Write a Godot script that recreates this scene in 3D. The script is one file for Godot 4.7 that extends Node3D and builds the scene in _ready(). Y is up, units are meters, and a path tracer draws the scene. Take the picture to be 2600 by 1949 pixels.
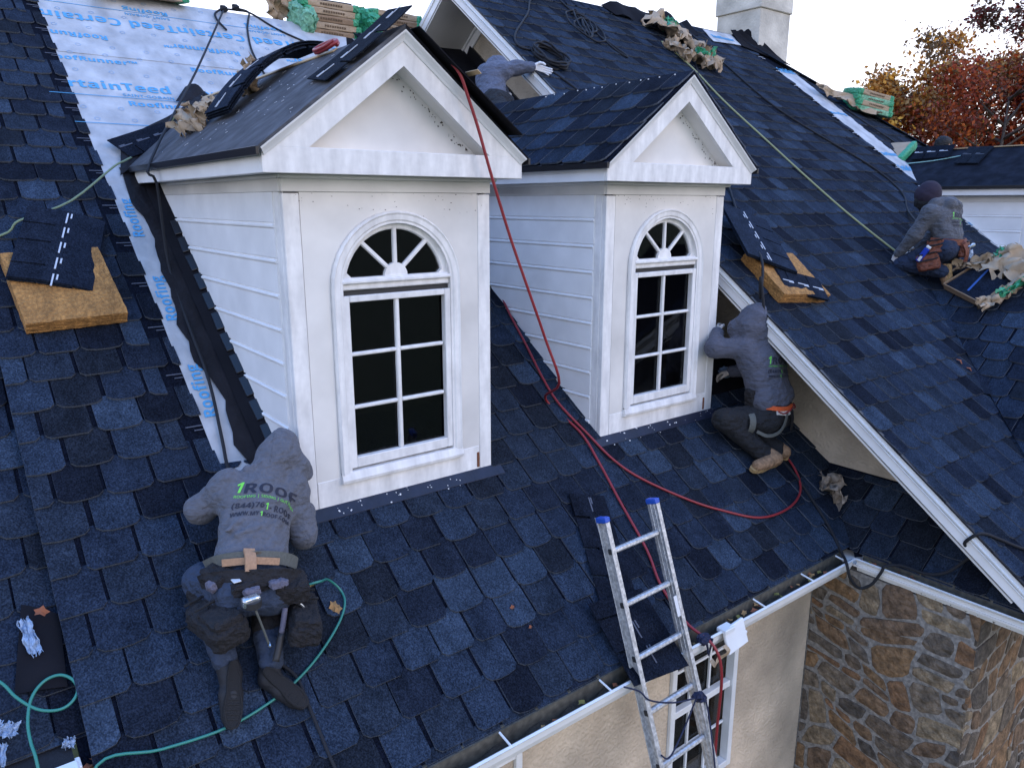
extends Node3D

const TP := 0.7478
const CC := 0.8008
const SS := 0.5989
const EXPO := 0.2035
var rng := RandomNumberGenerator.new()
var cam: Camera3D
var FM: Transform3D      # main slope: x along the eave, y up the slope, z out of the roof
var FW: Transform3D      # wing slope, parallel and higher
var FR: Transform3D      # slope of the right-hand roof, across
var FS: Transform3D      # small slope beside the stone wall
var mt := {}
var tones: Array[StandardMaterial3D] = []
var tx := {}

# ---------------------------------------------------------------- mesh helpers
func sb(smooth := false) -> SurfaceTool:
	var st := SurfaceTool.new()
	st.begin(Mesh.PRIMITIVE_TRIANGLES)
	st.set_smooth_group(0 if smooth else -1)
	return st

func tri(st: SurfaceTool, a: Vector3, b: Vector3, c: Vector3) -> void:
	st.add_vertex(a); st.add_vertex(c); st.add_vertex(b)

func quad(st: SurfaceTool, a: Vector3, b: Vector3, c: Vector3, d: Vector3) -> void:
	tri(st, a, b, c); tri(st, a, c, d)

# a board with chamfered edges: centre, size, turned by bs
func box(st: SurfaceTool, c: Vector3, size: Vector3, ch := 0.0, bs := Basis.IDENTITY) -> void:
	var h := size * 0.5
	ch = minf(ch, minf(h.x, minf(h.y, h.z)) * 0.9)
	var pt := func(i: int, si: float, sj: float, sk: float, cj: float, ck: float) -> Vector3:
		var v := Vector3.ZERO
		v[i] = si * h[i]; v[(i + 1) % 3] = sj * (h[(i + 1) % 3] - cj); v[(i + 2) % 3] = sk * (h[(i + 2) % 3] - ck)
		return c + bs * v
	for i in 3:
		for s in [-1.0, 1.0]:
			var a: Vector3 = pt.call(i, s, -1.0, -1.0, ch, ch)
			var b: Vector3 = pt.call(i, s, 1.0, -1.0, ch, ch)
			var d: Vector3 = pt.call(i, s, 1.0, 1.0, ch, ch)
			var e: Vector3 = pt.call(i, s, -1.0, 1.0, ch, ch)
			if s > 0: quad(st, a, b, d, e)
			else: quad(st, e, d, b, a)
			if ch > 0.0:
				# edge between face i (sign s) and face i+1 (sign q)
				var j := (i + 1) % 3
				for q in [-1.0, 1.0]:
					var f0: Vector3 = pt.call(i, s, q, -1.0, ch, ch)
					var f1: Vector3 = pt.call(i, s, q, 1.0, ch, ch)
					var g0: Vector3 = pt.call(j, q, -1.0, s, ch, ch)
					var g1: Vector3 = pt.call(j, q, 1.0, s, ch, ch)
					if s * q > 0: quad(st, f1, f0, g0, g1)
					else: quad(st, f0, f1, g1, g0)
	if ch > 0.0:
		for x in [-1.0, 1.0]:
			for y in [-1.0, 1.0]:
				for z in [-1.0, 1.0]:
					var a2: Vector3 = pt.call(0, x, y, z, ch, ch)
					var b2: Vector3 = pt.call(1, y, z, x, ch, ch)
					var c2: Vector3 = pt.call(2, z, x, y, ch, ch)
					if x * y * z > 0: tri(st, a2, b2, c2)
					else: tri(st, a2, c2, b2)

# a bar between two points
func bar(st: SurfaceTool, a: Vector3, b: Vector3, w: float, h: float, up := Vector3.UP, ch := 0.0) -> void:
	var z := (b - a).normalized()
	var x := up.cross(z).normalized()
	box(st, (a + b) * 0.5, Vector3(w, h, a.distance_to(b)), ch, Basis(x, z.cross(x), z))

# an outline in the x-y plane of xf, drawn out from z0 to z1
func prism(st: SurfaceTool, pts: PackedVector2Array, z0: float, z1: float, xf := Transform3D.IDENTITY, bottom := true) -> void:
	var p := pts.duplicate()
	if Geometry2D.is_polygon_clockwise(p): p.reverse()
	var ix := Geometry2D.triangulate_polygon(p)
	for k in range(0, ix.size(), 3):
		var a := p[ix[k]]; var b := p[ix[k + 1]]; var c := p[ix[k + 2]]
		if (b - a).cross(c - a) < 0.0:
			var t := b; b = c; c = t
		tri(st, xf * Vector3(a.x, a.y, z1), xf * Vector3(b.x, b.y, z1), xf * Vector3(c.x, c.y, z1))
		if bottom: tri(st, xf * Vector3(a.x, a.y, z0), xf * Vector3(c.x, c.y, z0), xf * Vector3(b.x, b.y, z0))
	for k in p.size():
		var a := p[k]; var b := p[(k + 1) % p.size()]
		quad(st, xf * Vector3(a.x, a.y, z0), xf * Vector3(b.x, b.y, z0), xf * Vector3(b.x, b.y, z1), xf * Vector3(a.x, a.y, z1))

func spline(p: Array, per := 5) -> PackedVector3Array:
	var out := PackedVector3Array()
	for i in p.size() - 1:
		var a: Vector3 = p[maxi(i - 1, 0)]; var b: Vector3 = p[i]; var c: Vector3 = p[i + 1]; var d: Vector3 = p[mini(i + 2, p.size() - 1)]
		for k in per:
			var t := float(k) / per
			out.append(b.cubic_interpolate(c, a, d, t))
	out.append(p[-1])
	return out

func tube(st: SurfaceTool, p: PackedVector3Array, r: float, n := 7, r2 := -1.0) -> void:
	var rings: Array[PackedVector3Array] = []
	var side := Vector3.ZERO
	for i in p.size():
		var d := (p[mini(i + 1, p.size() - 1)] - p[maxi(i - 1, 0)]).normalized()
		if side == Vector3.ZERO: side = d.cross(Vector3.UP if absf(d.y) < 0.9 else Vector3.RIGHT).normalized()
		side = (side - d * side.dot(d)).normalized()
		var other := d.cross(side)
		var rr := r if r2 < 0.0 else lerpf(r, r2, float(i) / maxf(1.0, p.size() - 1))
		var ring := PackedVector3Array()
		for k in n:
			var a := TAU * k / n
			ring.append(p[i] + (side * cos(a) + other * sin(a)) * rr)
		rings.append(ring)
	for i in p.size() - 1:
		for k in n:
			quad(st, rings[i][k], rings[i][(k + 1) % n], rings[i + 1][(k + 1) % n], rings[i + 1][k])
	for k in range(1, n - 1):
		tri(st, rings[0][0], rings[0][k + 1], rings[0][k])
		tri(st, rings[-1][0], rings[-1][k], rings[-1][k + 1])

# a bent sheet with thickness: f(i, j) gives a point, keep(i, j) says whether a cell is there
func slab(st: SurfaceTool, nx: int, ny: int, th: float, f: Callable, keep = null, crisp := false) -> void:
	var p := PackedVector3Array(); var nn := PackedVector3Array()
	for j in ny + 1:
		for i in nx + 1: p.append(f.call(i, j))
	var w := nx + 1
	for j in ny + 1:
		for i in w:
			var dx := p[j * w + mini(i + 1, nx)] - p[j * w + maxi(i - 1, 0)]
			var dy := p[mini(j + 1, ny) * w + i] - p[maxi(j - 1, 0) * w + i]
			nn.append(dx.cross(dy).normalized() * th * 0.5)
	var has := func(i: int, j: int) -> bool:
		return i >= 0 and j >= 0 and i < nx and j < ny and (keep == null or keep.call(i, j))
	for j in ny:
		for i in nx:
			if not has.call(i, j): continue
			var k := [j * w + i, j * w + i + 1, (j + 1) * w + i + 1, (j + 1) * w + i]
			st.set_smooth_group(-1 if crisp else 1)
			quad(st, p[k[0]] + nn[k[0]], p[k[1]] + nn[k[1]], p[k[2]] + nn[k[2]], p[k[3]] + nn[k[3]])
			st.set_smooth_group(-1 if crisp else 2)
			quad(st, p[k[3]] - nn[k[3]], p[k[2]] - nn[k[2]], p[k[1]] - nn[k[1]], p[k[0]] - nn[k[0]])
			st.set_smooth_group(-1)
			var nb := [[i, j - 1], [i + 1, j], [i, j + 1], [i - 1, j]]
			for e in 4:
				if not has.call(nb[e][0], nb[e][1]):
					var a: int = k[e]; var b: int = k[(e + 1) % 4]
					quad(st, p[a] - nn[a], p[b] - nn[b], p[b] + nn[b], p[a] + nn[a])

# a sheet spanned by four corners on a frame (x, t), height from h(u, v)
func sheet4(st: SurfaceTool, fr: Transform3D, c: Array, nx: int, ny: int, th: float, h: Callable, keep = null, crisp := false) -> void:
	slab(st, nx, ny, th, func(i: int, j: int) -> Vector3:
		var u := float(i) / nx; var v := float(j) / ny
		var a: Vector2 = c[0].lerp(c[1], u).lerp(c[3].lerp(c[2], u), v)
		return fr * Vector3(a.x, a.y, h.call(u, v)), keep, crisp)

# ---------------------------------------------------------------- node helpers
func emit(st: SurfaceTool, nm: String, m: Material, par: Node = self, xf := Transform3D.IDENTITY) -> MeshInstance3D:
	st.generate_normals()
	return put(st.commit(), nm, m, par, xf)

func put(mesh: Mesh, nm: String, m: Material, par: Node = self, xf := Transform3D.IDENTITY) -> MeshInstance3D:
	var o := MeshInstance3D.new()
	o.name = nm
	o.mesh = mesh
	if m: o.material_override = m
	o.transform = xf
	par.add_child(o, true)
	return o

func tag(o: Node, label: String, cat: String, grp := "", kind := "") -> Node:
	o.set_meta("label", label); o.set_meta("category", cat)
	if grp != "": o.set_meta("group", grp)
	if kind != "": o.set_meta("kind", kind)
	return o

func thing(nm: String, label: String, cat: String, at := Vector3.ZERO, grp := "", kind := "") -> Node3D:
	var o := Node3D.new()
	o.name = nm; o.position = at
	add_child(o, true)
	tag(o, label, cat, grp, kind)
	return o

# ---------------------------------------------------------------- materials
func ntex(key: String, sd: int, fq: float, lo: float, hi: float, oct := 4, kind := FastNoiseLite.TYPE_SIMPLEX_SMOOTH, side := 256) -> NoiseTexture2D:
	if tx.has(key): return tx[key]
	var n := FastNoiseLite.new()
	n.seed = sd; n.frequency = fq; n.noise_type = kind; n.fractal_octaves = oct
	if oct == 1: n.fractal_type = FastNoiseLite.FRACTAL_NONE
	var t := NoiseTexture2D.new()
	t.width = side; t.height = side; t.seamless = true; t.noise = n
	var g := Gradient.new()
	g.set_color(0, Color(lo, lo, lo)); g.set_color(1, Color(hi, hi, hi))
	t.color_ramp = g
	tx[key] = t
	return t

func nrm(key: String, sd: int, fq: float, strength: float, kind := FastNoiseLite.TYPE_SIMPLEX_SMOOTH, side := 256) -> NoiseTexture2D:
	if tx.has(key): return tx[key]
	var n := FastNoiseLite.new()
	n.seed = sd; n.frequency = fq; n.noise_type = kind; n.fractal_octaves = 4
	var t := NoiseTexture2D.new()
	t.width = side; t.height = side; t.seamless = true; t.noise = n; t.as_normal_map = true; t.bump_strength = strength
	tx[key] = t
	return t

# col is a linear base colour; tex a grey pattern between lo and hi that it is multiplied with
func pm(nm: String, col: Vector3, rough: float, tex: Texture2D = null, sc := 1.0, mean := 0.8, bump: Texture2D = null, bs := 0.5, det: Texture2D = null, dsc := 1.0, world := true) -> StandardMaterial3D:
	var m := StandardMaterial3D.new()
	m.resource_name = nm
	var c := col
	if tex: c /= pow(mean, 2.2)
	if det: c /= pow(0.85, 2.2)
	m.albedo_color = Color(c.x, c.y, c.z).linear_to_srgb()
	m.roughness = rough
	m.uv1_triplanar = true; m.uv1_world_triplanar = world
	m.uv1_scale = Vector3.ONE * sc
	m.uv1_triplanar_sharpness = 4.0
	if tex: m.albedo_texture = tex
	if bump:
		m.normal_enabled = true; m.normal_texture = bump; m.normal_scale = bs
	if det:
		m.detail_enabled = true; m.detail_blend_mode = BaseMaterial3D.BLEND_MODE_MUL
		m.detail_albedo = det; m.detail_uv_layer = BaseMaterial3D.DETAIL_UV_2
		m.uv2_triplanar = true; m.uv2_world_triplanar = world; m.uv2_scale = Vector3.ONE * dsc
	mt[nm] = m
	return m

func materials() -> void:
	var gran := ntex("gran", 3, 0.42, 0.36, 1.0, 2, FastNoiseLite.TYPE_VALUE, 512)
	var cloud := ntex("cloud", 5, 0.012, 0.72, 0.98, 5)
	var mottle := ntex("mottle", 9, 0.03, 0.62, 0.98, 4)
	var grime := ntex("grime", 17, 0.02, 0.90, 0.97, 5)
	var fine := ntex("fine", 21, 0.2, 0.8, 1.0, 3)
	var grainN := nrm("grainN", 4, 0.35, 6.0, FastNoiseLite.TYPE_VALUE, 512)
	var softN := nrm("softN", 7, 0.03, 5.0)
	var stucN := nrm("stucN", 8, 0.16, 5.0)
	# shingle tones: black granules with slate-blue and grey blends
	var base := [Vector3(0.010, 0.013, 0.021), Vector3(0.014, 0.019, 0.031), Vector3(0.018, 0.026, 0.043), Vector3(0.023, 0.034, 0.055), Vector3(0.031, 0.046, 0.072), Vector3(0.014, 0.018, 0.026), Vector3(0.020, 0.028, 0.043)]
	for i in base.size():
		var t := pm("shingle_%d" % i, base[i], 0.9, gran, 1.0, 0.68, grainN, 0.5, cloud, 1.6)
		t.uv2_scale = Vector3(1.9, 2.6, 2.6)
		t.metallic_specular = 0.12
		tones.append(t)
	pm("shingle_edge", Vector3(0.085, 0.098, 0.122), 0.95, gran, 2.0, 0.68).metallic_specular = 0.1
	pm("shingle_under", Vector3(0.007, 0.009, 0.016), 0.9, gran, 1.0, 0.68, grainN, 0.4).metallic_specular = 0.1
	pm("deck", Vector3(0.012, 0.014, 0.02), 0.95, gran, 2.0, 0.74)
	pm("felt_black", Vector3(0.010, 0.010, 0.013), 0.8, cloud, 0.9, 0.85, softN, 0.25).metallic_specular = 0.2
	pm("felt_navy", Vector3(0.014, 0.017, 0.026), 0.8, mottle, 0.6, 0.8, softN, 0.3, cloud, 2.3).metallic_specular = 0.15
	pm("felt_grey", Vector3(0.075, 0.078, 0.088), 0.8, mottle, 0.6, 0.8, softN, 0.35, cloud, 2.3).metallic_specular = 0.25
	pm("membrane", Vector3(0.015, 0.014, 0.017), 0.6, cloud, 1.5, 0.85, softN, 0.5).metallic_specular = 0.25
	pm("drip_edge", Vector3(0.008, 0.008, 0.011), 0.35)
	pm("flashing", Vector3(0.012, 0.016, 0.034), 0.45, cloud, 2.0, 0.85, softN, 0.2)
	pm("white_paint", Vector3(0.79, 0.78, 0.765), 0.6, ntex("streak", 35, 0.02, 0.84, 0.985, 5), 1.0, 0.93, softN, 0.05, ntex("speck", 31, 0.06, 0.83, 0.87, 5), 1.1).uv1_scale = Vector3(2.0, 0.45, 2.0)
	pm("white_siding", Vector3(0.80, 0.80, 0.80), 0.55, grime, 0.5, 0.93, softN, 0.05)
	pm("white_metal", Vector3(0.74, 0.75, 0.75), 0.4, grime, 0.8, 0.93)
	pm("gutter_inside", Vector3(0.075, 0.07, 0.055), 0.8, mottle, 2.0, 0.8)
	pm("stained_white", Vector3(0.72, 0.70, 0.665), 0.7, ntex("stain", 33, 0.014, 0.82, 0.97, 5), 0.35, 0.91, softN, 0.08)
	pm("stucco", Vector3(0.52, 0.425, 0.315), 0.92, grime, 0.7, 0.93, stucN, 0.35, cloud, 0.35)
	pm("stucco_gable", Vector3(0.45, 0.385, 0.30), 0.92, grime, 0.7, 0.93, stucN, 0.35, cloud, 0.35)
	pm("stucco_chimney", Vector3(0.53, 0.50, 0.435), 0.92, grime, 0.5, 0.93, stucN, 0.12, cloud, 0.5)
	pm("underlay", Vector3(0.41, 0.42, 0.435), 0.7, grime, 0.7, 0.93, softN, 0.3, cloud, 1.3)
	pm("print_blue", Vector3(0.08, 0.32, 0.58), 0.7, fine, 3.0, 0.9)
	pm("print_faint", Vector3(0.22, 0.36, 0.55), 0.7)
	pm("print_white", Vector3(0.52, 0.55, 0.60), 0.8, fine, 2.0, 0.9)
	pm("print_dim", Vector3(0.085, 0.095, 0.125), 0.8, fine, 2.0, 0.9)
	pm("dark_room", Vector3(0.006, 0.006, 0.007), 0.9)
	pm("rot_wood", Vector3(0.16, 0.06, 0.03), 0.9, mottle, 9.0, 0.8)
	pm("raw_wood", Vector3(0.50, 0.36, 0.21), 0.8, grime, 2.0, 0.93)
	pm("foam", Vector3(0.36, 0.175, 0.05), 0.95, mottle, 5.0, 0.8, nrm("foamN", 12, 0.06, 14.0, FastNoiseLite.TYPE_CELLULAR), 0.9, cloud, 3.0)
	pm("kraft", Vector3(0.40, 0.30, 0.20), 0.85, tx.grime, 1.5, 0.93, softN, 0.5)
	pm("kraft_dark", Vector3(0.27, 0.18, 0.11), 0.85, tx.grime, 1.5, 0.93, softN, 0.5)
	pm("kraft_print", Vector3(0.12, 0.075, 0.04), 0.85)
	pm("wrap_green", Vector3(0.04, 0.30, 0.15), 0.5, mottle, 3.0, 0.8, softN, 0.8)
	pm("wrap_green_pale", Vector3(0.16, 0.38, 0.24), 0.5, mottle, 3.0, 0.8, softN, 0.8)
	pm("wrap_blue", Vector3(0.03, 0.10, 0.34), 0.5)
	pm("paper_grey", Vector3(0.30, 0.25, 0.20), 0.9, mottle, 3.0, 0.8)
	pm("plastic_film", Vector3(0.24, 0.32, 0.44), 0.35, mottle, 5.0, 0.8, softN, 0.8)
	pm("rope_black", Vector3(0.008, 0.009, 0.013), 0.8)
	pm("rope_green", Vector3(0.19, 0.25, 0.15), 0.85, fine, 12.0, 0.9)
	pm("rope_yellow", Vector3(0.30, 0.31, 0.15), 0.85, fine, 12.0, 0.9)
	pm("rope_blue", Vector3(0.01, 0.015, 0.045), 0.8)
	pm("string_mint", Vector3(0.32, 0.55, 0.52), 0.7)
	pm("hose_red", Vector3(0.25, 0.022, 0.028), 0.42)
	pm("hose_teal", Vector3(0.03, 0.20, 0.155), 0.4)
	pm("brass", Vector3(0.42, 0.30, 0.13), 0.4).metallic = 0.8
	var al := pm("aluminium", Vector3(0.52, 0.525, 0.53), 0.45, ntex("brushed", 41, 0.05, 0.66, 0.98, 4), 2.5, 0.83, softN, 0.12)
	al.metallic = 0.55
	pm("dark_cap", Vector3(0.02, 0.02, 0.022), 0.6)
	pm("cap_blue", Vector3(0.015, 0.075, 0.42), 0.45)
	pm("steel", Vector3(0.55, 0.57, 0.60), 0.25).metallic = 0.9
	pm("label_white", Vector3(0.66, 0.66, 0.66), 0.6)
	pm("mortar", Vector3(0.23, 0.215, 0.195), 0.95, mottle, 3.0, 0.8, stucN, 0.5)
	pm("soil", Vector3(0.035, 0.026, 0.018), 0.95, mottle, 6.0, 0.8)
	pm("grass", Vector3(0.06, 0.075, 0.025), 0.95, mottle, 0.5, 0.8)
	pm("bark", Vector3(0.085, 0.07, 0.06), 0.95, mottle, 1.0, 0.8)
	var gl := StandardMaterial3D.new()
	gl.resource_name = "glass"
	gl.transparency = BaseMaterial3D.TRANSPARENCY_ALPHA
	gl.albedo_color = Color(0.02, 0.022, 0.028, 0.4); gl.roughness = 0.03; gl.metallic_specular = 0.38
	mt["glass"] = gl

# ---------------------------------------------------------------- lettering
func lettering(text: String, w: float, h: float, m: Material, par: Node, xf: Transform3D, bold := true, nm := "print") -> MeshInstance3D:
	var t := text_mesh(text, bold)
	var ab := t.get_aabb()
	var sx := w / ab.size.x; var sy := h / ab.size.y
	var c := ab.get_center()
	var loc := Transform3D(Basis(Vector3(sx, 0, 0), Vector3(0, sy, 0), Vector3(0, 0, 1)), Vector3(-c.x * sx, -c.y * sy, 0))
	return put(t, nm, m, par, xf * loc)

# the same, cut off where x in the frame fr is below limit (print that runs on under what covers the sheet)
func lettering_cut(text: String, w: float, h: float, m: Material, par: Node, fr: Transform3D, at: Transform3D, bold: bool, limit: float) -> void:
	var t := text_mesh(text, bold)
	var ab := t.get_aabb()
	var c := ab.get_center()
	var loc := at * Transform3D(Basis(Vector3(w / ab.size.x, 0, 0), Vector3(0, h / ab.size.y, 0), Vector3(0, 0, 1)), Vector3(-c.x * w / ab.size.x, -c.y * h / ab.size.y, 0))
	var arr := t.surface_get_arrays(0)
	var vv: PackedVector3Array = arr[Mesh.ARRAY_VERTEX]
	var ii: PackedInt32Array = arr[Mesh.ARRAY_INDEX] if arr[Mesh.ARRAY_INDEX] != null else PackedInt32Array(range(vv.size()))
	var st := sb()
	var any := false
	for k in range(0, ii.size(), 3):
		var p := loc * vv[ii[k]]; var q := loc * vv[ii[k + 1]]; var r := loc * vv[ii[k + 2]]
		if (p.x + q.x + r.x) / 3.0 > limit:
			st.add_vertex(fr * p); st.add_vertex(fr * q); st.add_vertex(fr * r); any = true
	if any: emit(st, "print", m, par)

func text_mesh(text: String, bold: bool) -> TextMesh:
	var f := SystemFont.new()
	f.font_names = PackedStringArray(["Droid Sans"])
	if bold: f.font_weight = 700
	var t := TextMesh.new()
	t.text = text; t.font = f; t.font_size = 64; t.pixel_size = 0.01; t.depth = 0.002; t.curve_step = 2.0
	return t

# ---------------------------------------------------------------- camera, sky, light
func world() -> void:
	cam = Camera3D.new(); cam.name = "camera"
	cam.fov = 54.13; cam.near = 0.05; cam.far = 900.0
	cam.position = Vector3(-1.466, -0.064, 3.770); cam.rotation = Vector3(-0.23607, -0.66013, 0.0)
	add_child(cam); cam.current = true
	var sky := ProceduralSkyMaterial.new()
	sky.sky_top_color = Color(0.42, 0.63, 0.93); sky.sky_horizon_color = Color(1.0, 0.98, 0.965)
	sky.sky_curve = 0.36; sky.sky_energy_multiplier = 1.25
	sky.ground_bottom_color = Color(0.12, 0.10, 0.08); sky.ground_horizon_color = Color(0.35, 0.32, 0.3)
	var s := Sky.new(); s.sky_material = sky
	var env := Environment.new()
	env.background_mode = Environment.BG_SKY; env.sky = s
	env.ambient_light_source = Environment.AMBIENT_SOURCE_DISABLED
	env.tonemap_mode = Environment.TONE_MAPPER_LINEAR; env.tonemap_exposure = 1.36
	env.sdfgi_enabled = true; env.ssao_enabled = true; env.ssil_enabled = true
	var we := WorldEnvironment.new(); we.name = "world_environment"; we.environment = env
	add_child(we)
	var sun := DirectionalLight3D.new(); sun.name = "sun"
	sun.light_color = Color(1.0, 0.90, 0.84); sun.light_energy = 0.17; sun.light_angular_distance = 30.0
	sun.shadow_enabled = true
	sun.sky_mode = DirectionalLight3D.SKY_MODE_LIGHT_ONLY
	sun.look_at_from_position(Vector3.ZERO, -Vector3(0.35, 0.45, 0.85))
	add_child(sun)

func frames() -> void:
	var b := Basis(Vector3(1, 0, 0), Vector3(0, SS, -CC), Vector3(0, CC, SS))
	FM = Transform3D(b, Vector3(0, -1.746, 0))
	FW = Transform3D(b, Vector3(0, -0.635, 0))
	var r := Basis(Vector3(0, 0, 1), Vector3(CC, SS, 0), Vector3(-SS, CC, 0))
	FR = Transform3D(r, Vector3(5.53, -1.65, 0))
	FS = Transform3D(r, Vector3(3.83, -2.617, 0))

# where a point falls in the frame: x, y from -1 to 1
func on_screen(p: Vector3) -> Vector3:
	var q := cam.transform.affine_inverse() * p
	if q.z > -0.1: return Vector3(9, 9, 0)
	var f := 1.0 / tan(deg_to_rad(54.13) * 0.5)
	return Vector3(q.x / -q.z * f / 1.335, q.y / -q.z * f, -q.z)

# ---------------------------------------------------------------- shingles
func tab_outline(x0: float, x1: float, tb: float, kind: int, top: float) -> PackedVector2Array:
	var c := minf(0.03, (x1 - x0) * 0.22)
	var p := PackedVector2Array()
	p.append(Vector2(x0, tb + c * 0.9)); p.append(Vector2(x0 + c * 0.85, tb + 0.003))
	if kind == 1:
		p.append(Vector2(lerpf(x0, x1, 0.35), tb - 0.006)); p.append(Vector2(lerpf(x0, x1, 0.62), tb - 0.005))
	p.append(Vector2(x1 - c * 0.8, tb + 0.004)); p.append(Vector2(x1, tb + c * 0.95))
	p.append(Vector2(x1, top)); p.append(Vector2(x0, top))
	return p

func tab_h(t: float, tb: float) -> float:
	return lerpf(0.021, 0.004, clampf((t - tb) / 0.25, 0.0, 1.0))

func add_tab(top: SurfaceTool, edge: SurfaceTool, p: PackedVector2Array, tb: float, fr: Transform3D) -> void:
	if Geometry2D.is_polygon_clockwise(p): p.reverse()
	var ix := Geometry2D.triangulate_polygon(p)
	var v := PackedVector3Array(); var d := PackedVector3Array()
	for q in p:
		var h := tab_h(q.y, tb)
		v.append(fr * Vector3(q.x, q.y, h)); d.append(fr * Vector3(q.x, q.y, h - 0.012))
	for k in range(0, ix.size(), 3):
		tri(top, v[ix[k]], v[ix[k + 1]], v[ix[k + 2]])
	for k in p.size():
		var e := (k + 1) % p.size()
		quad(edge, d[k], d[e], v[e], v[k])

# covers region (x, t) on frame fr; the nearest whole shingles are pieces of their own, the rest one mesh
func shingles(par: Node, fr: Transform3D, region: PackedVector2Array, t_first: float, single: int, wide: Vector2, gap: float, sd: int, x_from := -999.0, notch := Vector2.ZERO) -> void:
	rng.seed = sd
	if Geometry2D.is_polygon_clockwise(region): region.reverse()
	var lo := Vector2(999, 999); var hi := -lo
	for q in region:
		lo = lo.min(q); hi = hi.max(q)
	var whole := []; var cut := []
	var row := int(floor((lo.y - t_first) / EXPO)) - 1
	while t_first + row * EXPO < hi.y:
		var tb := t_first + row * EXPO
		var x := maxf(lo.x, x_from) - rng.randf() * 0.03
		if row % 2: x -= 0.09
		while x < hi.x:
			var w := rng.randf_range(wide.x, wide.y)
			var kind := 1 if rng.randf() < 0.45 else 0
			var tone: int = [0, 1, 2, 2, 3, 3, 4, 5, 6, 6][rng.randi() % 10]
			var dt := rng.randf_range(-0.004, 0.004)
			var p := tab_outline(x, x + w, tb + dt, kind, tb + 0.25)
			var c := fr * Vector3(x + w * 0.5, tb + 0.1, 0.02)
			var sc := on_screen(c)
			if absf(sc.x) < 1.3 and absf(sc.y) < 1.3:
				var inside := true
				for q in p:
					if not Geometry2D.is_point_in_polygon(q, region): inside = false
				if notch != Vector2.ZERO and row % 2 == 0 and tb > notch.y and x + w > notch.x - 0.13 and x < notch.x + 0.1:
					inside = false
					var left := PackedVector2Array([Vector2(-9, tb - 1), Vector2(notch.x - 0.13, tb - 1), Vector2(notch.x - 0.13, tb + 1), Vector2(-9, tb + 1)])
					var got := Geometry2D.intersect_polygons(p, left)
					p = got[0] if got.size() > 0 else PackedVector2Array()
				if inside: whole.append([sc.z, x, w, tb + dt, kind, tone, p])
				else:
					for r in Geometry2D.intersect_polygons(p, region):
						if r.size() > 2: cut.append([r, tb + dt, tone])
			x += w + gap * rng.randf_range(0.6, 1.3)
		row += 1
	whole.sort_custom(func(a, b): return a[0] < b[0])
	var shapes := {}
	for i in whole.size():
		var s = whole[i]
		if i < single:
			var wq := snappedf(s[2], 0.02)
			var key := "%.2f/%d" % [wq, s[4]]
			if not shapes.has(key):
				var top := sb(); var edge := sb()
				add_tab(top, edge, tab_outline(-wq * 0.5, wq * 0.5, 0.0, s[4], 0.25), 0.0, Transform3D.IDENTITY)
				top.generate_normals(); edge.generate_normals()
				var me: ArrayMesh = top.commit()
				edge.commit(me)
				me.surface_set_material(1, mt.shingle_edge)
				shapes[key] = me
			var xf := fr * Transform3D(Basis(Vector3.BACK, rng.randfn(0.0, 0.006)) * Basis(Vector3.RIGHT, rng.randf_range(-0.004, 0.012)), Vector3(s[1] + s[2] * 0.5, s[3], 0.0))
			var o := put(shapes[key], "shingle", null, par, xf)
			o.set_surface_override_material(0, tones[s[5]])
		else: cut.append([s[6], s[3], s[5]])
	if cut.is_empty(): return
	var mesh := ArrayMesh.new()
	var edges := sb()
	var n := 0
	for k in tones.size():
		var top := sb(); var any := false
		for c in cut:
			if c[2] == k:
				add_tab(top, edges, c[0], c[1], fr); any = true
		if any:
			top.generate_normals(); top.commit(mesh)
			mesh.surface_set_material(n, tones[k]); n += 1
	edges.generate_normals(); edges.commit(mesh)
	mesh.surface_set_material(n, mt.shingle_edge)
	var rest := put(mesh, "shingle_field", null, par)
	rest.set_meta("kind", "stuff")

func roof_deck(nm: String, label: String, fr: Transform3D, outline: PackedVector2Array, m: Material, th := 0.06) -> MeshInstance3D:
	var st := sb()
	prism(st, outline, -th, 0.0, fr)
	var o := emit(st, nm, m)
	tag(o, label, "roof", "", "structure")
	return o

func dashes(par: Node, fr: Transform3D, items: Array, m: Material, h := 0.012) -> void:
	var st := sb()
	for d in items: box(st, Vector3(d[0], d[1], h), Vector3(d[2], d[3], 0.003))
	emit(st, "printed_marks", m, par, fr)

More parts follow.
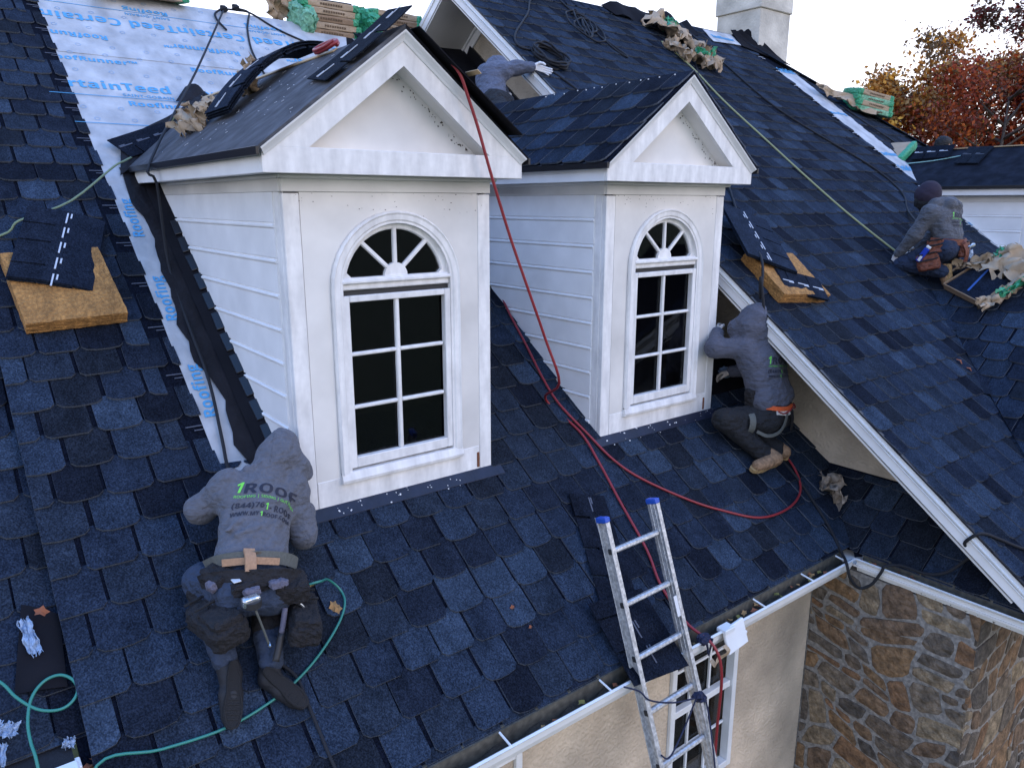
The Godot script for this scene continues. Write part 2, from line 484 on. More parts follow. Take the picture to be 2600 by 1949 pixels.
func roofs() -> void:
	var V := func(a: Array) -> PackedVector2Array:
		var p := PackedVector2Array()
		for k in range(0, a.size(), 2): p.append(Vector2(a[k], a[k + 1]))
		return p
	# main slope
	var main := roof_deck("main_roof", "large slate blue shingled roof slope below both white dormers", FM, V.call([-1.19, -1.454, 4.4, -1.454, 4.4, 6.06, -1.19, 6.06]), mt.shingle_under)
	shingles(main, FM, V.call([-1.215, -1.46, 3.84, -1.46, 4.40, -0.77, 4.40, 0.16, 3.57, 0.16, 3.57, -0.075, 2.276, -0.075, 2.276, 3.2, 1.285, 3.2, 1.285, -0.075, 0.0, -0.075, -0.05, 0.42, -0.325, 0.44, -0.325, 6.04, -1.215, 6.04]), -0.216, 300, Vector2(0.19, 0.228), 0.019, 11, -999.0, Vector2(-0.325, 0.5))
	var marks := []
	for k in range(2, 29, 2):
		var t := -0.216 + EXPO * k + 0.13
		marks.append([-0.385, t, 0.09, 0.006]); marks.append([-0.365, t - 0.03, 0.05, 0.006])
	dashes(main, FM, marks, mt.print_dim, 0.016)
	# back of the main roof
	var st := sb()
	quad(st, Vector3(-3.4, 1.86, -4.86), Vector3(4.4, 1.86, -4.86), Vector3(4.4, -1.4, -9.2), Vector3(-3.4, -1.4, -9.2))
	box(st, Vector3(0.5, 1.84, -4.90), Vector3(7.8, 0.06, 0.14))
	tag(emit(st, "back_roof", mt.deck), "rear slope of the main roof beyond the ridge", "roof", "", "structure")
	# lower slope to the left
	var low := roof_deck("lower_roof", "darker lower roof slope beyond the shingle step, above the cream corner", FM * Transform3D(Basis.IDENTITY, Vector3(0, 0, -0.06)), V.call([-3.4, -0.70, -1.2, -0.70, -1.2, 6.06, -3.4, 6.06]), mt.shingle_under)
	shingles(low, FM * Transform3D(Basis.IDENTITY, Vector3(0, 0, -0.06)), V.call([-2.6, -0.72, -1.195, -0.72, -1.195, 3.0, -2.6, 3.0]), -0.305, 60, Vector2(0.175, 0.235), 0.019, 12)
	# a narrow run of shingles in the valley between that slope and the main one, down to the eave
	st = sb()
	box(st, Vector3(-1.215, -1.10, -0.075), Vector3(0.07, 0.80, 0.03))
	emit(st, "valley_strip", mt.shingle_under, low, FM)
	# wing
	var wing := roof_deck("wing_roof", "high slate blue shingled roof slope rising behind the second dormer", FW, V.call([3.73, -3.05, 4.30, -3.05, 6.6, -0.36, 7.3, -1.3, 12.6, -1.3, 12.6, 0.0, 9.05, 5.2, 3.73, 5.2]), mt.shingle_under)
	shingles(wing, FW, V.call([3.70, -3.08, 4.44, -3.08, 6.64, -0.38, 7.3, -1.2, 9.17, -1.2, 9.17, 5.19, 3.70, 5.19]), -0.457, 300, Vector2(0.165, 0.215), 0.012, 13, 3.72, Vector2(9.17, 0.4))
	shingles(wing, FW, V.call([9.60, 0.4, 12.3, 0.4, 9.62, 4.42]), -0.457, 40, Vector2(0.165, 0.215), 0.012, 14)
	marks = []
	for k in range(4, 26, 2):
		var t := -0.457 + EXPO * k + 0.13
		marks.append([9.10, t, 0.12, 0.008]); marks.append([9.14, t - 0.04, 0.07, 0.008])
	for k in [[9.30, 4.75], [9.62, 4.2]]:
		marks.append([k[0], k[1], 0.11, 0.008]); marks.append([k[0] + 0.03, k[1] - 0.035, 0.08, 0.008])
	dashes(wing, FW, marks, mt.print_white, 0.02)
	# ridge and hip caps
	rng.seed = 40
	st = sb()
	for k in 34:
		var x := 3.72 + k * 0.158
		prism(st, PackedVector2Array([Vector2(-0.13, -0.085), Vector2(0, 0.012), Vector2(0.13, -0.085), Vector2(0.13, -0.095), Vector2(0, 0.0), Vector2(-0.13, -0.095)]), 0, 0.20, Transform3D(Basis(Vector3(0, 0, -1), Vector3(0.04, 1, 0), Vector3(1, 0, 0)), Vector3(x, 2.492, -4.165)))
	emit(st, "ridge_cap", tones[2], wing)
	st = sb()
	for k in 30:
		var u := k / 30.0
		var a := FW * Vector3(lerpf(9.05, 12.6, u), lerpf(5.2, 0.0, u), 0.012)
		var b := FW * Vector3(lerpf(9.05, 12.6, u + 0.042), lerpf(5.2, 0.0, u + 0.042), 0.012)
		bar(st, a, b, 0.22, 0.012, Vector3(0.25, 0.85, 0.3))
	emit(st, "hip_cap", tones[3], wing)
	st = sb()
	quad(st, Vector3(3.73, 2.475, -4.17), Vector3(9.05, 2.475, -4.17), Vector3(11.0, -0.6, -8.3), Vector3(3.73, -0.6, -8.3))
	tri(st, Vector3(9.05, 2.475, -4.17), FW * Vector3(12.6, -1.2, -0.01), Vector3(12.9, -0.9, -8.3))
	tri(st, Vector3(9.05, 2.475, -4.17), Vector3(12.9, -0.9, -8.3), Vector3(11.0, -0.6, -8.3))
	tag(emit(st, "wing_back_roof", mt.deck), "rear and end slopes of the high wing roof", "roof", "", "structure")
	# right-hand roof with courses running towards the viewer
	var cross := roof_deck("cross_roof", "shingled slope meeting the wing roof in a rounded valley beside the open package", FR, V.call([3.05, -2.0, 3.6, -2.0, 3.6, 1.72, 0.0, 1.72]), mt.shingle_under)
	shingles(cross, FR, V.call([3.03, -2.0, 3.6, -2.0, 3.6, 1.71, -0.02, 1.71]), -0.205, 110, Vector2(0.165, 0.23), 0.017, 15)
	st = sb()
	quad(st, Vector3(6.9, -0.63, 0.0), Vector3(6.9, -0.63, 3.6), Vector3(8.9, -2.12, 3.6), Vector3(8.9, -2.12, 0.0))
	emit(st, "far_slope", mt.deck, cross)
	# rounded weave in the valley: shingles turned half-way across it
	rng.seed = 44
	st = sb()
	for k in 12:
		var x := 4.42 + k * 0.185
		var z := 1.357 - (x - 5.53)
		var y := -1.65 + TP * (x - 5.53)
		var dirv := Vector3(0.7, 0.52, -0.7).normalized()
		var nn := Vector3(-0.36, 0.86, 0.36).normalized()
		var xx := dirv.cross(nn).normalized()
		var f := Transform3D(Basis(xx, dirv, nn), Vector3(x, y, z) + nn * 0.012 + Vector3(rng.randf_range(-0.03, 0.03), 0, rng.randf_range(-0.03, 0.03)))
		var s2 := sb()
		sheet4(s2, f, [Vector2(-0.13, 0), Vector2(0.13, 0), Vector2(0.13, 0.33), Vector2(-0.13, 0.33)], 6, 2, 0.007, func(u, v): return 0.006 + 0.06 * pow(absf(u - 0.5) * 1.6, 2.0) - 0.012 * v, func(i, j): return not (j == 0 and (i == 0 or i == 5)))
		emit(s2, "valley_shingle", tones[rng.randi() % 4], cross)
	# small slope beside the stone wall
	var small := roof_deck("small_roof", "small shaded shingled slope between the stone wall gutter and the cream gable wall", FS, V.call([0.4, 0.0, 3.1, 0.0, 3.1, 0.70, 0.4, 0.70]), mt.shingle_under)
	shingles(small, FS, V.call([1.19, -0.03, 3.05, -0.03, 3.05, 0.66, 0.62, 0.66]), -0.02, 60, Vector2(0.19, 0.25), 0.017, 16)
	# felt where the old roof is still bare beside the second dormer and behind the first
	st = sb()
	prism(st, V.call([3.575, 0.13, 4.37, 0.13, 4.37, 1.6, 3.575, 1.6]), 0.008, 0.020, FM)
	tag(emit(st, "black_felt", mt.felt_black), "black felt on the roof between the second dormer and the cream gable wall", "roofing felt")
	st = sb()
	sheet4(st, FM, [Vector2(1.6, 2.9), Vector2(4.36, 2.9), Vector2(4.36, 5.98), Vector2(2.75, 5.98)], 12, 10, 0.008, func(u, v): return 0.018 + 0.012 * sin(u * 9.0 + v * 4.0))
	tag(emit(st, "black_felt", mt.felt_black), "black felt covering the main slope behind the first dormer, up to its ridge", "roofing felt")
	rng.seed = 8
	var run := thing("step_flashing", "row of black step flashing against the upper cream gable wall", "flashing")
	for k in 11:
		st = sb()
		box(st, Vector3(4.365, 3.0 + k * 0.27, 0.07), Vector3(0.03, 0.26, 0.14), 0.003, Basis(Vector3.BACK, 0.05))
		emit(st, "flashing_piece", mt.drip_edge, run, FM)

# ---------------------------------------------------------------- dormers
# a moulding: profile (outwards, height) carried along an open path in the x-y plane
func trim(st: SurfaceTool, path: PackedVector2Array, prof: PackedVector2Array) -> void:
	var rows: Array[PackedVector3Array] = []
	for i in path.size():
		var a := path[maxi(i - 1, 0)]; var b := path[mini(i + 1, path.size() - 1)]
		var d0 := (path[i] - a).normalized() if i > 0 else (b - path[i]).normalized()
		var d1 := (b - path[i]).normalized() if i < path.size() - 1 else d0
		var n := (Vector2(-d0.y, d0.x) + Vector2(-d1.y, d1.x)).normalized()
		n /= maxf(0.4, n.dot(Vector2(-d1.y, d1.x)))
		var r := PackedVector3Array()
		for q in prof: r.append(Vector3(path[i].x + n.x * q.x, path[i].y + n.y * q.x, q.y))
		rows.append(r)
	for i in path.size() - 1:
		for k in prof.size() - 1:
			quad(st, rows[i][k], rows[i][k + 1], rows[i + 1][k + 1], rows[i + 1][k])
	for k in range(1, prof.size() - 1):
		tri(st, rows[0][0], rows[0][k + 1], rows[0][k]); tri(st, rows[-1][0], rows[-1][k], rows[-1][k + 1])

func arch(cx: float, cy: float, r: float, y0: float, n := 20) -> PackedVector2Array:
	var p := PackedVector2Array()
	p.append(Vector2(cx + r, y0))
	for k in n + 1: p.append(Vector2(cx + r * cos(PI * k / n), cy + r * sin(PI * k / n)))
	p.append(Vector2(cx - r, y0))
	return p

func window_arched(par: Node) -> void:
	var cx := 0.6425; var cy := -0.515
	var st := sb()
	var casing := PackedVector2Array([Vector2(-0.066, 0.002), Vector2(-0.066, 0.018), Vector2(-0.056, 0.030), Vector2(-0.046, 0.024), Vector2(-0.02, 0.022), Vector2(-0.012, 0.016), Vector2(0.0, 0.016), Vector2(0.0, -0.05)])
	trim(st, arch(cx, cy, 0.345, -1.56), casing)
	trim(st, PackedVector2Array([Vector2(cx - 0.411, -1.55), Vector2(cx + 0.411, -1.55)]), PackedVector2Array([Vector2(0.0, -0.03), Vector2(0.0, 0.020), Vector2(-0.045, 0.034), Vector2(-0.062, 0.030), Vector2(-0.068, 0.002)]))
	var win := emit(st, "window", mt.white_paint, par)
	# frame of the fanlight
	st = sb()
	trim(st, arch(cx, cy, 0.312, -0.46), PackedVector2Array([Vector2(-0.034, -0.05), Vector2(-0.034, -0.012), Vector2(-0.006, -0.016), Vector2(0.0, -0.024), Vector2(0.0, -0.05)]))
	box(st, Vector3(cx, -0.492, -0.022), Vector3(0.688, 0.066, 0.05), 0.006)
	box(st, Vector3(cx, -0.480, 0.006), Vector3(0.70, 0.022, 0.03), 0.006)
	emit(st, "fanlight_frame", mt.white_paint, win)
	st = sb()
	var hub := arch(cx, -0.462, 0.074, -0.464, 12)
	prism(st, hub, -0.045, -0.016)
	emit(st, "hub", mt.white_paint, win)
	for a in [45.0, 90.0, 135.0]:
		st = sb()
		var d := Vector3(cos(deg_to_rad(a)), sin(deg_to_rad(a)), 0)
		var end := 0.31
		bar(st, Vector3(cx, -0.462, -0.03) + d * 0.07, Vector3(cx, -0.478, -0.03) + d * end, 0.024, 0.026, Vector3.BACK, 0.005)
		emit(st, "muntin", mt.white_paint, win)
	for k in 4:
		var p := PackedVector2Array()
		p.append(Vector2(cx, -0.462))
		for q in 7:
			var an := PI * (k + q / 6.0) / 4.0
			p.append(Vector2(cx + 0.325 * cos(an), maxf(-0.462, cy + 0.325 * sin(an))))
		if k == 0: p[1].y = -0.462
		st = sb()
		prism(st, p, -0.040, -0.036)
		emit(st, "pane", mt.glass, win)
	# lower sash
	st = sb()
	for b in [[0.3155, 0.04, -0.555, -1.537], [0.9695, 0.04, -0.555, -1.537]]:
		box(st, Vector3(b[0], (b[2] + b[3]) * 0.5, -0.012), Vector3(b[1], b[2] - b[3], 0.045), 0.004)
	box(st, Vector3(cx, -0.5725, -0.0122), Vector3(0.613, 0.035, 0.045), 0.004)
	box(st, Vector3(cx, -1.5065, -0.0122), Vector3(0.613, 0.061, 0.045), 0.004)
	emit(st, "sash", mt.white_paint, win)
	st = sb(); box(st, Vector3(cx, -0.541, -0.03), Vector3(0.69, 0.024, 0.03)); emit(st, "sash_gap", mt.dark_cap, win)
	st = sb(); box(st, Vector3(cx - 0.01, -1.032, -0.012), Vector3(0.027, 0.888, 0.028), 0.006); emit(st, "muntin", mt.white_paint, win)
	for y in [-0.881, -1.184]:
		for sx in [-1, 1]:
			st = sb(); box(st, Vector3(cx - 0.01 + sx * 0.160, y, -0.0125), Vector3(0.293, 0.022, 0.027), 0.006); emit(st, "muntin", mt.white_paint, win)
	for r in 3:
		for c in 2:
			st = sb()
			box(st, Vector3(cx - 0.01 + (c - 0.5) * 0.305, -0.735 - r * 0.302, -0.026), Vector3(0.29, 0.292, 0.004))
			emit(st, "pane", mt.glass, win)

# bot: height of the roof at the front wall, yb: how far the wall goes down
func dormer(at: Vector3, label: String, yb: float, window: bool, felt: bool, side_to: float, rise := 1.0) -> Node3D:
	var d := thing("dormer", label, "dormer", at)
	var W := 1.285; var oz := 0.143; var ox := 0.14
	var back := func(y: float) -> float: return -(y - yb) / TP
	# front board with the window opening
	var st := sb()
	if window:
		var p := arch(0.6425, -0.515, 0.36, -1.58)
		p.append(Vector2(0.09, -1.58)); p.append(Vector2(0.09, -0.008)); p.append(Vector2(W - 0.09, -0.008)); p.append(Vector2(W - 0.09, -1.58))
		prism(st, p, -0.03, 0.0)
	else:
		box(st, Vector3(W / 2, (yb - 0.008) / 2 + 0.02, -0.015), Vector3(W - 0.18, -yb, 0.03))
	emit(st, "front_board", mt.stained_white if window else mt.white_paint, d)
	st = sb()
	box(st, Vector3(W / 2, (yb - 1.579) / 2 if window else yb + 0.06, -0.0125), Vector3(W - 0.181, (-1.579 - yb) if window else 0.12, 0.03), 0.003)
	emit(st, "apron_board", mt.white_paint, d)
	for s in [0, 1]:
		st = sb()
		box(st, Vector3(0.043 if s == 0 else W - 0.043, (yb - 0.012) / 2, -0.017), Vector3(0.090, -yb - 0.016, 0.04), 0.004)
		box(st, Vector3(0.010 if s == 0 else W - 0.010, (yb - 0.012) / 2 + 0.015, -0.075), Vector3(0.028, -yb + 0.01, 0.075), 0.004)
		emit(st, "corner_board", mt.white_paint, d)
	if window:
		st = sb()
		box(st, Vector3(W - 0.103, yb + 0.075, 0.003), Vector3(0.018, 0.10, 0.012), 0.003)
		emit(st, "rotten_patch", mt.rot_wood, d).set_meta("label", "rotten brown wood at the foot of the corner board")
	# frieze, soffit, box cornice
	st = sb()
	box(st, Vector3(W / 2, 0.036, -0.006), Vector3(W + 0.008, 0.086, 0.03), 0.003)
	for s in [0, 1]: box(st, Vector3(-0.002 if s == 0 else W + 0.002, 0.036, (back.call(0.0) - 0.02) / 2), Vector3(0.02, 0.086, -back.call(0.0)), 0.003)
	emit(st, "frieze", mt.stained_white, d)
	st = sb()
	box(st, Vector3(W / 2, 0.069, 0.025), Vector3(W + 0.06, 0.022, 0.035), 0.006)
	for s in [0, 1]: box(st, Vector3(-0.022 if s == 0 else W + 0.022, 0.069, -1.0), Vector3(0.03, 0.022, 2.05), 0.006)
	emit(st, "bed_mould", mt.stained_white, d)
	var ze: float = side_to
	st = sb()
	box(st, Vector3(W / 2, 0.086, 0.0), Vector3(W + 2 * ox - 0.04, 0.012, 2 * oz - 0.04))
	for s in [0, 1]: box(st, Vector3(-ox / 2 if s == 0 else W + ox / 2, 0.0862, (ze - 0.1) / 2), Vector3(ox - 0.02, 0.012, -ze - 0.1))
	emit(st, "soffit", mt.stained_white, d)
	st = sb()
	box(st, Vector3(W / 2, 0.139, oz - 0.012), Vector3(W + 2 * ox, 0.124, 0.024), 0.003)
	emit(st, "fascia", mt.white_paint, d)
	for s in [0, 1]:
		st = sb()
		box(st, Vector3(-ox + 0.011 if s == 0 else W + ox - 0.011, 0.1375, (ze + oz - 0.026) / 2), Vector3(0.022, 0.122, oz - 0.026 - ze), 0.003)
		emit(st, "fascia", mt.white_siding, d)
	# pediment
	var ap := 0.77
	for s in ([-1.0, 1.0] if rise == 1.0 else []):
		st = sb()
		var x := 0.6425
		prism(st, PackedVector2Array([Vector2(x, ap), Vector2(x + s * 0.7825, 0.2005), Vector2(x + s * 0.545, 0.2005), Vector2(x + s * 0.01, 0.618), Vector2(x, 0.626)]), oz - 0.030, oz - 0.001)
		emit(st, "rake_board", mt.white_paint, d)
		st = sb()
		var a := Vector2(x + s * 0.796, 0.190); var b := Vector2(x, 0.797)
		if s > 0: trim(st, PackedVector2Array([b, a]), PackedVector2Array([Vector2(-0.042, oz - 0.03), Vector2(-0.042, oz + 0.004), Vector2(-0.030, oz + 0.010), Vector2(-0.018, oz + 0.020), Vector2(-0.008, oz + 0.030), Vector2(0.0, oz + 0.032), Vector2(0.004, oz - 0.03)]))
		else: trim(st, PackedVector2Array([a, b]), PackedVector2Array([Vector2(-0.042, oz - 0.03), Vector2(-0.042, oz + 0.004), Vector2(-0.030, oz + 0.010), Vector2(-0.018, oz + 0.020), Vector2(-0.008, oz + 0.030), Vector2(0.0, oz + 0.032), Vector2(0.004, oz - 0.03)]))
		emit(st, "crown_mould", mt.white_metal, d)
		# lining of the recess
		st = sb()
		bar(st, Vector3(x + s * 0.55, 0.204, oz - 0.085), Vector3(x, 0.634, oz - 0.085), 0.11, 0.012, Vector3(s * 0.6, 0.8, 0))
		emit(st, "recess_lining", mt.stained_white, d)
	st = sb()
	prism(st, PackedVector2Array([Vector2(0.06, 0.19), Vector2(1.225, 0.19), Vector2(0.6425, 0.19 + 0.47 * rise)]), oz - 0.16, oz - 0.125)
	emit(st, "tympanum", mt.stained_white, d)
	st = sb()
	box(st, Vector3(W / 2, 0.196, oz - 0.075), Vector3(1.12, 0.012, 0.10), 0.0, Basis(Vector3.RIGHT, 0.12))
	emit(st, "recess_ledge", mt.stained_white, d)
	# roof slopes
	for s in [-1.0, 1.0]:
		st = sb()
		var zb: float = -(0.80 - yb) / TP - 0.1
		var o := PackedVector2Array([Vector2(0, 0.170 + 0.63 * rise), Vector2(s * 0.815, 0.170), Vector2(s * 0.815, 0.192), Vector2(0, 0.192 + 0.63 * rise)])
		prism(st, o, zb, oz + 0.03, Transform3D(Basis.IDENTITY, Vector3(0.6425, 0, 0)))
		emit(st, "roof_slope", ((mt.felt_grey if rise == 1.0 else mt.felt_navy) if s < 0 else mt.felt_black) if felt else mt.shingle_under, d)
		st = sb()
		box(st, Vector3(0.6425 + s * 0.812, 0.176, (side_to + oz + 0.035) / 2), Vector3(0.016, 0.040, oz + 0.035 - side_to), 0.002)
		emit(st, "drip_edge", mt.drip_edge, d)
	# side walls of bevelled boards, each with a bead along its foot
	var prof := PackedVector2Array([Vector2(0.0, 0.0), Vector2(0.015, 0.0), Vector2(0.019, 0.006), Vector2(0.019, 0.013), Vector2(0.015, 0.018), Vector2(0.004, 0.021), Vector2(0.004, 0.026), Vector2(0.012, 0.031), Vector2(0.012, 0.181), Vector2(0.0, 0.181)])
	var n := int(ceil(-yb / 0.182))
	for k in n:
		var y0 := -0.007 - 0.182 * (k + 1)
		for s in [0, 1]:
			var top := y0 + 0.182
			var zb2 := minf(-0.2, -(top - yb) / TP - 0.05)
			if y0 < yb: zb2 = maxf(zb2, -(top - yb) / TP - 0.02)
			st = sb()
			var pp := prof
			prism(st, pp, zb2, -0.105, Transform3D(Basis(Vector3(-1 if s == 0 else 1, 0, 0), Vector3(0, 1, 0), Vector3(0, 0, 1)), Vector3(0.0 if s == 0 else W, y0, 0)))
			emit(st, "siding_board", mt.white_siding, d)
	# inside, so that no light leaks in
	st = sb()
	for s in [0, 1]:
		prism(st, PackedVector2Array([Vector2(-0.04, 0.07), Vector2(back.call(0.07), 0.07), Vector2(-0.04, yb)]), 0.0, 0.01, Transform3D(Basis(Vector3(0, 0, 1), Vector3(0, 1, 0), Vector3(-1, 0, 0)), Vector3(0.02 if s == 0 else W - 0.01, 0, 0)))
	box(st, Vector3(W / 2, yb / 2, -0.50), Vector3(W - 0.06, -yb + 0.1, 0.02))
	box(st, Vector3(W / 2, 0.06, -1.2), Vector3(W - 0.04, 0.012, 2.3))
	emit(st, "inner_lining", mt.dark_room, d)
	return d

func dormers() -> void:
	var d1 := dormer(Vector3.ZERO, "largest white dormer with grey felt on its roof and an arched window", -1.746, true, true, -2.48)
	window_arched(d1)
	var d2 := dormer(Vector3(2.276, 0, 0), "second white dormer with a newly shingled roof and an arched window", -1.746, true, false, -2.48)
	window_arched(d2)
	var d3 := dormer(Vector3(9.25, -0.045, 0.28), "third white dormer at the far end of the wing roof, black felt on top", -0.80, false, true, -1.12, 0.8)
	# mildew specks in the recess of both pediments and under the eaves
	for q in [[d1, 151], [d2, 152]]:
		rng.seed = q[1]
		var sp := sb()
		for k in 46:
			var u := pow(rng.randf(), 0.8)
			var r := rng.randf_range(0.0015, 0.006)
			var x := lerpf(0.66, 1.17, u) - absf(rng.randfn(0.0, 0.03))
			box(sp, Vector3(x, lerpf(0.61, 0.215, u) - absf(rng.randfn(0.0, 0.018)), 0.0195), Vector3(r * rng.randf_range(0.6, 2.2), r, 0.003), 0.0, Basis(Vector3.BACK, -0.6 + rng.randfn(0.0, 0.4)))
		for k in 40:
			var r2 := rng.randf_range(0.001, 0.0035)
			box(sp, Vector3(rng.randf_range(0.03, 1.25), -0.012 - pow(rng.randf(), 2.0) * 0.14, 0.0105 if k % 7 == 0 else 0.004), Vector3(r2 * 1.6, r2, 0.003))
		var o := emit(sp, "mildew_specks", mt.soil, q[0])
		o.set_meta("kind", "stuff")
	# shingles of the second dormer
	var L := Transform3D(Basis(Vector3(0, 0, 1), Vector3(0.791, 0.6115, 0), Vector3(-0.6115, 0.791, 0)), Vector3(0.6425, 0.824, 0))
	var R := Transform3D(Basis(Vector3(0, 0, -1), Vector3(-0.791, 0.6115, 0), Vector3(0.6115, 0.791, 0)), Vector3(0.6425, 0.824, 0))
	shingles_on(d2, L, -3.3, 0.17, 21)
	shingles_on(d2, R, -0.17, 3.3, 22)
	# nails along the bare ridge of the second dormer
	var st := sb()
	for k in 13: box(st, L * Vector3(0.03 - k * 0.115 + 0.03 * sin(k * 5.0), -0.035 + 0.008 * sin(k * 3.0), 0.011), Vector3(0.009, 0.009, 0.009), 0.002)
	emit(st, "nail_heads", mt.label_white, d2).set_meta("kind", "stuff")
	# bare wood along the ridge of the first
	st = sb()
	box(st, L * Vector3(-1.9, -0.03, 0.004), Vector3(2.6, 0.035, 0.006), 0.0, L.basis)
	emit(st, "ridge_board", mt.raw_wood, d1)
	st = sb()
	box(st, Vector3(0.6425, 0.704, -1.0), Vector3(0.05, 0.012, 2.3), 0.002)
	emit(st, "ridge_board", mt.raw_wood, d3)
	# flashing apron at the foot of the two windows
	for x in [0.0, 2.276]:
		st = sb()
		box(st, Vector3(x + 0.6425, -0.035, 0.012), Vector3(1.42, 0.085, 0.006), 0.002)
		var f := emit(st, "apron_flashing", mt.flashing, self, FM)
		tag(f, "dark blue flashing with paint drips along the foot of the %s dormer" % ("largest" if x == 0.0 else "second"), "flashing")
		rng.seed = 71 + int(x)
		st = sb()
		for k in 26:
			var w := rng.randf_range(0.003, 0.011)
			box(st, Vector3(x + rng.randf_range(0.0, 1.3), -rng.randf_range(0.0, 0.09), 0.0165), Vector3(w * rng.randf_range(0.7, 2.0), w, 0.003), 0.001, Basis(Vector3.BACK, rng.randf() * 3.0))
		emit(st, "paint_drips", mt.label_white, f, Transform3D.IDENTITY).set_meta("kind", "stuff")

func shingles_on(d: Node3D, fr: Transform3D, x0: float, x1: float, sd: int) -> void:
	rng.seed = sd
	for row in 5:
		var tb := -1.035 + row * EXPO
		var x := x0 - rng.randf() * 0.1
		while x < x1:
			var w := rng.randf_range(0.18, 0.26)
			var a := maxf(x, x0); var b := minf(x + w, x1)
			if b - a > 0.05:
				var top := sb(); var edge := sb()
				add_tab(top, edge, tab_outline(a, b, tb, rng.randi() % 2, minf(tb + 0.25, 0.0)), tb, fr)
				top.generate_normals(); edge.generate_normals()
				var me: ArrayMesh = top.commit(); edge.commit(me)
				me.surface_set_material(0, tones[rng.randi() % tones.size()]); me.surface_set_material(1, mt.shingle_edge)
				put(me, "shingle", null, d)
			x += w + 0.012

# ---------------------------------------------------------------- gable wing, walls, chimney, gutters
func stone_field(par: Node, fr: Transform3D, w: float, h: float, sd: int, limit: int) -> void:
	# irregular fieldstones: a jittered grid of cells whose outlines are shrunk towards a mortar joint
	rng.seed = sd
	var cols := [Vector3(0.17, 0.105, 0.058), Vector3(0.20, 0.120, 0.060), Vector3(0.14, 0.090, 0.055), Vector3(0.20, 0.15, 0.095), Vector3(0.115, 0.092, 0.070), Vector3(0.23, 0.175, 0.11), Vector3(0.125, 0.092, 0.064), Vector3(0.155, 0.120, 0.085), Vector3(0.175, 0.096, 0.048), Vector3(0.080, 0.066, 0.054)]
	var ms := []
	for i in cols.size():
		var key := "stone_%d" % i
		if not mt.has(key): pm(key, cols[i], 0.9, ntex("stone_a", 51, 0.025, 0.55, 0.98, 5), 1.6, 0.77, nrm("stoneN", 52, 0.03, 9.0), 0.8, ntex("stone_b", 53, 0.09, 0.74, 0.96, 4), 2.6)
		ms.append(mt[key])
	# rows of uneven height cut into pieces, some pieces split again; sides wander
	var polys: Array[PackedVector2Array] = []
	var y := 0.0
	var wob := func(x: float, yy: float) -> Vector2:
		return Vector2(x + 0.05 * sin(yy * 9.0 + x * 3.0 + sd), yy + 0.055 * sin(x * 5.3 + yy * 2.0 + sd) + 0.02 * sin(x * 13.0 + yy * 5.0))
	while y < h:
		var rh := rng.randf_range(0.15, 0.30)
		var x := -0.1 - rng.randf() * 0.2
		while x < w + 0.1:
			var pw := rng.randf_range(0.15, 0.42)
			if rng.randf() < 0.25: pw *= 0.6
			var cells := [[x, y, x + pw, y + rh]]
			if rh > 0.18 and rng.randf() < 0.42:
				var f := rng.randf_range(0.35, 0.68)
				if pw > 0.24 and rng.randf() < 0.6:
					var g := rng.randf_range(0.4, 0.6)
					cells = [[x, y, x + pw, y + rh * f], [x, y + rh * f, x + pw * g, y + rh], [x + pw * g, y + rh * f, x + pw, y + rh]]
				else: cells = [[x, y, x + pw, y + rh * f], [x, y + rh * f, x + pw, y + rh]]
			for c in cells:
				var g := rng.randf_range(0.010, 0.017)
				var cx: float = minf(0.06, (c[2] - c[0]) * 0.30); var cy: float = minf(0.045, (c[3] - c[1]) * 0.28)
				var r := func() -> float: return rng.randf_range(0.1, 0.95)
				var p := PackedVector2Array()
				for q in [[c[0] + g, c[1] + g + cy * r.call()], [c[0] + g + cx * r.call(), c[1] + g], [(c[0] + c[2]) * 0.5, c[1] + g - 0.006 * r.call()], [c[2] - g - cx * r.call(), c[1] + g], [c[2] - g, c[1] + g + cy * r.call()], [c[2] - g + 0.006 * r.call(), (c[1] + c[3]) * 0.5], [c[2] - g, c[3] - g - cy * r.call()], [c[2] - g - cx * r.call(), c[3] - g], [c[0] + g + cx * r.call(), c[3] - g], [c[0] + g, c[3] - g - cy * r.call()]]:
					p.append(wob.call(q[0], q[1]))
				polys.append(p)
			x += pw
		y += rh
	var frame := PackedVector2Array([Vector2(0.002, 0), Vector2(w - 0.002, 0), Vector2(w - 0.002, h), Vector2(0.002, h)])
	var n := 0
	for p in polys:
		for q in Geometry2D.intersect_polygons(p, frame):
			if q.size() < 4 or n > limit: continue
			var c := Vector2.ZERO
			for v in q: c += v / q.size()
			var sc := on_screen(fr * Vector3(c.x, c.y, 0))
			if absf(sc.x) > 1.25 or absf(sc.y) > 1.3: continue
			if Geometry2D.is_polygon_clockwise(q): q.reverse()
			var d := rng.randf_range(0.004, 0.014)
			var st := sb()
			var ce := fr * Vector3(c.x, c.y, d + 0.006)
			var tilt := Vector2(rng.randf_range(-0.03, 0.03), rng.randf_range(-0.03, 0.03))
			for k in q.size():
				var a := q[k]; var b := q[(k + 1) % q.size()]
				var ai := a.lerp(c, 0.06); var bi := b.lerp(c, 0.06)
				var az := fr * Vector3(ai.x, ai.y, d + (ai - c).dot(tilt)); var bz := fr * Vector3(bi.x, bi.y, d + (bi - c).dot(tilt))
				var a0 := fr * Vector3(a.x, a.y, -0.01); var b0 := fr * Vector3(b.x, b.y, -0.01)
				var a1 := fr * Vector3(a.x, a.y, d * 0.45); var b1 := fr * Vector3(b.x, b.y, d * 0.45)
				quad(st, a0, b0, b1, a1); quad(st, a1, b1, bz, az); tri(st, az, bz, ce)
			emit(st, "stone", ms[rng.randi() % ms.size()], par)
			n += 1

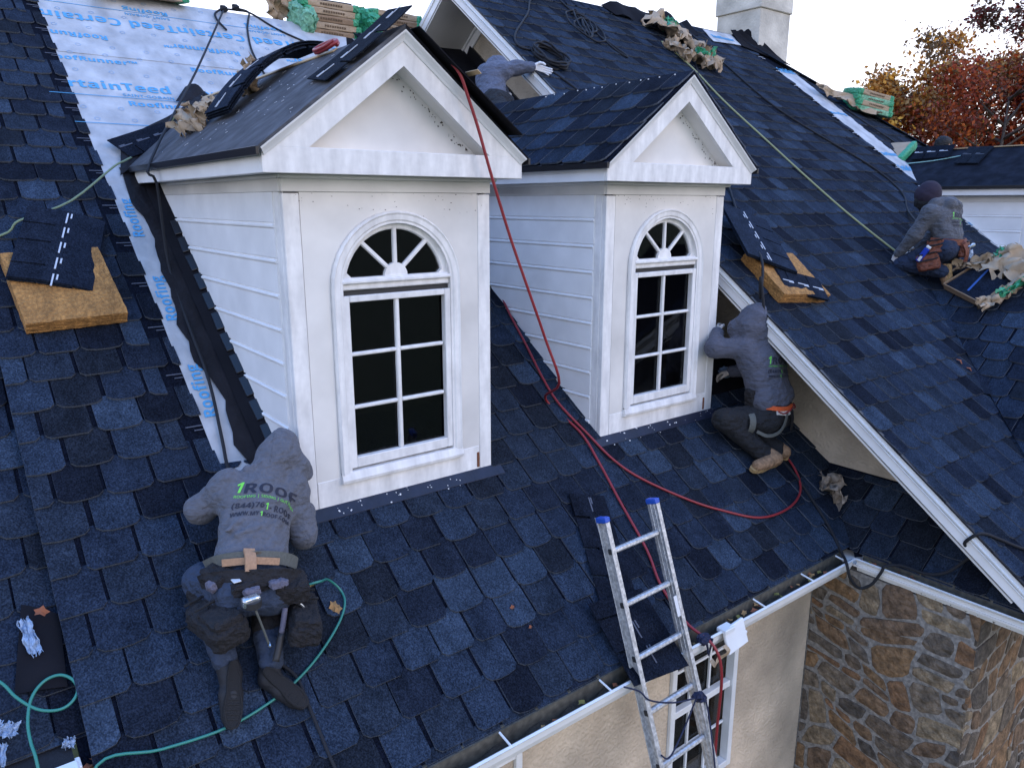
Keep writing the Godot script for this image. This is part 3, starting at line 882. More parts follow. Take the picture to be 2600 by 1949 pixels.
func walls() -> void:
	var st := sb()
	# cream gable wall of the wing, its face at x = 4.38
	var pg := PackedVector2Array([Vector2(2.6, -2.7), Vector2(2.3, -2.55), Vector2(2.3, -0.72 - TP * 2.3), Vector2(-4.17, -0.72 + TP * 4.17), Vector2(-6.6, 0.62), Vector2(-6.6, -2.7)])
	prism(st, pg, 0.0, 0.2, Transform3D(Basis(Vector3(0, 0, 1), Vector3(0, 1, 0), Vector3(-1, 0, 0)), Vector3(4.58, 0, 0)))
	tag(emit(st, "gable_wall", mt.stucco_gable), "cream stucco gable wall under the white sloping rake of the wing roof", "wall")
	# rake of the wing
	var rk := thing("rake_trim", "long white sloping rake trim at the edge of the wing roof", "trim")
	var along := func(z: float, down: float, x: float) -> Vector3: return Vector3(x, -0.635 - TP * z - down, z)
	st = sb()
	var ctr: Vector3 = (along.call(-4.17, 0.10, 3.725) + along.call(2.62, 0.10, 3.725)) * 0.5
	var bs := Basis(Vector3(1, 0, 0), Vector3(0, CC, SS), Vector3(0, -SS, CC))
	box(st, ctr, Vector3(0.030, 0.105, 8.48), 0.004, bs)
	emit(st, "rake_board", mt.white_siding, rk)
	st = sb()
	for q in [[0.030, 0.040, 0.028, 0.0], [0.046, 0.018, 0.012, -0.010], [0.0765, 0.010, 0.008, -0.004]]:
		var c2: Vector3 = (along.call(-4.17, q[0], 3.712 + q[3]) + along.call(2.62, q[0], 3.712 + q[3])) * 0.5
		box(st, c2, Vector3(0.026, q[1], 8.48), 0.005, bs)
	emit(st, "crown_mould", mt.white_metal, rk)
	st = sb()
	box(st, (along.call(-4.1, 0.19, 4.05) + along.call(2.3, 0.19, 4.05)) * 0.5, Vector3(0.66, 0.014, 8.0), 0.0, bs)
	emit(st, "soffit", mt.stained_white, rk)
	st = sb()
	box(st, (along.call(-4.1, 0.27, 4.368) + along.call(2.0, 0.27, 4.368)) * 0.5, Vector3(0.022, 0.12, 7.6), 0.003, bs)
	emit(st, "frieze", mt.white_siding, rk)
	# the rear half of the gable
	var bs2 := Basis(Vector3(1, 0, 0), Vector3(0, 0.801, -0.599), Vector3(0, 0.599, 0.801))
	st = sb()
	box(st, Vector3(3.725, 2.385 - 0.9 * 0.7478, -4.17 - 0.9), Vector3(0.030, 0.14, 2.4), 0.004, bs2)
	box(st, Vector3(3.712, 2.425 - 0.9 * 0.7478, -4.17 - 0.9), Vector3(0.026, 0.05, 2.4), 0.004, bs2)
	emit(st, "rake_board", mt.white_siding, rk)
	st = sb()
	box(st, Vector3(4.05, 2.28 - 0.9 * 0.7478, -4.17 - 0.9), Vector3(0.66, 0.014, 2.4), 0.0, bs2)
	emit(st, "soffit", mt.stained_white, rk)
	st = sb()
	box(st, Vector3(4.366, 2.19 - 0.9 * 0.7478, -4.17 - 0.9), Vector3(0.024, 0.13, 2.4), 0.003, bs2)
	box(st, Vector3(4.350, 2.245 - 0.9 * 0.7478, -4.17 - 0.9), Vector3(0.05, 0.03, 2.4), 0.006, bs2)
	emit(st, "frieze", mt.white_siding, rk)
	# gutter end and lower roof edge of the wing
	st = sb()
	box(st, Vector3(6.0, -2.62, 2.56), Vector3(4.5, 0.16, 0.03), 0.004)
	emit(st, "eave_board", mt.white_siding, rk)
	# black roofing showing over the rake
	st = sb()
	box(st, (along.call(-4.17, -0.006, 3.703) + along.call(2.62, -0.006, 3.703)) * 0.5, Vector3(0.03, 0.010, 8.48), 0.0, bs)
	emit(st, "drip_edge", mt.drip_edge, rk)
	# stucco wall under the main eave
	st = sb()
	for b in [[-1.25, 2.05, -2.75, -6.0], [2.78, 3.738, -2.75, -6.0], [2.05, 2.78, -2.75, -2.84], [2.05, 2.78, -4.17, -6.0]]:
		box(st, Vector3((b[0] + b[1]) * 0.5, (b[2] + b[3]) * 0.5, 0.85), Vector3(b[1] - b[0], b[2] - b[3], 0.2))
	var sw := emit(st, "stucco_wall", mt.stucco)
	tag(sw, "cream stucco wall below the main gutter, behind the ladder", "wall")
	st = sb()
	box(st, Vector3(1.2, -2.70, 1.06), Vector3(4.9, 0.014, 0.24))
	emit(st, "soffit", mt.stained_white, sw)
	st = sb()
	box(st, Vector3(1.26, -2.665, 1.160), Vector3(4.95, 0.11, 0.02))
	emit(st, "fascia", mt.gutter_inside, sw)
	# window in it
	lower_window(Vector3(2.415, -3.495, 0.95), 0.72, 1.30, "dark paned lower window under the gutter beside the ladder")
	lower_window(Vector3(0.42, -3.66, 0.95), 0.72, 1.30, "lower window of which only the top corner shows below the gutter")
	# stone wall
	var sm := thing("stone_wall", "brown and grey fieldstone wall with pale mortar under the white gutter", "wall")
	st = sb()
	box(st, Vector3(5.2, -4.36, 1.5), Vector3(2.9, 3.2, 1.27))
	emit(st, "mortar", mt.mortar, sm)
	stone_field(sm, Transform3D(Basis(Vector3(0, 0, 1), Vector3(0, 1, 0), Vector3(-1, 0, 0)), Vector3(3.752, -5.2, 0.955)), 1.188, 2.46, 61, 170)
	stone_field(sm, Transform3D(Basis(Vector3(1, 0, 0), Vector3(0, 1, 0), Vector3(0, 0, 1)), Vector3(3.745, -5.2, 2.133)), 1.6, 2.46, 62, 110)
	st = sb()
	box(st, Vector3(3.82, -2.70, 1.75), Vector3(0.2, 0.014, 1.5))
	emit(st, "soffit", mt.stained_white, sm)
	# gutters: a trough with a rolled lip
	gutter(Transform3D(Basis.IDENTITY, Vector3.ZERO), -1.15, 3.71, "white gutter full of leaves along the main eave", true)
	gutter(Transform3D(Basis(Vector3(0, 0, 1), Vector3(0, 1, 0), Vector3(-1, 0, 0)), Vector3(4.993, 0, 0)), 1.285, 3.0, "white gutter above the stone wall, running towards the viewer", false)
	# chimney
	var ch := thing("chimney", "pale stucco chimney with a wider cap rising behind the wing ridge", "chimney", Vector3(9.32, 1.6, -4.26))
	st = sb(); box(st, Vector3(0.40, 0.63, 0.0), Vector3(0.80, 1.3, 0.82), 0.008); emit(st, "shaft", mt.stucco_chimney, ch)
	st = sb(); box(st, Vector3(0.40, 1.90, 0.0), Vector3(0.85, 1.24, 0.87), 0.010); emit(st, "cap", mt.stucco_chimney, ch)
	# corner under the lower roof: gutter and cream wall
	var lc := thing("corner_bay", "cream corner with white gutter trim showing below the lower roof edge", "wall", Vector3(-1.262, -2.24, 0.68))
	st = sb(); box(st, Vector3(-1.0, -1.0, -0.30), Vector3(1.99, 1.9, 0.56)); emit(st, "wall", mt.stucco, lc)
	st = sb()
	box(st, Vector3(-1.0, 0.005, 0.035), Vector3(2.0, 0.035, 0.075), 0.008)
	box(st, Vector3(-1.0, -0.042, 0.010), Vector3(1.996, 0.05, 0.05), 0.008)
	emit(st, "gutter", mt.white_metal, lc)
	st = sb(); box(st, Vector3(-0.006, -0.55, -0.01), Vector3(0.03, 1.1, 0.07), 0.004); emit(st, "corner_trim", mt.white_siding, lc)
	st = sb(); box(st, Vector3(-1.0, -0.005, -0.32), Vector3(1.98, 0.02, 0.62)); emit(st, "cover", mt.deck, lc)

func lower_window(c: Vector3, w: float, h: float, label: String) -> void:
	var win := thing("window", label, "window", c)
	var st := sb()
	for s in [-1, 1]: box(st, Vector3(s * (w / 2 - 0.022), 0, -0.01), Vector3(0.046, h, 0.07), 0.004)
	box(st, Vector3(0, h / 2 - 0.02, -0.0102), Vector3(w - 0.094, 0.046, 0.07), 0.004)
	box(st, Vector3(0, -h / 2 + 0.025, -0.0102), Vector3(w - 0.094, 0.056, 0.07), 0.004)
	emit(st, "frame", mt.white_metal, win)
	st = sb(); box(st, Vector3(0, 0.045, -0.02), Vector3(w - 0.096, 0.052, 0.05), 0.004); emit(st, "meeting_rail", mt.white_metal, win)
	for k in [-0.105, 0.105]:
		for q in [[0.35, 0.55], [-0.30, 0.58]]:
			st = sb(); box(st, Vector3(k, q[0], -0.035), Vector3(0.018, q[1], 0.02), 0.003); emit(st, "muntin", mt.white_metal, win)
	for q in [0.34, -0.29]:
		st = sb(); box(st, Vector3(0, q, -0.0352), Vector3(w - 0.1, 0.018, 0.018), 0.003); emit(st, "muntin", mt.white_metal, win)
	for q in [[0.34, 0.55], [-0.29, 0.60]]:
		st = sb(); box(st, Vector3(0, q[0], -0.05), Vector3(w - 0.09, q[1], 0.004)); emit(st, "pane", mt.glass, win)
	st = sb(); box(st, Vector3(0, 0, -0.19), Vector3(w, h, 0.02)); emit(st, "dark_interior", mt.dark_room, win)

func gutter(f: Transform3D, x0: float, x1: float, label: String, spikes: bool) -> void:
	var g := thing("gutter", label, "gutter")
	var st := sb()
	# section in (z, y): back, floor, sloped front, lip
	var sec := PackedVector2Array([Vector2(1.172, -2.625), Vector2(1.172, -2.745), Vector2(1.245, -2.745), Vector2(1.262, -2.705), Vector2(1.266, -2.665), Vector2(1.285, -2.650), Vector2(1.290, -2.640), Vector2(1.276, -2.636), Vector2(1.262, -2.648), Vector2(1.256, -2.668), Vector2(1.252, -2.702), Vector2(1.238, -2.735), Vector2(1.180, -2.735), Vector2(1.180, -2.625)])
	prism(st, sec, x0, x1, f * Transform3D(Basis(Vector3(0, 0, 1), Vector3(0, 1, 0), Vector3(1, 0, 0)), Vector3.ZERO))
	emit(st, "trough", mt.white_metal, g)
	st = sb()
	box(st, f * Vector3((x0 + x1) * 0.5, -2.675, 1.1775), (f.basis * Vector3(x1 - x0 - 0.004, 0.118, 0.009)).abs(), 0.0)
	box(st, f * Vector3((x0 + x1) * 0.5, -2.675, 1.257), (f.basis * Vector3(x1 - x0 - 0.004, 0.045, 0.006)).abs(), 0.0)
	emit(st, "liner", mt.gutter_inside, g)
	st = sb()
	rng.seed = 90 + int(x1)
	slab(st, 70, 3, 0.01, func(i: int, j: int) -> Vector3: return f * Vector3(lerpf(x0 + 0.01, x1 - 0.01, i / 70.0), -2.705 + 0.018 * sin(i * 1.7 + j) + rng.randf_range(-0.006, 0.010) - (0.0 if spikes else 0.012), 1.181 + j * 0.0235), null, true)
	var so := emit(st, "leaf_litter", mt.soil if spikes else mt.gutter_inside, g)
	so.set_meta("kind", "stuff")
	if not spikes: return
	for x in [0.46, 1.151, 2.571, 3.141, 3.60]:
		st = sb()
		bar(st, Vector3(x, -2.636, 1.284), Vector3(x + 0.005, -2.622, 1.165), 0.011, 0.011, Vector3.UP, 0.003)
		emit(st, "bracket", mt.white_metal, g)

func trees_and_ground() -> void:
	var st := sb()
	quad(st, Vector3(-500, -6.0, 500), Vector3(500, -6.0, 500), Vector3(500, -6.0, -500), Vector3(-500, -6.0, -500))
	tag(emit(st, "ground", mt.grass), "autumn lawn far below the roof, hidden behind the house", "ground", "", "structure")
	var amber := [Color(0.52, 0.27, 0.04), Color(0.38, 0.20, 0.045), Color(0.24, 0.16, 0.07), Color(0.60, 0.34, 0.05), Color(0.16, 0.12, 0.07)]
	var red := [Color(0.26, 0.050, 0.018), Color(0.34, 0.075, 0.018), Color(0.19, 0.035, 0.018), Color(0.46, 0.12, 0.02), Color(0.15, 0.05, 0.03)]
	var wine := [Color(0.22, 0.022, 0.026), Color(0.30, 0.03, 0.028), Color(0.14, 0.02, 0.024), Color(0.13, 0.09, 0.07)]
	var brown := [Color(0.23, 0.18, 0.13), Color(0.30, 0.20, 0.11), Color(0.16, 0.13, 0.11), Color(0.36, 0.22, 0.07)]
	tree(Vector3(23.4, -6.0, -10.2), 9.7, 2.1, amber, 12000, "amber oak furthest from the dark red tree, beside the chimney", 201, 0.15)
	tree(Vector3(25.4, -6.0, -8.6), 11.2, 1.9, amber, 10000, "taller amber and brown tree standing among the autumn trees", 202, 0.15)
	tree(Vector3(28.6, -6.0, -8.4), 11.4, 2.1, brown, 9000, "thin brown tree with bare twigs above the red crown", 203, 0.13)
	tree(Vector3(26.0, -6.0, -6.4), 10.6, 3.7, red, 32000, "broad rust red tree behind the third dormer", 204, 0.13)
	tree(Vector3(31.5, -6.0, -6.0), 15.2, 3.6, wine, 24000, "tallest tree, with sparse wine red leaves against the sky", 205, 0.16)
	tree(Vector3(20.8, -6.0, -11.0), 7.9, 1.5, amber, 5000, "small amber tree low behind the wing hip", 206, 0.15)
	tree(Vector3(30.0, -6.0, -13.5), 8.6, 2.4, brown, 12000, "dull brown tree showing through gaps behind the amber ones", 208, 0.15)
	tree(Vector3(11.0, -6.0, -22.5), 12.4, 1.6, wine, 3000, "distant red treetop between the ridge bundles and the gable peak", 207, 0.11)

func tree(at: Vector3, h: float, r: float, cols: Array, leaves: int, label: String, sd: int, leaf: float) -> void:
	var t := thing("tree", label, "tree", at, "autumn trees behind the house")
	rng.seed = sd
	var st := sb(true)
	var trunk_top := h * 0.55
	tube(st, PackedVector3Array([Vector3.ZERO, Vector3(0.05, trunk_top * 0.5, 0.03), Vector3(0.1, trunk_top, -0.05), Vector3(0.05, h * 0.86, 0.05)]), 0.17, 7, 0.03)
	var tips: Array[Vector3] = []
	for k in 26:
		var y := h * rng.randf_range(0.40, 0.86)
		var a := rng.randf() * TAU
		var reach := r * rng.randf_range(0.55, 1.0) * sin(clampf((y / h - 0.28) / 0.72, 0.08, 0.95) * PI)
		var p0 := Vector3(0.08, y, 0.0)
		var p2 := p0 + Vector3(cos(a) * reach, h * rng.randf_range(0.04, 0.16), sin(a) * reach)
		var p1 := p0.lerp(p2, 0.5) + Vector3(rng.randf_range(-0.2, 0.2), 0.12, rng.randf_range(-0.2, 0.2))
		tube(st, PackedVector3Array([p0, p1, p2]), 0.05, 5, 0.012)
		for q in 5:
			var s0 := p1.lerp(p2, rng.randf())
			var s1 := s0 + Vector3(rng.randfn(0, 0.32), rng.randf_range(0.0, 0.6), rng.randfn(0, 0.32)) * r * 0.35
			tube(st, PackedVector3Array([s0, (s0 + s1) * 0.5 + Vector3(0, 0.05, 0), s1]), 0.018, 4, 0.006)
			tips.append(s1); tips.append(s0.lerp(s1, 0.5)); tips.append(p2)
	emit(st, "trunk", mt.bark, t)
	# leaves: small folded blades in clumps round the twig ends
	var key := "leaf_%d" % sd
	var m := StandardMaterial3D.new()
	m.resource_name = key; m.vertex_color_use_as_albedo = true; m.roughness = 0.75
	m.backlight_enabled = true; m.backlight = Color(0.75, 0.45, 0.2)
	var lf := sb()
	tri(lf, Vector3(0, -0.5, 0), Vector3(0.30, 0.05, 0.08), Vector3(0, 0.5, 0.0)); tri(lf, Vector3(0, -0.5, 0), Vector3(0, 0.5, 0.0), Vector3(-0.30, 0.05, 0.08))
	lf.generate_normals()
	var mesh: ArrayMesh = lf.commit()
	mesh.surface_set_material(0, m)
	var mm := MultiMesh.new()
	mm.transform_format = MultiMesh.TRANSFORM_3D; mm.use_colors = true
	mm.mesh = mesh; mm.instance_count = leaves
	for i in leaves:
		var c := tips[rng.randi() % tips.size()]
		var sp := 0.42 if sd == 204 else 0.27
		var p := c + Vector3(rng.randfn(0, sp), rng.randfn(0, sp * 0.8), rng.randfn(0, sp))
		var b := Basis.from_euler(Vector3(rng.randf() * TAU, rng.randf() * TAU, rng.randf() * TAU)).scaled(Vector3.ONE * leaf * rng.randf_range(0.7, 1.4))
		mm.set_instance_transform(i, Transform3D(b, p))
		var hue := sin(c.x * 1.9 + c.y * 1.3 + sd) * 0.5 + 0.5
		var co: Color = cols[int(clampf(hue * cols.size() * 0.8 + rng.randf() * 1.4, 0, cols.size() - 1))]
		mm.set_instance_color(i, co * rng.randf_range(0.8, 1.5))
	var o := MultiMeshInstance3D.new()
	o.name = "crown"; o.multimesh = mm
	t.add_child(o, true)
	o.set_meta("kind", "stuff")

# ---------------------------------------------------------------- things on the roofs
func rope(nm: String, label: String, cat: String, pts: Array, r: float, m: Material, grp := "", per := 6) -> MeshInstance3D:
	var st := sb(true)
	tube(st, spline(pts, per), r, 7)
	var o := emit(st, nm, m)
	tag(o, label, cat, grp)
	return o

func on(fr: Transform3D, a: Array, h := 0.02) -> Array:
	var out := []
	for k in range(0, a.size(), 2): out.append(fr * Vector3(a[k], a[k + 1], h))
	return out

# a block with uneven faces
func lumpy(st: SurfaceTool, xf: Transform3D, size: Vector3, amp: float, sd: int, n := 5, rnd := 0.12, fq := 3.0) -> void:
	var no := FastNoiseLite.new()
	no.seed = sd; no.frequency = 1.0
	var h := size * 0.5
	var rr := rnd * minf(h.x, minf(h.y, h.z)) * 2.0
	var P := func(v: Vector3) -> Vector3:
		var q := v * h
		var inn := Vector3(clampf(q.x, -h.x + rr, h.x - rr), clampf(q.y, -h.y + rr, h.y - rr), clampf(q.z, -h.z + rr, h.z - rr))
		var d := q - inn
		if d.length() > 0.0001: q = inn + d.normalized() * minf(rr, d.length())
		var w := q * fq * 10.0
		return xf * (q + Vector3(no.get_noise_3d(w.x, w.y, w.z), no.get_noise_3d(w.y + 40, w.z, w.x), no.get_noise_3d(w.z, w.x + 90, w.y)) * amp)
	for i in 3:
		for s in [-1.0, 1.0]:
			for a in n:
				for b in n:
					var c := []
					for k in [[0, 0], [1, 0], [1, 1], [0, 1]]:
						var v := Vector3.ZERO
						v[i] = s; v[(i + 1) % 3] = -1.0 + 2.0 * (a + k[0]) / n; v[(i + 2) % 3] = -1.0 + 2.0 * (b + k[1]) / n
						c.append(P.call(v))
					if s > 0: quad(st, c[0], c[1], c[2], c[3])
					else: quad(st, c[3], c[2], c[1], c[0])

# a loose full shingle: w long, 0.44 deep, tabs along the y = 0 side, marks printed along its middle
func loose_shingle(nm: String, label: String, fr: Transform3D, w: float, dep: float, bend: Callable, sd: int, tone: int, grp := "", n := 1, marks_m := "print_white") -> Node3D:
	rng.seed = sd
	var t := thing(nm, label, "shingle", fr.origin, grp)
	var loc := Transform3D(fr.basis, Vector3.ZERO)
	var cuts := []
	var x := rng.randf_range(0.10, 0.2)
	while x < w - 0.08:
		cuts.append(x / w); x += rng.randf_range(0.16, 0.24)
	var nx := 44
	for k in n:
		var st := sb()
		var sh := Vector2(rng.randf_range(-0.012, 0.012), rng.randf_range(-0.012, 0.012)) if k < n - 1 else Vector2.ZERO
		slab(st, nx, 10, 0.006, func(i: int, j: int) -> Vector3:
			var u := float(i) / nx; var v := j / 10.0
			var q: Vector3 = bend.call(u, v)
			return loc * (Vector3(u * w + sh.x, v * dep + sh.y, 0.004 + 0.0075 * k) + q), func(i: int, j: int) -> bool:
			if j >= 4: return true
			for c in cuts:
				if int(c * nx) == i: return false
			return true)
		emit(st, "layer", tones[tone] if k == n - 1 else tones[(tone + k) % 3], t)
	var st2 := sb()
	var u0 := 0.03
	while u0 < 0.95:
		for q in [[0.52, 0.11, 0.007], [0.57, 0.05, 0.007]]:
			var a: Vector3 = bend.call(u0, q[0]); var b: Vector3 = bend.call(minf(1.0, u0 + q[1] / w), q[0])
			var p := loc * (Vector3(u0 * w, q[0] * dep, 0.009 + 0.0075 * (n - 1)) + a); var p2 := loc * (Vector3(u0 * w + q[1], q[0] * dep, 0.009 + 0.0075 * (n - 1)) + b)
			bar(st2, p, p2, 0.009, 0.003, loc.basis.z)
		u0 += 0.16 / w
	emit(st2, "printed_marks", mt[marks_m], t)
	return t

func underlay_sheets() -> void:
	var mk := func(label: String, c: Array, nx: int, ny: int, h0: float, fr: Transform3D) -> MeshInstance3D:
		var st := sb()
		sheet4(st, fr, c, nx, ny, 0.003, func(u, v): return h0 + 0.0022 * sin(u * 41.0 + v * 3.0) * sin(v * 13.0 + u * 2.0) + 0.0015 * sin(v * 70.0))
		return tag(emit(st, "roofing_underlayment", mt.underlay), label, "underlayment")
	var s1 = mk.call("lower pale sheet of printed underlayment, with the upright lettering beside the first dormer", [Vector2(-0.338, 3.0), Vector2(2.6, 3.0), Vector2(2.6, 4.92), Vector2(-0.338, 4.92)], 40, 24, 0.006, FM)
	var s2 = mk.call("upper pale sheet of printed underlayment along the ridge, lettering upside down", [Vector2(-0.338, 4.86), Vector2(3.4, 4.86), Vector2(3.4, 6.05), Vector2(-0.338, 6.05)], 44, 18, 0.010, FM)
	var s3 = mk.call("narrow pale strip of underlayment running down beside the wall of the largest dormer", [Vector2(-0.335, 0.30), Vector2(-0.02, 0.30), Vector2(-0.02, 3.05), Vector2(-0.335, 3.05)], 6, 36, 0.009, FM)
	var s4 = mk.call("long pale strip of underlayment down the wing roof behind the kneeling worker", [Vector2(9.16, -0.6), Vector2(9.63, -0.6), Vector2(9.63, 4.2), Vector2(9.16, 4.2)], 8, 40, 0.010, FW)
	var s5 = mk.call("small pale patch of underlayment on the wing ridge beside the chimney", [Vector2(8.17, 4.78), Vector2(8.90, 4.84), Vector2(9.0, 5.19), Vector2(8.28, 5.16)], 6, 6, 0.026, FW)
	var flat := Basis.IDENTITY
	var up := Basis(Vector3.BACK, PI)
	var side := Basis(Vector3.BACK, PI / 2)
	var pr := func(t: String, x: float, y: float, w: float, h: float, b: Basis, par: Node, fr: Transform3D, z: float, bold: bool, m: String) -> void:
		lettering_cut(t, w, h, mt[m], par, fr, Transform3D(b, Vector3(x, y, z)), bold, -0.335 if fr == FM else 9.165)
	for x in [-0.06, 1.06, 2.18]:
		pr.call("CertainTeed", x, 4.375, 0.98, 0.125, flat, s1, FM, 0.0115, true, "print_blue")
		pr.call("SAINT-GOBAIN", x + 0.29, 4.245, 0.40, 0.036, flat, s1, FM, 0.0115, false, "print_blue")
		pr.call("Roofing", x + 0.31, 4.11, 0.40, 0.095, flat, s1, FM, 0.0115, true, "print_blue")
	for x in [-0.08, 1.06, 2.2]: pr.call("RoofRunner™", x, 4.775, 0.69, 0.075, flat, s1, FM, 0.0115, true, "print_blue")
	for x in [-0.24, 0.90, 2.06]:
		pr.call("CertainTeed", x, 5.49, 1.06, 0.14, up, s2, FM, 0.0155, true, "print_blue")
		pr.call("SAINT-GOBAIN", x - 0.33, 5.69, 0.40, 0.04, up, s2, FM, 0.0155, false, "print_blue")
		pr.call("Roofing", x - 0.33, 5.80, 0.40, 0.09, up, s2, FM, 0.0155, true, "print_blue")
	for x in [-0.24, 0.93, 2.10]: pr.call("RoofRunner™", x, 5.165, 0.70, 0.085, up, s2, FM, 0.0155, true, "print_blue")
	for y in [0.99, 1.80, 2.63]: pr.call("Roofing", -0.262, y, 0.42, 0.10, side, s3, FM, 0.0145, true, "print_blue")
	lettering("RoofRunner", 0.52, 0.10, mt.print_blue, s5, FW * Transform3D(Basis.IDENTITY, Vector3(8.58, 4.97, 0.0305)))
	for q in [["CertainTeed", 4.22, 0.15], ["Roofing", 3.05, 0.09], ["RoofRunner", 2.05, 0.09], ["CertainTeed", 1.72, 0.14], ["RoofRunner", 1.12, 0.09], ["Roofing", 0.5, 0.09]]:
		pr.call(q[0], 9.38, q[1], 0.40, q[2], flat, s4, FW, 0.0155, true, "print_blue")
	# sheet joints and faint nailing marks
	var st := sb()
	for q in [[0.6, 5.74, 2.2], [0.6, 4.20, 2.2], [0.3, 3.80, 1.4]]: box(st, Vector3(q[0], q[1], 0.0152), Vector3(q[2], 0.006, 0.002))
	emit(st, "printed_line", mt.print_blue, s1, FM)
	st = sb()
	for x in 9:
		for y in [5.0, 5.32, 5.62, 5.93, 4.86, 4.58, 4.02, 3.86]:
			var c := Vector3(-0.22 + x * 0.27 + 0.08 * sin(y * 9.0), y + 0.03 * sin(x * 3.0), 0.0152)
			for k in 10:
				var a := TAU * k / 10.0
				bar(st, c + Vector3(cos(a), sin(a), 0) * 0.02, c + Vector3(cos(a + 0.63), sin(a + 0.63), 0) * 0.02, 0.0035, 0.001, Vector3.BACK)
	emit(st, "printed_circle", mt.print_faint, s2, FM).set_meta("kind", "stuff")
	# black membrane torn along its edge, lapping up the dormer wall
	rng.seed = 5
	var edge := [0.02, 0.0, 0.03, 0.01, -0.02, 0.0, 0.055, 0.045, 0.06, 0.03, 0.015, 0.02, 0.0, -0.02, -0.03, 0.01, 0.02, 0.0, 0.0]
	var st3 := sb()
	slab(st3, 5, 36, 0.004, func(i: int, j: int) -> Vector3:
		var v := j / 36.0 * 18.0
		var e: float = lerpf(edge[int(v)], edge[mini(int(v) + 1, 18)], v - int(v)) + 0.006 * sin(j * 2.1)
		return FM * Vector3(lerpf(-0.175 - e - 0.05 * (j / 36.0), 0.0, i / 5.0), 0.22 + j * 0.083, 0.017 + 0.012 * (1.0 - i / 5.0) * sin(j * 0.8) * sin(j * 0.8) + (0.0 if i < 5 else 0.05)))
	tag(emit(st3, "membrane", mt.membrane), "black torn-edged membrane along the foot of the largest dormer's side wall", "membrane")
	st3 = sb()
	slab(st3, 2, 30, 0.004, func(i: int, j: int) -> Vector3: return FM * Vector3(lerpf(-0.105, 0.0, i / 2.0), 0.05 + j * 0.1, 0.030 + 0.004 * sin(j * 1.3) + 0.045 * (i / 2.0)))
	tag(emit(st3, "membrane", mt.felt_black), "narrow upper layer of black membrane tucked against the dormer siding", "membrane")
	var run := thing("step_flashing", "row of black metal step flashing tucked against the largest dormer's side wall", "flashing")
	for k in 13:
		var s6 := sb()
		box(s6, Vector3(-0.025, 0.16 + k * 0.19, 0.055), Vector3(0.05, 0.15, 0.05), 0.003, Basis(Vector3.BACK, rng.randf_range(-0.04, 0.04)) * Basis(Vector3.UP, -0.35))
		emit(s6, "flashing_piece", mt.drip_edge, run, FM)
	# folded membrane and shingle at the back corner of the dormer
	st3 = sb()
	sheet4(st3, FM, [Vector2(-0.24, 3.10), Vector2(0.10, 3.35), Vector2(0.70, 4.30), Vector2(-0.16, 3.46)], 8, 6, 0.005, func(u, v): return 0.03 + 0.03 * v + 0.015 * sin(u * 8.0))
	tag(emit(st3, "membrane", mt.membrane), "dark folded membrane spread behind the eave of the largest dormer", "membrane")
	st3 = sb()
	sheet4(st3, FM, [Vector2(0.42, 4.16), Vector2(0.78, 4.24), Vector2(0.70, 4.33), Vector2(0.56, 4.40)], 6, 4, 0.005, func(u, v): return 0.04 + 0.06 * v * sin(u * 3.0))
	tag(emit(st3, "membrane", mt.membrane), "small dark flap of membrane standing up where the green rope ends", "membrane")
	var a1 := Vector3(-0.258, 3.412, 0.05); var bx := Vector3(-0.095, 3.33, 0.05) - a1
	var fx := FM * Transform3D(Basis(Vector3(0.87, 0.49, 0).normalized(), Vector3(-0.49, 0.87, 0).normalized(), Vector3.BACK), Vector3(-0.13, 3.28, 0.05))
	loose_shingle("loose_shingle", "loose dark shingle lying over the membrane behind the largest dormer's eave", fx, 0.52, 0.24, func(u, v): return Vector3(0, 0, 0.01 + 0.02 * u), 31, 0, "", 1, "print_dim")

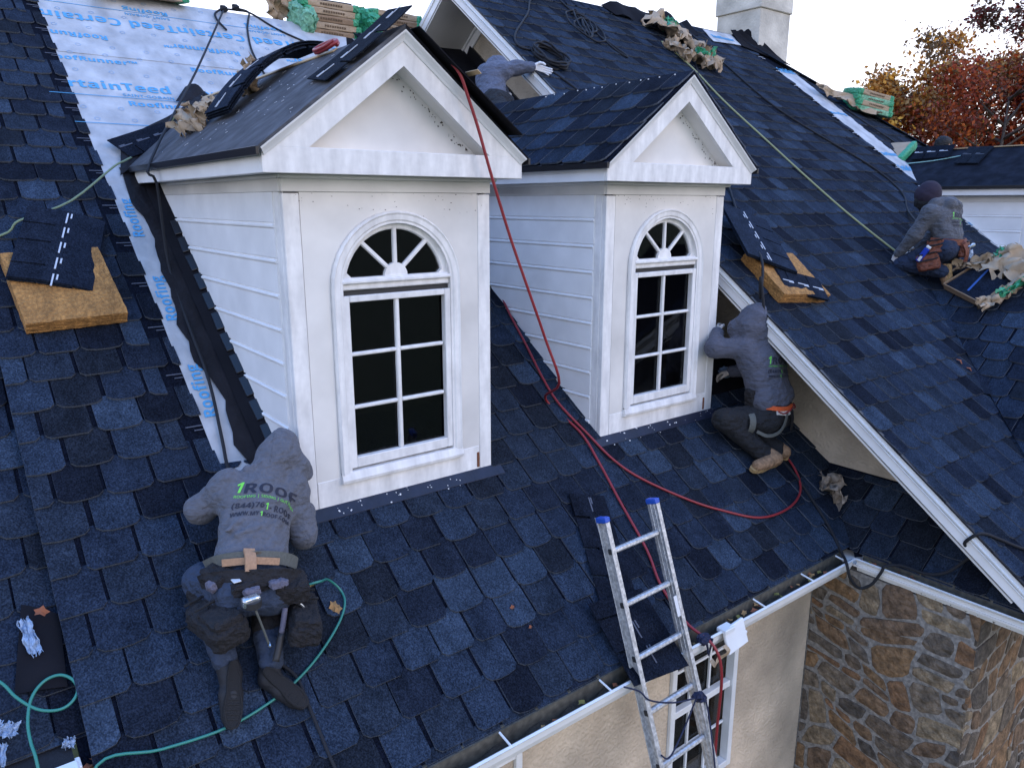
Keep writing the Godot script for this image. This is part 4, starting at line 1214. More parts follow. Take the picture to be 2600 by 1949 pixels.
func clutter() -> void:
	# foam block and shingles, beside the first dormer
	var ff := func(fr: Transform3D, x: float, t: float, ang: float) -> Transform3D: return fr * Transform3D(Basis(Vector3.BACK, ang), Vector3(x, t, 0.012))
	var f1: Transform3D = ff.call(FM, -0.815, 1.90, 0.06)
	var st := sb()
	lumpy(st, Transform3D(f1.basis, f1 * Vector3(0, 0, 0.045)), Vector3(0.535, 0.62, 0.085), 0.006, 3, 14, 0.06, 6.0)
	tag(emit(st, "foam_block", mt.foam), "thick tan foam block below the small pile of shingles, left of the dormers", "foam block")
	var p1: Transform3D = FM * Transform3D(Basis(Vector3.BACK, -PI / 2 - 0.30), Vector3(-0.885, 2.64, 0.10))
	loose_shingle("shingle_pile", "small pile of loose shingles with white dashes lying on the nearer foam block", p1, 0.73, 0.44, func(u, v): return Vector3(0, 0, -0.03 * (1.0 - u) - 0.035 * v + 0.02 * sin(v * 3.0)), 32, 1, "", 5)
	var f2: Transform3D = ff.call(FW, 4.27, -0.14, -0.12)
	st = sb()
	lumpy(st, Transform3D(f2.basis, f2 * Vector3(0, 0, 0.05)), Vector3(0.60, 0.54, 0.10), 0.006, 4, 12, 0.06, 6.0)
	tag(emit(st, "foam_block", mt.foam), "brown foam block under loose shingles on the wing roof above the crouching worker", "foam block")
	var p2: Transform3D = FW * Transform3D(Basis(Vector3.BACK, 1.10), Vector3(4.31, -0.18, 0.10))
	loose_shingle("shingle_pile", "upper pile of loose shingles with white dashes on the wing roof, tilted over the foam", p2, 0.80, 0.52, func(u, v): return Vector3(0, 0, 0.03 * v + 0.02 * (1.0 - u)), 33, 2, "", 4)
	var p3: Transform3D = FW * Transform3D(Basis(Vector3.BACK, 2.75), Vector3(4.55, -0.26, 0.105))
	loose_shingle("shingle_pile", "lower pair of loose shingles hanging over the end of the brown foam block", p3, 0.46, 0.26, func(u, v): return Vector3(0, 0, -0.02 * v), 34, 1, "", 3)
	# on the grey felt of the first dormer; x is towards the viewer, y up the slope
	var L := Transform3D(Basis(Vector3(0, 0, 1), Vector3(0.791, 0.6115, 0), Vector3(-0.6115, 0.791, 0)), Vector3(0.6425, 0.824, 0))
	var q1 := L * Transform3D(Basis(Vector3.BACK, PI / 2 - 0.25), Vector3(0.10, -0.52, 0.004))
	loose_shingle("loose_shingle", "loose shingle with white dashes near the peak of the largest dormer", q1, 0.58, 0.40, func(u, v): return Vector3(0, 0, 0.012 + 0.035 * u * u), 35, 5)
	var q2 := L * Transform3D(Basis(Vector3.BACK, PI / 2 + 0.05), Vector3(-1.12, -0.60, 0.004))
	loose_shingle("shingle_bundle", "bent stack of shingles lying over the grey felt of the largest dormer", q2, 0.80, 0.40, func(u, v): return Vector3(0, 0, 0.02 + 0.07 * sin(u * PI) - 0.05 * pow(maxf(0.0, u - 0.75) * 4.0, 2.0)), 36, 2, "", 6)
	paper("kraft_wrapper", "torn kraft wrapper standing behind the bent shingle stack on the largest dormer", L * Transform3D(Basis.from_euler(Vector3(0.9, 0, 0.4)), Vector3(-1.55, -0.22, 0.03)), 0.34, 0.26, 0.05, 41, mt.kraft)
	paper("kraft_wrapper", "crumpled open kraft wrapper at the lower end of the bent shingle stack", L * Transform3D(Basis.from_euler(Vector3(0.5, 0.2, 0.1)), Vector3(-1.75, -0.62, 0.02)), 0.36, 0.17, 0.07, 42, mt.kraft)
	paper("kraft_wrapper", "flat torn scrap of kraft paper beside the green rope on the largest dormer", L * Transform3D(Basis.from_euler(Vector3(0.15, 0, -0.3)), Vector3(-2.2, -0.36, 0.03)), 0.40, 0.15, 0.03, 43, mt.kraft)
	var ring := []
	for k in 15: ring.append(L * Vector3(-0.72 + 0.13 * cos(k * 0.9), -0.01 + 0.05 * sin(k * 0.9), 0.02 + k * 0.002))
	rope("hose_coil", "small loop of red hose on the ridge of the largest dormer", "hose", ring, 0.012, mt.hose_red)
	# shaved white marks left on the grey felt
	rng.seed = 77
	st = sb()
	for k in 60:
		var c := Vector3(rng.randf_range(-1.9, 0.1), rng.randf_range(-0.96, -0.1), 0.0035)
		box(st, c, Vector3(rng.randf_range(0.006, 0.03), 0.003, 0.002), 0.0, Basis(Vector3.BACK, rng.randf_range(-0.3, 1.2)))
	tag(emit(st, "chalk_scuffs", mt.print_white, self, L), "white scuffs scattered over the grey felt of the largest dormer", "scuffs", "", "stuff")
	var R := Transform3D(Basis(Vector3(0, 0, -1), Vector3(-0.791, 0.6115, 0), Vector3(0.6115, 0.791, 0)), Vector3(0.6425, 0.824, 0))
	st = sb()
	sheet4(st, R, [Vector2(-0.26, -0.86), Vector2(0.3, -0.86), Vector2(0.5, -0.05), Vector2(-0.22, -0.05)], 6, 8, 0.006, func(u, v): return 0.02 + 0.05 * (1.0 - v) * u)
	tag(emit(st, "black_felt", mt.felt_black), "loose black felt overhanging the shaded slope of the largest dormer", "roofing felt")
	st = sb()
	box(st, Vector3(-0.25, -0.415, 0.055), Vector3(0.115, 0.030, 0.004), 0.0)
	tag(emit(st, "tape_strip", mt.raw_wood, self, R), "short tan strip stuck across the black felt edge", "tape")
	# sheets of starter shingle at the ladder
	var q3 := FM * Transform3D(Basis(Vector3.BACK, -PI / 2 - 0.35), Vector3(1.70, -0.36, 0.022))
	loose_shingle("starter_strip", "long dark starter shingle lying on the roof behind the ladder", q3, 0.85, 0.27, func(u, v): return Vector3(0, 0, 0.006), 37, 0, "", 1, "print_dim")
	var q4 := FM * Transform3D(Basis(Vector3.BACK, -PI / 2 - 0.10), Vector3(1.33, -1.08, 0.04))
	loose_shingle("starter_strip", "dark shingle overhanging the main gutter behind the ladder", q4, 0.52, 0.42, func(u, v): return Vector3(0, 0, 0.01 + 0.03 * u), 38, 0, "", 1, "print_dim")
	# strip of dark flashing hanging over the gutter corner
	st = sb()
	bar(st, Vector3(4.27, -2.37, 0.86), Vector3(3.93, -2.60, 1.17), 0.105, 0.006, Vector3(-0.3, 0.9, 0.3), 0.0)
	bar(st, Vector3(3.93, -2.601, 1.172), Vector3(3.80, -2.87, 1.36), 0.105, 0.006, Vector3(-0.3, 0.6, 0.6), 0.0)
	tag(emit(st, "flashing_strip", mt.flashing), "dark metal strip hanging over the gutter corner above the stone wall", "flashing")
	paper("paper_scrap", "crumpled grey paper scrap on the roof beneath the cream gable wall", FM * Transform3D(Basis.from_euler(Vector3(0.2, 0.15, 0.4)), Vector3(4.08, -1.02, 0.03)), 0.26, 0.24, 0.06, 44, mt.paper_grey)
	# lower left: dark sheets and film
	st = sb()
	sheet4(st, FM, [Vector2(-1.425, -0.46), Vector2(-1.24, -0.50), Vector2(-1.21, -0.16), Vector2(-1.34, -0.06)], 5, 6, 0.005, func(u, v): return -0.03 + 0.01 * sin(u * 3.0))
	tag(emit(st, "dark_sheet", mt.felt_black), "dark plain sheet of roofing under the strip of clear film", "roofing felt")
	paper("plastic_film", "upright strip of crinkled clear film on the dark sheet", FM * Transform3D(Basis(Vector3.BACK, 0.12), Vector3(-1.335, -0.24, -0.005)), 0.05, 0.19, 0.010, 45, mt.plastic_film)
	paper("plastic_film", "folded clear film beside the looped teal hose", FM * Transform3D(Basis(Vector3.BACK, -0.5), Vector3(-1.475, -0.60, -0.01)), 0.09, 0.06, 0.014, 46, mt.plastic_film)
	paper("plastic_film", "sliver of clear film at the bottom corner of the lower roof", FM * Transform3D(Basis(Vector3.BACK, -0.2), Vector3(-1.50, -0.69, -0.02)), 0.03, 0.09, 0.008, 47, mt.plastic_film)
	paper("plastic_film", "torn white film stuck at the gutter end of the cream corner", FM * Transform3D(Basis(Vector3.BACK, -0.4), Vector3(-1.275, -0.735, -0.03)), 0.04, 0.04, 0.012, 48, mt.plastic_film)
	# fallen leaves, each lying where it fell
	var mleaf := [pm("leaf_tan", Vector3(0.34, 0.19, 0.07), 0.8), pm("leaf_rust", Vector3(0.24, 0.075, 0.03), 0.8), pm("leaf_olive", Vector3(0.16, 0.14, 0.03), 0.8)]
	var spots := [[FM, -0.06, -0.565, 0.035, 0, "pair of tan leaves beside the teal hose near the front worker"], [FM, -0.045, -0.59, 0.030, 0, "second tan leaf touching the pair beside the teal hose"], [FM, -1.276, -0.15, 0.035, 1, "rust leaf at the top of the dark sheet"],
		[FW, 5.62, -1.43, 0.030, 1, "rust leaf caught in the rounded valley"], [FW, 5.60, -1.33, 0.035, 1, "leaf above the first one in the rounded valley"], [FR, 2.3, -1.15, 0.05, 0, "pale torn leaf on the slope at the edge of view"], [FM, 0.88, -0.92, 0.018, 1, "tiny rust leaf on the roof above the gutter"], [FM, 0.92, -1.06, 0.014, 1, "tiny rust leaf just above the gutter left of the ladder"]]
	for s in spots:
		st = sb()
		leaf_shape(st, s[3])
		tag(emit(st, "fallen_leaf", mleaf[s[4]], self, s[0] * Transform3D(Basis(Vector3.BACK, s[1] * 9.0), Vector3(s[1], s[2], 0.026))), s[5], "leaf")
	rng.seed = 91
	for part in [[0, 26, "dead leaves lying along the main gutter"], [1, 16, "dead leaves in the gutter above the stone wall"], [2, 22, "dead leaves stuck in the gap beside the cream corner"]]:
		var o := thing("leaf_litter", part[2], "leaves", Vector3.ZERO, "", "stuff")
		for c in 3:
			st = sb()
			for k in part[1]:
				if k % 3 != c: continue
				var r := rng.randf_range(0.016, 0.034)
				var b := Basis.from_euler(Vector3(-PI / 2 + rng.randf_range(-0.7, 0.7), rng.randf() * TAU, 0.0))
				var at := Vector3(3.66 - pow(rng.randf(), 1.6) * 3.2, -2.675 + rng.randf_range(0.0, 0.025), rng.randf_range(1.195, 1.245))
				if part[0] == 1: at = Vector3(rng.randf_range(3.74, 3.79), -2.675 + rng.randf_range(0.0, 0.02), 1.3 + rng.randf() * 0.4)
				if part[0] == 2: at = Vector3(-1.215 + rng.randf_range(-0.035, 0.025), -2.27 - k * 0.010, 0.66 + k * 0.008)
				var s2 := sb()
				leaf_shape(s2, r)
				st.append_from(s2.commit(), 0, Transform3D(b, at))
			emit(st, "leaf_cluster", mleaf[[1, 0, 2][c]] if part[0] < 2 else mleaf[[1, 1, 0][c]], o).set_meta("kind", "stuff")

func leaf_shape(st: SurfaceTool, r: float) -> void:
	var p := PackedVector3Array()
	for k in 10:
		var a := TAU * k / 10.0
		var q := r * (1.0 if k % 2 == 0 else 0.62)
		p.append(Vector3(cos(a) * q * 0.75, sin(a) * q, 0.25 * r * cos(a * 2.0)))
	for k in 10: tri(st, Vector3(0, 0, 0.1 * r), p[k], p[(k + 1) % 10])

func paper(nm: String, label: String, xf: Transform3D, w: float, h: float, amp: float, sd: int, m: Material, cat := "wrapper") -> MeshInstance3D:
	var no := FastNoiseLite.new()
	no.seed = sd; no.frequency = 1.0; no.fractal_octaves = 2
	rng.seed = sd
	var cut := {}
	for k in 14: cut[[rng.randi() % 16, [0, 11][rng.randi() % 2]]] = true
	for k in 6: cut[[[0, 15][rng.randi() % 2], rng.randi() % 12]] = true
	for k in 4: cut[[rng.randi() % 4, [0, 1, 10, 11][rng.randi() % 4]]] = true
	var st := sb()
	slab(st, 16, 12, 0.002, func(i: int, j: int) -> Vector3:
		var u := i / 16.0 - 0.5; var v := j / 12.0 - 0.5
		return xf * Vector3(u * w + no.get_noise_2d(i * 0.30, j * 0.30 + 50) * amp * 0.9, v * h + no.get_noise_2d(i * 0.30 + 70, j * 0.3) * amp * 0.9, amp * (0.4 + no.get_noise_2d(i * 0.16, j * 0.16) * 1.8 + 0.35 * absf(no.get_noise_2d(i * 0.5 + 9, j * 0.5))) + amp * 1.6 * u * u), func(i: int, j: int) -> bool: return not cut.has([i, j]), m == mt.plastic_film)
	return tag(emit(st, nm, m), label, cat)

# a wrapped bundle of shingles; x long, y deep, z thick, base at z = 0
func bundle(label: String, xf: Transform3D, size: Vector3, sd: int, grp: String, open := false, cover := "kraft") -> Node3D:
	var t := thing("shingle_bundle", label, "shingle bundle", xf.origin, grp)
	var loc := Transform3D(xf.basis, Vector3.ZERO)
	var st := sb()
	lumpy(st, Transform3D(loc.basis, loc * Vector3(0, 0, size.z * 0.5)), size, 0.008, sd, 7, 0.25, 1.6)
	emit(st, "wrapper", mt[cover], t)
	for s in [-1, 1]:
		st = sb()
		lumpy(st, Transform3D(loc.basis, loc * Vector3(s * (size.x * 0.5 - 0.03), 0, size.z * 0.5)), Vector3(0.09, size.y + 0.008, size.z + 0.008), 0.009, sd + 5, 6, 0.3, 5.0)
		emit(st, "end_wrap", mt.wrap_green if sd % 2 else mt.wrap_green_pale, t)
	for s in [-1.0, 1.0]:
		st = sb()
		for k in 9: box(st, loc * Vector3(-0.12 + k * 0.03, s * (size.y * 0.5 + 0.004), size.z * 0.5), Vector3(0.020, 0.003, 0.020), 0.0, loc.basis)
		emit(st, "printed_marks", mt.kraft_print, t)
	if open:
		st = sb()
		lumpy(st, Transform3D(loc.basis, loc * Vector3(0.02, 0, size.z + 0.004)), Vector3(size.x * 0.74, size.y * 0.86, 0.02), 0.004, sd + 9, 5, 0.2)
		emit(st, "exposed_shingle", tones[2], t)
		st = sb()
		for k in 3: box(st, loc * Vector3(-0.2 + k * 0.16, 0.0, size.z + 0.0175), Vector3(0.10, 0.008, 0.003), 0.0, loc.basis)
		for k in 3: box(st, loc * Vector3(-0.22 + k * 0.16, 0.03, size.z + 0.0175), Vector3(0.05, 0.008, 0.003), 0.0, loc.basis)
		emit(st, "printed_marks", mt.label_white, t)
	return t

func bundles() -> void:
	# stacks straddling the main ridge: long side across the ridge
	var Bz := Basis(Vector3.RIGHT, 0.10) * Basis(Vector3(1, 0, 0), Vector3(0, 0, -1), Vector3(0, 1, 0))
	for k in 5:
		var b := Bz * Basis(Vector3.BACK, [-0.05, 0.04, -0.02, 0.05, -0.03][k])
		bundle(["lowest bundle of the taller stack on the main ridge", "second bundle from the bottom of the taller ridge stack", "middle bundle of the taller ridge stack", "fourth bundle up in the taller ridge stack", "topmost bundle of the taller ridge stack, opened to show dark shingles"][k], Transform3D(b, Vector3(2.55 + [0.0, 0.02, -0.01, 0.01, 0.0][k], 1.775 + k * 0.074, -4.93)), Vector3(0.66, 0.48, 0.078), 301 + k * 2, "bundles stacked on the main ridge", k == 4, ["kraft_dark", "kraft", "kraft_dark", "kraft", "kraft"][k])
	for k in 4:
		bundle(["lowest bundle of the stack nearest the wing gable", "second bundle of the stack nearest the wing gable", "third bundle of the stack nearest the wing gable", "topmost wrapped bundle of the stack nearest the wing gable"][k], Transform3D(Bz * Basis(Vector3.BACK, 0.04 * (k % 2)), Vector3(3.40, 1.86 + k * 0.076, -4.96)), Vector3(0.66, 0.48, 0.078), 311 + k * 2, "bundles stacked on the main ridge", false, "kraft" if k % 2 else "kraft_dark")
	# green film puffed out at the near ends of both stacks
	var st := sb()
	for q in [[2.24, 1.90, -4.80, 1], [3.05, 1.96, -4.82, 2]]:
		st = sb()
		lumpy(st, Transform3D(Basis.from_euler(Vector3(0.5, 0.3, 0.1)), Vector3(q[0], q[1], q[2])), Vector3(0.16, 0.30, 0.36), 0.07, 60 + q[3], 8, 0.35, 2.6)
		tag(emit(st, "green_film", mt.wrap_green_pale if q[3] == 1 else mt.wrap_green), "crumpled green plastic film hanging from the %s stack on the main ridge" % ("taller" if q[3] == 1 else "lower"), "wrapper")
	paper("kraft_wrapper", "kraft paper flap blown up behind the taller ridge stack", Transform3D(Basis.from_euler(Vector3(0.2, 0.2, 0.5)), Vector3(2.05, 2.08, -5.0)), 0.34, 0.34, 0.06, 66, mt.kraft)
	var q5 := FM * Transform3D(Basis(Vector3.BACK, PI / 2), Vector3(3.02, 5.52, 0.02))
	loose_shingle("loose_shingle", "curled dark shingle leaning between the two ridge stacks", q5, 0.42, 0.22, func(u, v): return Vector3(0, 0, 0.16 * pow(1.0 - u, 2.0) + 0.03), 39, 0, "", 1, "print_dim")
	# kraft edge showing at the top of the frame
	bundle("wrapped bundle on the main ridge at the top edge of the picture", Transform3D(Bz * Basis(Vector3.BACK, 0.2), Vector3(0.55, 1.90, -4.86)), Vector3(0.84, 0.50, 0.078), 331, "bundles stacked on the main ridge")
	# torn wrappers along the wing ridge
	var wl := [["large torn kraft wrapper with green edge spilling down from the wing ridge", 7.05, 4.72, 0.75, 0.80, 0.16, 71, 0.5, "kraft"], ["green strip of wrapper film inside the torn kraft on the wing ridge", 7.22, 4.86, 0.46, 0.22, 0.12, 72, 0.7, "wrap_green"],
		["twisted end of torn kraft paper lying below the wing ridge", 6.72, 4.10, 0.24, 0.52, 0.14, 73, 0.2, "kraft"], ["second torn kraft strip trailing down the wing roof from the ridge", 7.35, 4.42, 0.30, 0.75, 0.12, 74, 0.35, "kraft"], ["open kraft packet with green edge furthest down from the wing ridge", 7.05, 3.86, 0.52, 0.36, 0.14, 75, 0.1, "kraft"], ["strip of green film on the open kraft packet", 7.10, 3.98, 0.34, 0.10, 0.18, 76, 0.1, "wrap_green"], ["knotted brown paper between the torn strips on the wing roof", 7.25, 4.10, 0.34, 0.24, 0.16, 77, 0.4, "kraft_dark"]]
	for w in wl:
		paper("torn_wrapper", w[0], FW * Transform3D(Basis(Vector3.BACK, w[7]), Vector3(w[1], w[2], 0.05)), w[3] * 0.85, w[4] * 0.8, w[5] * 0.55, w[6], mt[w[8]])
	st = sb()
	sheet4(st, FW, [Vector2(6.3, 4.98), Vector2(7.9, 4.86), Vector2(7.9, 5.20), Vector2(6.2, 5.22)], 14, 4, 0.008, func(u, v): return 0.03 + 0.09 * v * absf(sin(u * 7.0)) + 0.03 * sin(u * 19.0))
	tag(emit(st, "black_felt", mt.felt_black), "ruffled black felt along the wing ridge above the torn wrappers", "roofing felt")
	st = sb()
	sheet4(st, FW, [Vector2(8.9, 4.80), Vector2(9.75, 4.42), Vector2(9.32, 5.16), Vector2(8.98, 5.22)], 12, 6, 0.008, func(u, v): return 0.03 + 0.10 * u * v * absf(sin(u * 9.0 + v * 3.0)) + 0.05 * v * v)
	tag(emit(st, "black_felt", mt.felt_black), "curled black felt at the foot of the chimney", "roofing felt")
	# stack on the hip, in green film
	var hx := FW * Vector3(10.30, 3.16, 0.02)
	for k in 4:
		bundle(["lowest bundle of the stack on the wing hip below the chimney", "second bundle of the stack on the wing hip", "third bundle of the stack on the wing hip", "topmost bundle of the stack on the wing hip"][k], Transform3D(Basis.from_euler(Vector3(0.12, -0.5 + 0.08 * (k % 2), -0.18)) * Basis(Vector3(1, 0, 0), Vector3(0, 0, -1), Vector3(0, 1, 0)), hx + Vector3(0, k * 0.075, 0)), Vector3(0.62, 0.40, 0.085), 341 + k * 2, "bundles stacked on the wing hip", false, "kraft" if k % 2 else "wrap_green_pale")
	paper("kraft_wrapper", "long folded kraft wrapper in front of the stack on the wing hip", FW * Transform3D(Basis(Vector3.BACK, -0.62), Vector3(9.86, 3.34, 0.09)), 1.05, 0.26, 0.05, 81, mt.kraft)
	# bundle over the ridge of the third dormer
	var L3 := Transform3D(Basis(Vector3(0, 0, 1), Vector3(0.8507, 0.5257, 0), Vector3(-0.5257, 0.8507, 0)), Vector3(9.8925, 0.657, 0))
	bundle("wrapped bundle bent over the ridge of the third dormer", L3 * Transform3D(Basis.IDENTITY, Vector3(-1.86, -0.13, 0.01)), Vector3(0.66, 0.44, 0.10), 351, "")
	loose_shingle("loose_shingle", "loose shingle lying on the third dormer's ridge in front of the half-hidden head", L3 * Transform3D(Basis(Vector3.BACK, 0.05), Vector3(-1.45, -0.30, 0.03)), 0.50, 0.26, func(u, v): return Vector3(0, 0, 0.04 * v), 52, 0)
	loose_shingle("loose_shingle", "dark shingle hung over the third dormer's ridge, furthest along", L3 * Transform3D(Basis(Vector3.BACK, -0.06), Vector3(-0.82, -0.44, 0.01)), 0.30, 0.42, func(u, v): return Vector3(0, 0, 0.01), 53, 5, "", 2, "print_dim")
	rope("string_line", "mint string stretched across the felt of the third dormer", "string", on(L3, [-1.66, -0.39, -1.14, -0.32, -0.76, -0.19], 0.012), 0.006, mt.string_mint)
	# open package beside the kneeling worker, its long side up the slope
	var pk := FR * Transform3D(Basis(Vector3(0.89, -0.46, 0).normalized(), Vector3(0.46, 0.89, 0).normalized(), Vector3.BACK), Vector3(0.84, 1.33, 0.03))
	var t := thing("open_package", "open kraft package of shingles beside the kneeling worker on the wing roof", "shingle bundle", pk.origin)
	var loc := Transform3D(pk.basis, Vector3.ZERO)
	st = sb()
	for b in [[0, -0.24, 0.50, 0.012], [0, 0.24, 0.50, 0.012], [-0.25, 0, 0.012, 0.48], [0.25, 0, 0.012, 0.48]]: box(st, loc * Vector3(b[0], b[1], 0.035), Vector3(b[2], b[3], 0.07), 0.003, loc.basis)
	box(st, loc * Vector3(0, 0, 0.004), Vector3(0.50, 0.48, 0.008), 0.0, loc.basis)
	emit(st, "tray", mt.kraft_dark, t)
	st = sb(); box(st, loc * Vector3(0, 0, 0.034), Vector3(0.47, 0.45, 0.05), 0.004, loc.basis); emit(st, "shingles_inside", tones[1], t)
	st = sb(); box(st, loc * Vector3(-0.05, -0.02, 0.061), Vector3(0.02, 0.34, 0.003), 0.0, loc.basis * Basis(Vector3.BACK, 0.3)); emit(st, "blue_tape", mt.wrap_blue, t)
	paper("kraft_wrapper", "raised sheet of kraft paper covering the far end of the open package", pk * Transform3D(Basis.from_euler(Vector3(0.1, 0.1, 0.3)), Vector3(0.12, 0.28, 0.10)), 0.50, 0.40, 0.06, 85, mt.kraft)
	paper("kraft_wrapper", "torn kraft flap pointing away from the open package towards the boot", pk * Transform3D(Basis.from_euler(Vector3(0.1, 0.0, 0.8)), Vector3(-0.22, 0.10, 0.08)), 0.36, 0.11, 0.05, 86, mt.kraft)
	paper("kraft_wrapper", "kraft flap along the nearer edge of the open package", pk * Transform3D(Basis.from_euler(Vector3(0.0, 0.2, 1.57)), Vector3(0.27, -0.10, 0.05)), 0.42, 0.12, 0.05, 87, mt.kraft)
	paper("green_film", "strip of bright green film along the edge of the open package", pk * Transform3D(Basis.from_euler(Vector3(0.0, 0.3, 1.5)), Vector3(0.29, 0.06, 0.075)), 0.36, 0.055, 0.04, 88, mt.wrap_green)
	paper("green_film", "patch of bright green film under the raised kraft paper", pk * Transform3D(Basis.from_euler(Vector3(0.3, 0.1, 0.3)), Vector3(-0.12, 0.30, 0.07)), 0.10, 0.16, 0.05, 89, mt.wrap_green)

func ropes() -> void:
	var kn := FM * Vector3(1.385, 6.03, 0.04)
	rope("black_rope", "black rope from the ridge knot over the dormer eave down to the front worker", "rope", [kn, kn.lerp(Vector3(-0.16, 0.215, -1.867), 0.5) + Vector3(0, -0.03, 0), Vector3(-0.165, 0.212, -1.862), Vector3(-0.165, 0.06, -1.755)] + on(FM, [-0.17, 2.09, -0.20, 1.514, -0.214, 1.04, -0.27, 0.60, -0.30, 0.36, -0.26, 0.12], 0.035), 0.0095, mt.rope_black, "", 4)
	rope("black_rope", "short black rope end looped below the knot on the main ridge", "rope", [kn + Vector3(0.02, 0.03, 0)] + on(FM, [1.28, 5.95, 1.25, 5.80, 1.284, 5.605], 0.03), 0.011, mt.rope_black)
	rope("black_rope", "black rope hanging straight down the underlayment from the ridge", "rope", [FM * Vector3(1.538, 6.131, 0.03)] + on(FM, [1.666, 6.10, 1.60, 5.90, 1.516, 5.657, 1.423, 5.22, 1.403, 4.70], 0.022), 0.010, mt.rope_black)
	rope("black_rope", "black rope running from the ridge across the underlayment to the largest dormer", "rope", [FM * Vector3(1.40, 6.05, 0.04)] + on(FM, [1.55, 6.10, 1.686, 6.08, 1.861, 5.817, 2.063, 5.632, 2.306, 5.455, 2.6, 5.3], 0.022), 0.010, mt.rope_black)
	var st := sb()
	for q in [Vector3(1.385, 6.03, 0.05), Vector3(1.53, 6.10, 0.05)]: lumpy(st, FM * Transform3D(Basis.IDENTITY, q), Vector3(0.07, 0.06, 0.05), 0.02, 3, 4, 0.4)
	tag(emit(st, "rope_knot", mt.rope_black), "black rope knot tied at the main ridge", "knot")
	rope("green_rope", "pale green rope stretched from the loose shingles over the dormer eave", "rope", on(FM, [-1.5, 2.30, -1.066, 2.44], 0.03) + on(FM, [-0.975, 2.476, -0.90, 2.53], 0.10) + on(FM, [-0.623, 2.729], 0.08) + [FM * Vector3(-0.287, 3.10, 0.10), Vector3(-0.19, 0.24, -2.50), Vector3(-0.02, 0.33, -2.75), Vector3(0.30, 0.59, -3.05), Vector3(0.36, 0.66, -2.95)], 0.0075, mt.rope_green, "", 4)
	rope("red_hose", "red hose coming over the largest dormer's rake and down to the ladder", "hose", [Vector3(0.80, 0.74, 0.02), Vector3(0.854, 0.70, 0.10), Vector3(0.895, 0.665, 0.19), Vector3(0.945, 0.60, 0.215), Vector3(0.99, 0.50, 0.215), Vector3(1.06, 0.34, 0.21), Vector3(1.155, 0.075, 0.21), Vector3(1.30, -0.26, 0.19), Vector3(1.44, -0.58, 0.19), Vector3(1.60, -0.91, 0.17), Vector3(1.74, -1.22, 0.15)] + on(FM, [2.02, 0.42, 2.12, 0.08, 2.10, -0.20, 2.05, -0.53, 2.0, -0.90, 1.93, -1.12, 1.915, -1.30, 1.93, -1.44], 0.03) + [Vector3(1.97, -2.66, 1.33), Vector3(2.0, -2.85, 1.38), Vector3(2.02, -3.3, 1.36), Vector3(1.98, -4.2, 1.40), Vector3(2.0, -5.9, 1.5)], 0.0092, mt.hose_red, "", 5)
	rope("red_hose", "red hose curving over the roof between the dormers to the crouching worker", "hose", on(FM, [2.40, 2.30, 2.366, 1.854, 2.251, 1.381, 2.185, 0.961, 2.126, 0.622, 2.109, 0.361, 2.173, 0.046, 2.236, -0.212, 2.363, -0.423, 2.636, -0.69, 2.859, -0.848, 3.148, -0.999, 3.487, -1.016, 3.76, -0.93, 3.90, -0.75, 3.93, -0.52, 3.90, -0.35], 0.030) + [Vector3(3.86, -1.80, 0.52)], 0.0092, mt.hose_red, "", 5)
	rope("teal_hose", "teal air hose looping over the lower roof and round to the front worker's belt", "hose", [Vector3(-0.25, -1.84, 0.585), Vector3(-0.17, -1.84, 0.59)] + [FM * Vector3(-0.06, -0.455, 0.10)] + on(FM, [0.003, -0.495, 0.0, -0.57, -0.064, -0.657, -0.192, -0.761, -0.33, -0.843, -0.483, -0.901, -0.713, -0.94, -0.973, -0.921, -1.206, -0.883], 0.032) + [Vector3(-1.32, -2.50, 0.86), Vector3(-1.40, -2.48, 0.82)] + on(FM, [-1.395, -0.795, -1.402, -0.691, -1.4, -0.61, -1.379, -0.528, -1.345, -0.478, -1.3, -0.452, -1.253, -0.456, -1.218, -0.493, -1.209, -0.542, -1.235, -0.582, -1.279, -0.599, -1.334, -0.583, -1.379, -0.546, -1.425, -0.48, -1.463, -0.403, -1.55, -0.30], 0.005), 0.0065, mt.hose_teal, "", 6)
	rope("black_rope", "black rope lying on the shingles below the front worker's foot", "rope", on(FM, [-0.44, -0.68, -0.424, -0.729, -0.361, -0.838, -0.355, -0.971, -0.351, -1.123, -0.348, -1.252, -0.33, -1.50], 0.026), 0.008, mt.rope_black)
	rope("black_rope", "black rope trailing down the wing roof to the neat coil", "rope", on(FW, [5.6, 5.2, 5.245, 5.127, 4.826, 4.947, 4.463, 4.482, 3.959, 3.942, 3.79, 3.70, 3.78, 3.56, 3.916, 3.529, 4.05, 3.52], 0.026), 0.012, mt.rope_black)
	var coil := []
	for k in 66:
		var a := TAU * k / 13.0 + 1.9
		var r := 0.175 + 0.022 * sin(k * 1.7)
		coil.append(FW * Vector3(4.05 + r * cos(a), 3.375 + (r + 0.035) * sin(a), 0.026 + 0.0012 * k + 0.008 * sin(k * 2.1)))
	rope("rope_coil", "neat round coil of black rope on the wing roof beside the gloved hand", "rope", coil, 0.012, mt.rope_black, "", 3)
	rope("black_rope", "black rope running from the neat coil down behind the second dormer", "rope", on(FW, [3.93, 3.20, 3.90, 3.13, 3.954, 2.998, 4.023, 2.752, 4.06, 2.4, 4.1, 2.1], 0.026), 0.012, mt.rope_black)
	var tang := []
	for k in 60:
		var u := k / 59.0
		var s := sin(u * PI * 9.0)
		tang.append(FW * Vector3(5.30 + 0.14 * sin(u * 31.0) + 0.10 * s, 4.42 + 0.42 * cos(u * PI * 9.0) * (0.7 + 0.3 * sin(u * 12.0)), 0.03 + 0.02 * absf(sin(k * 1.3))))
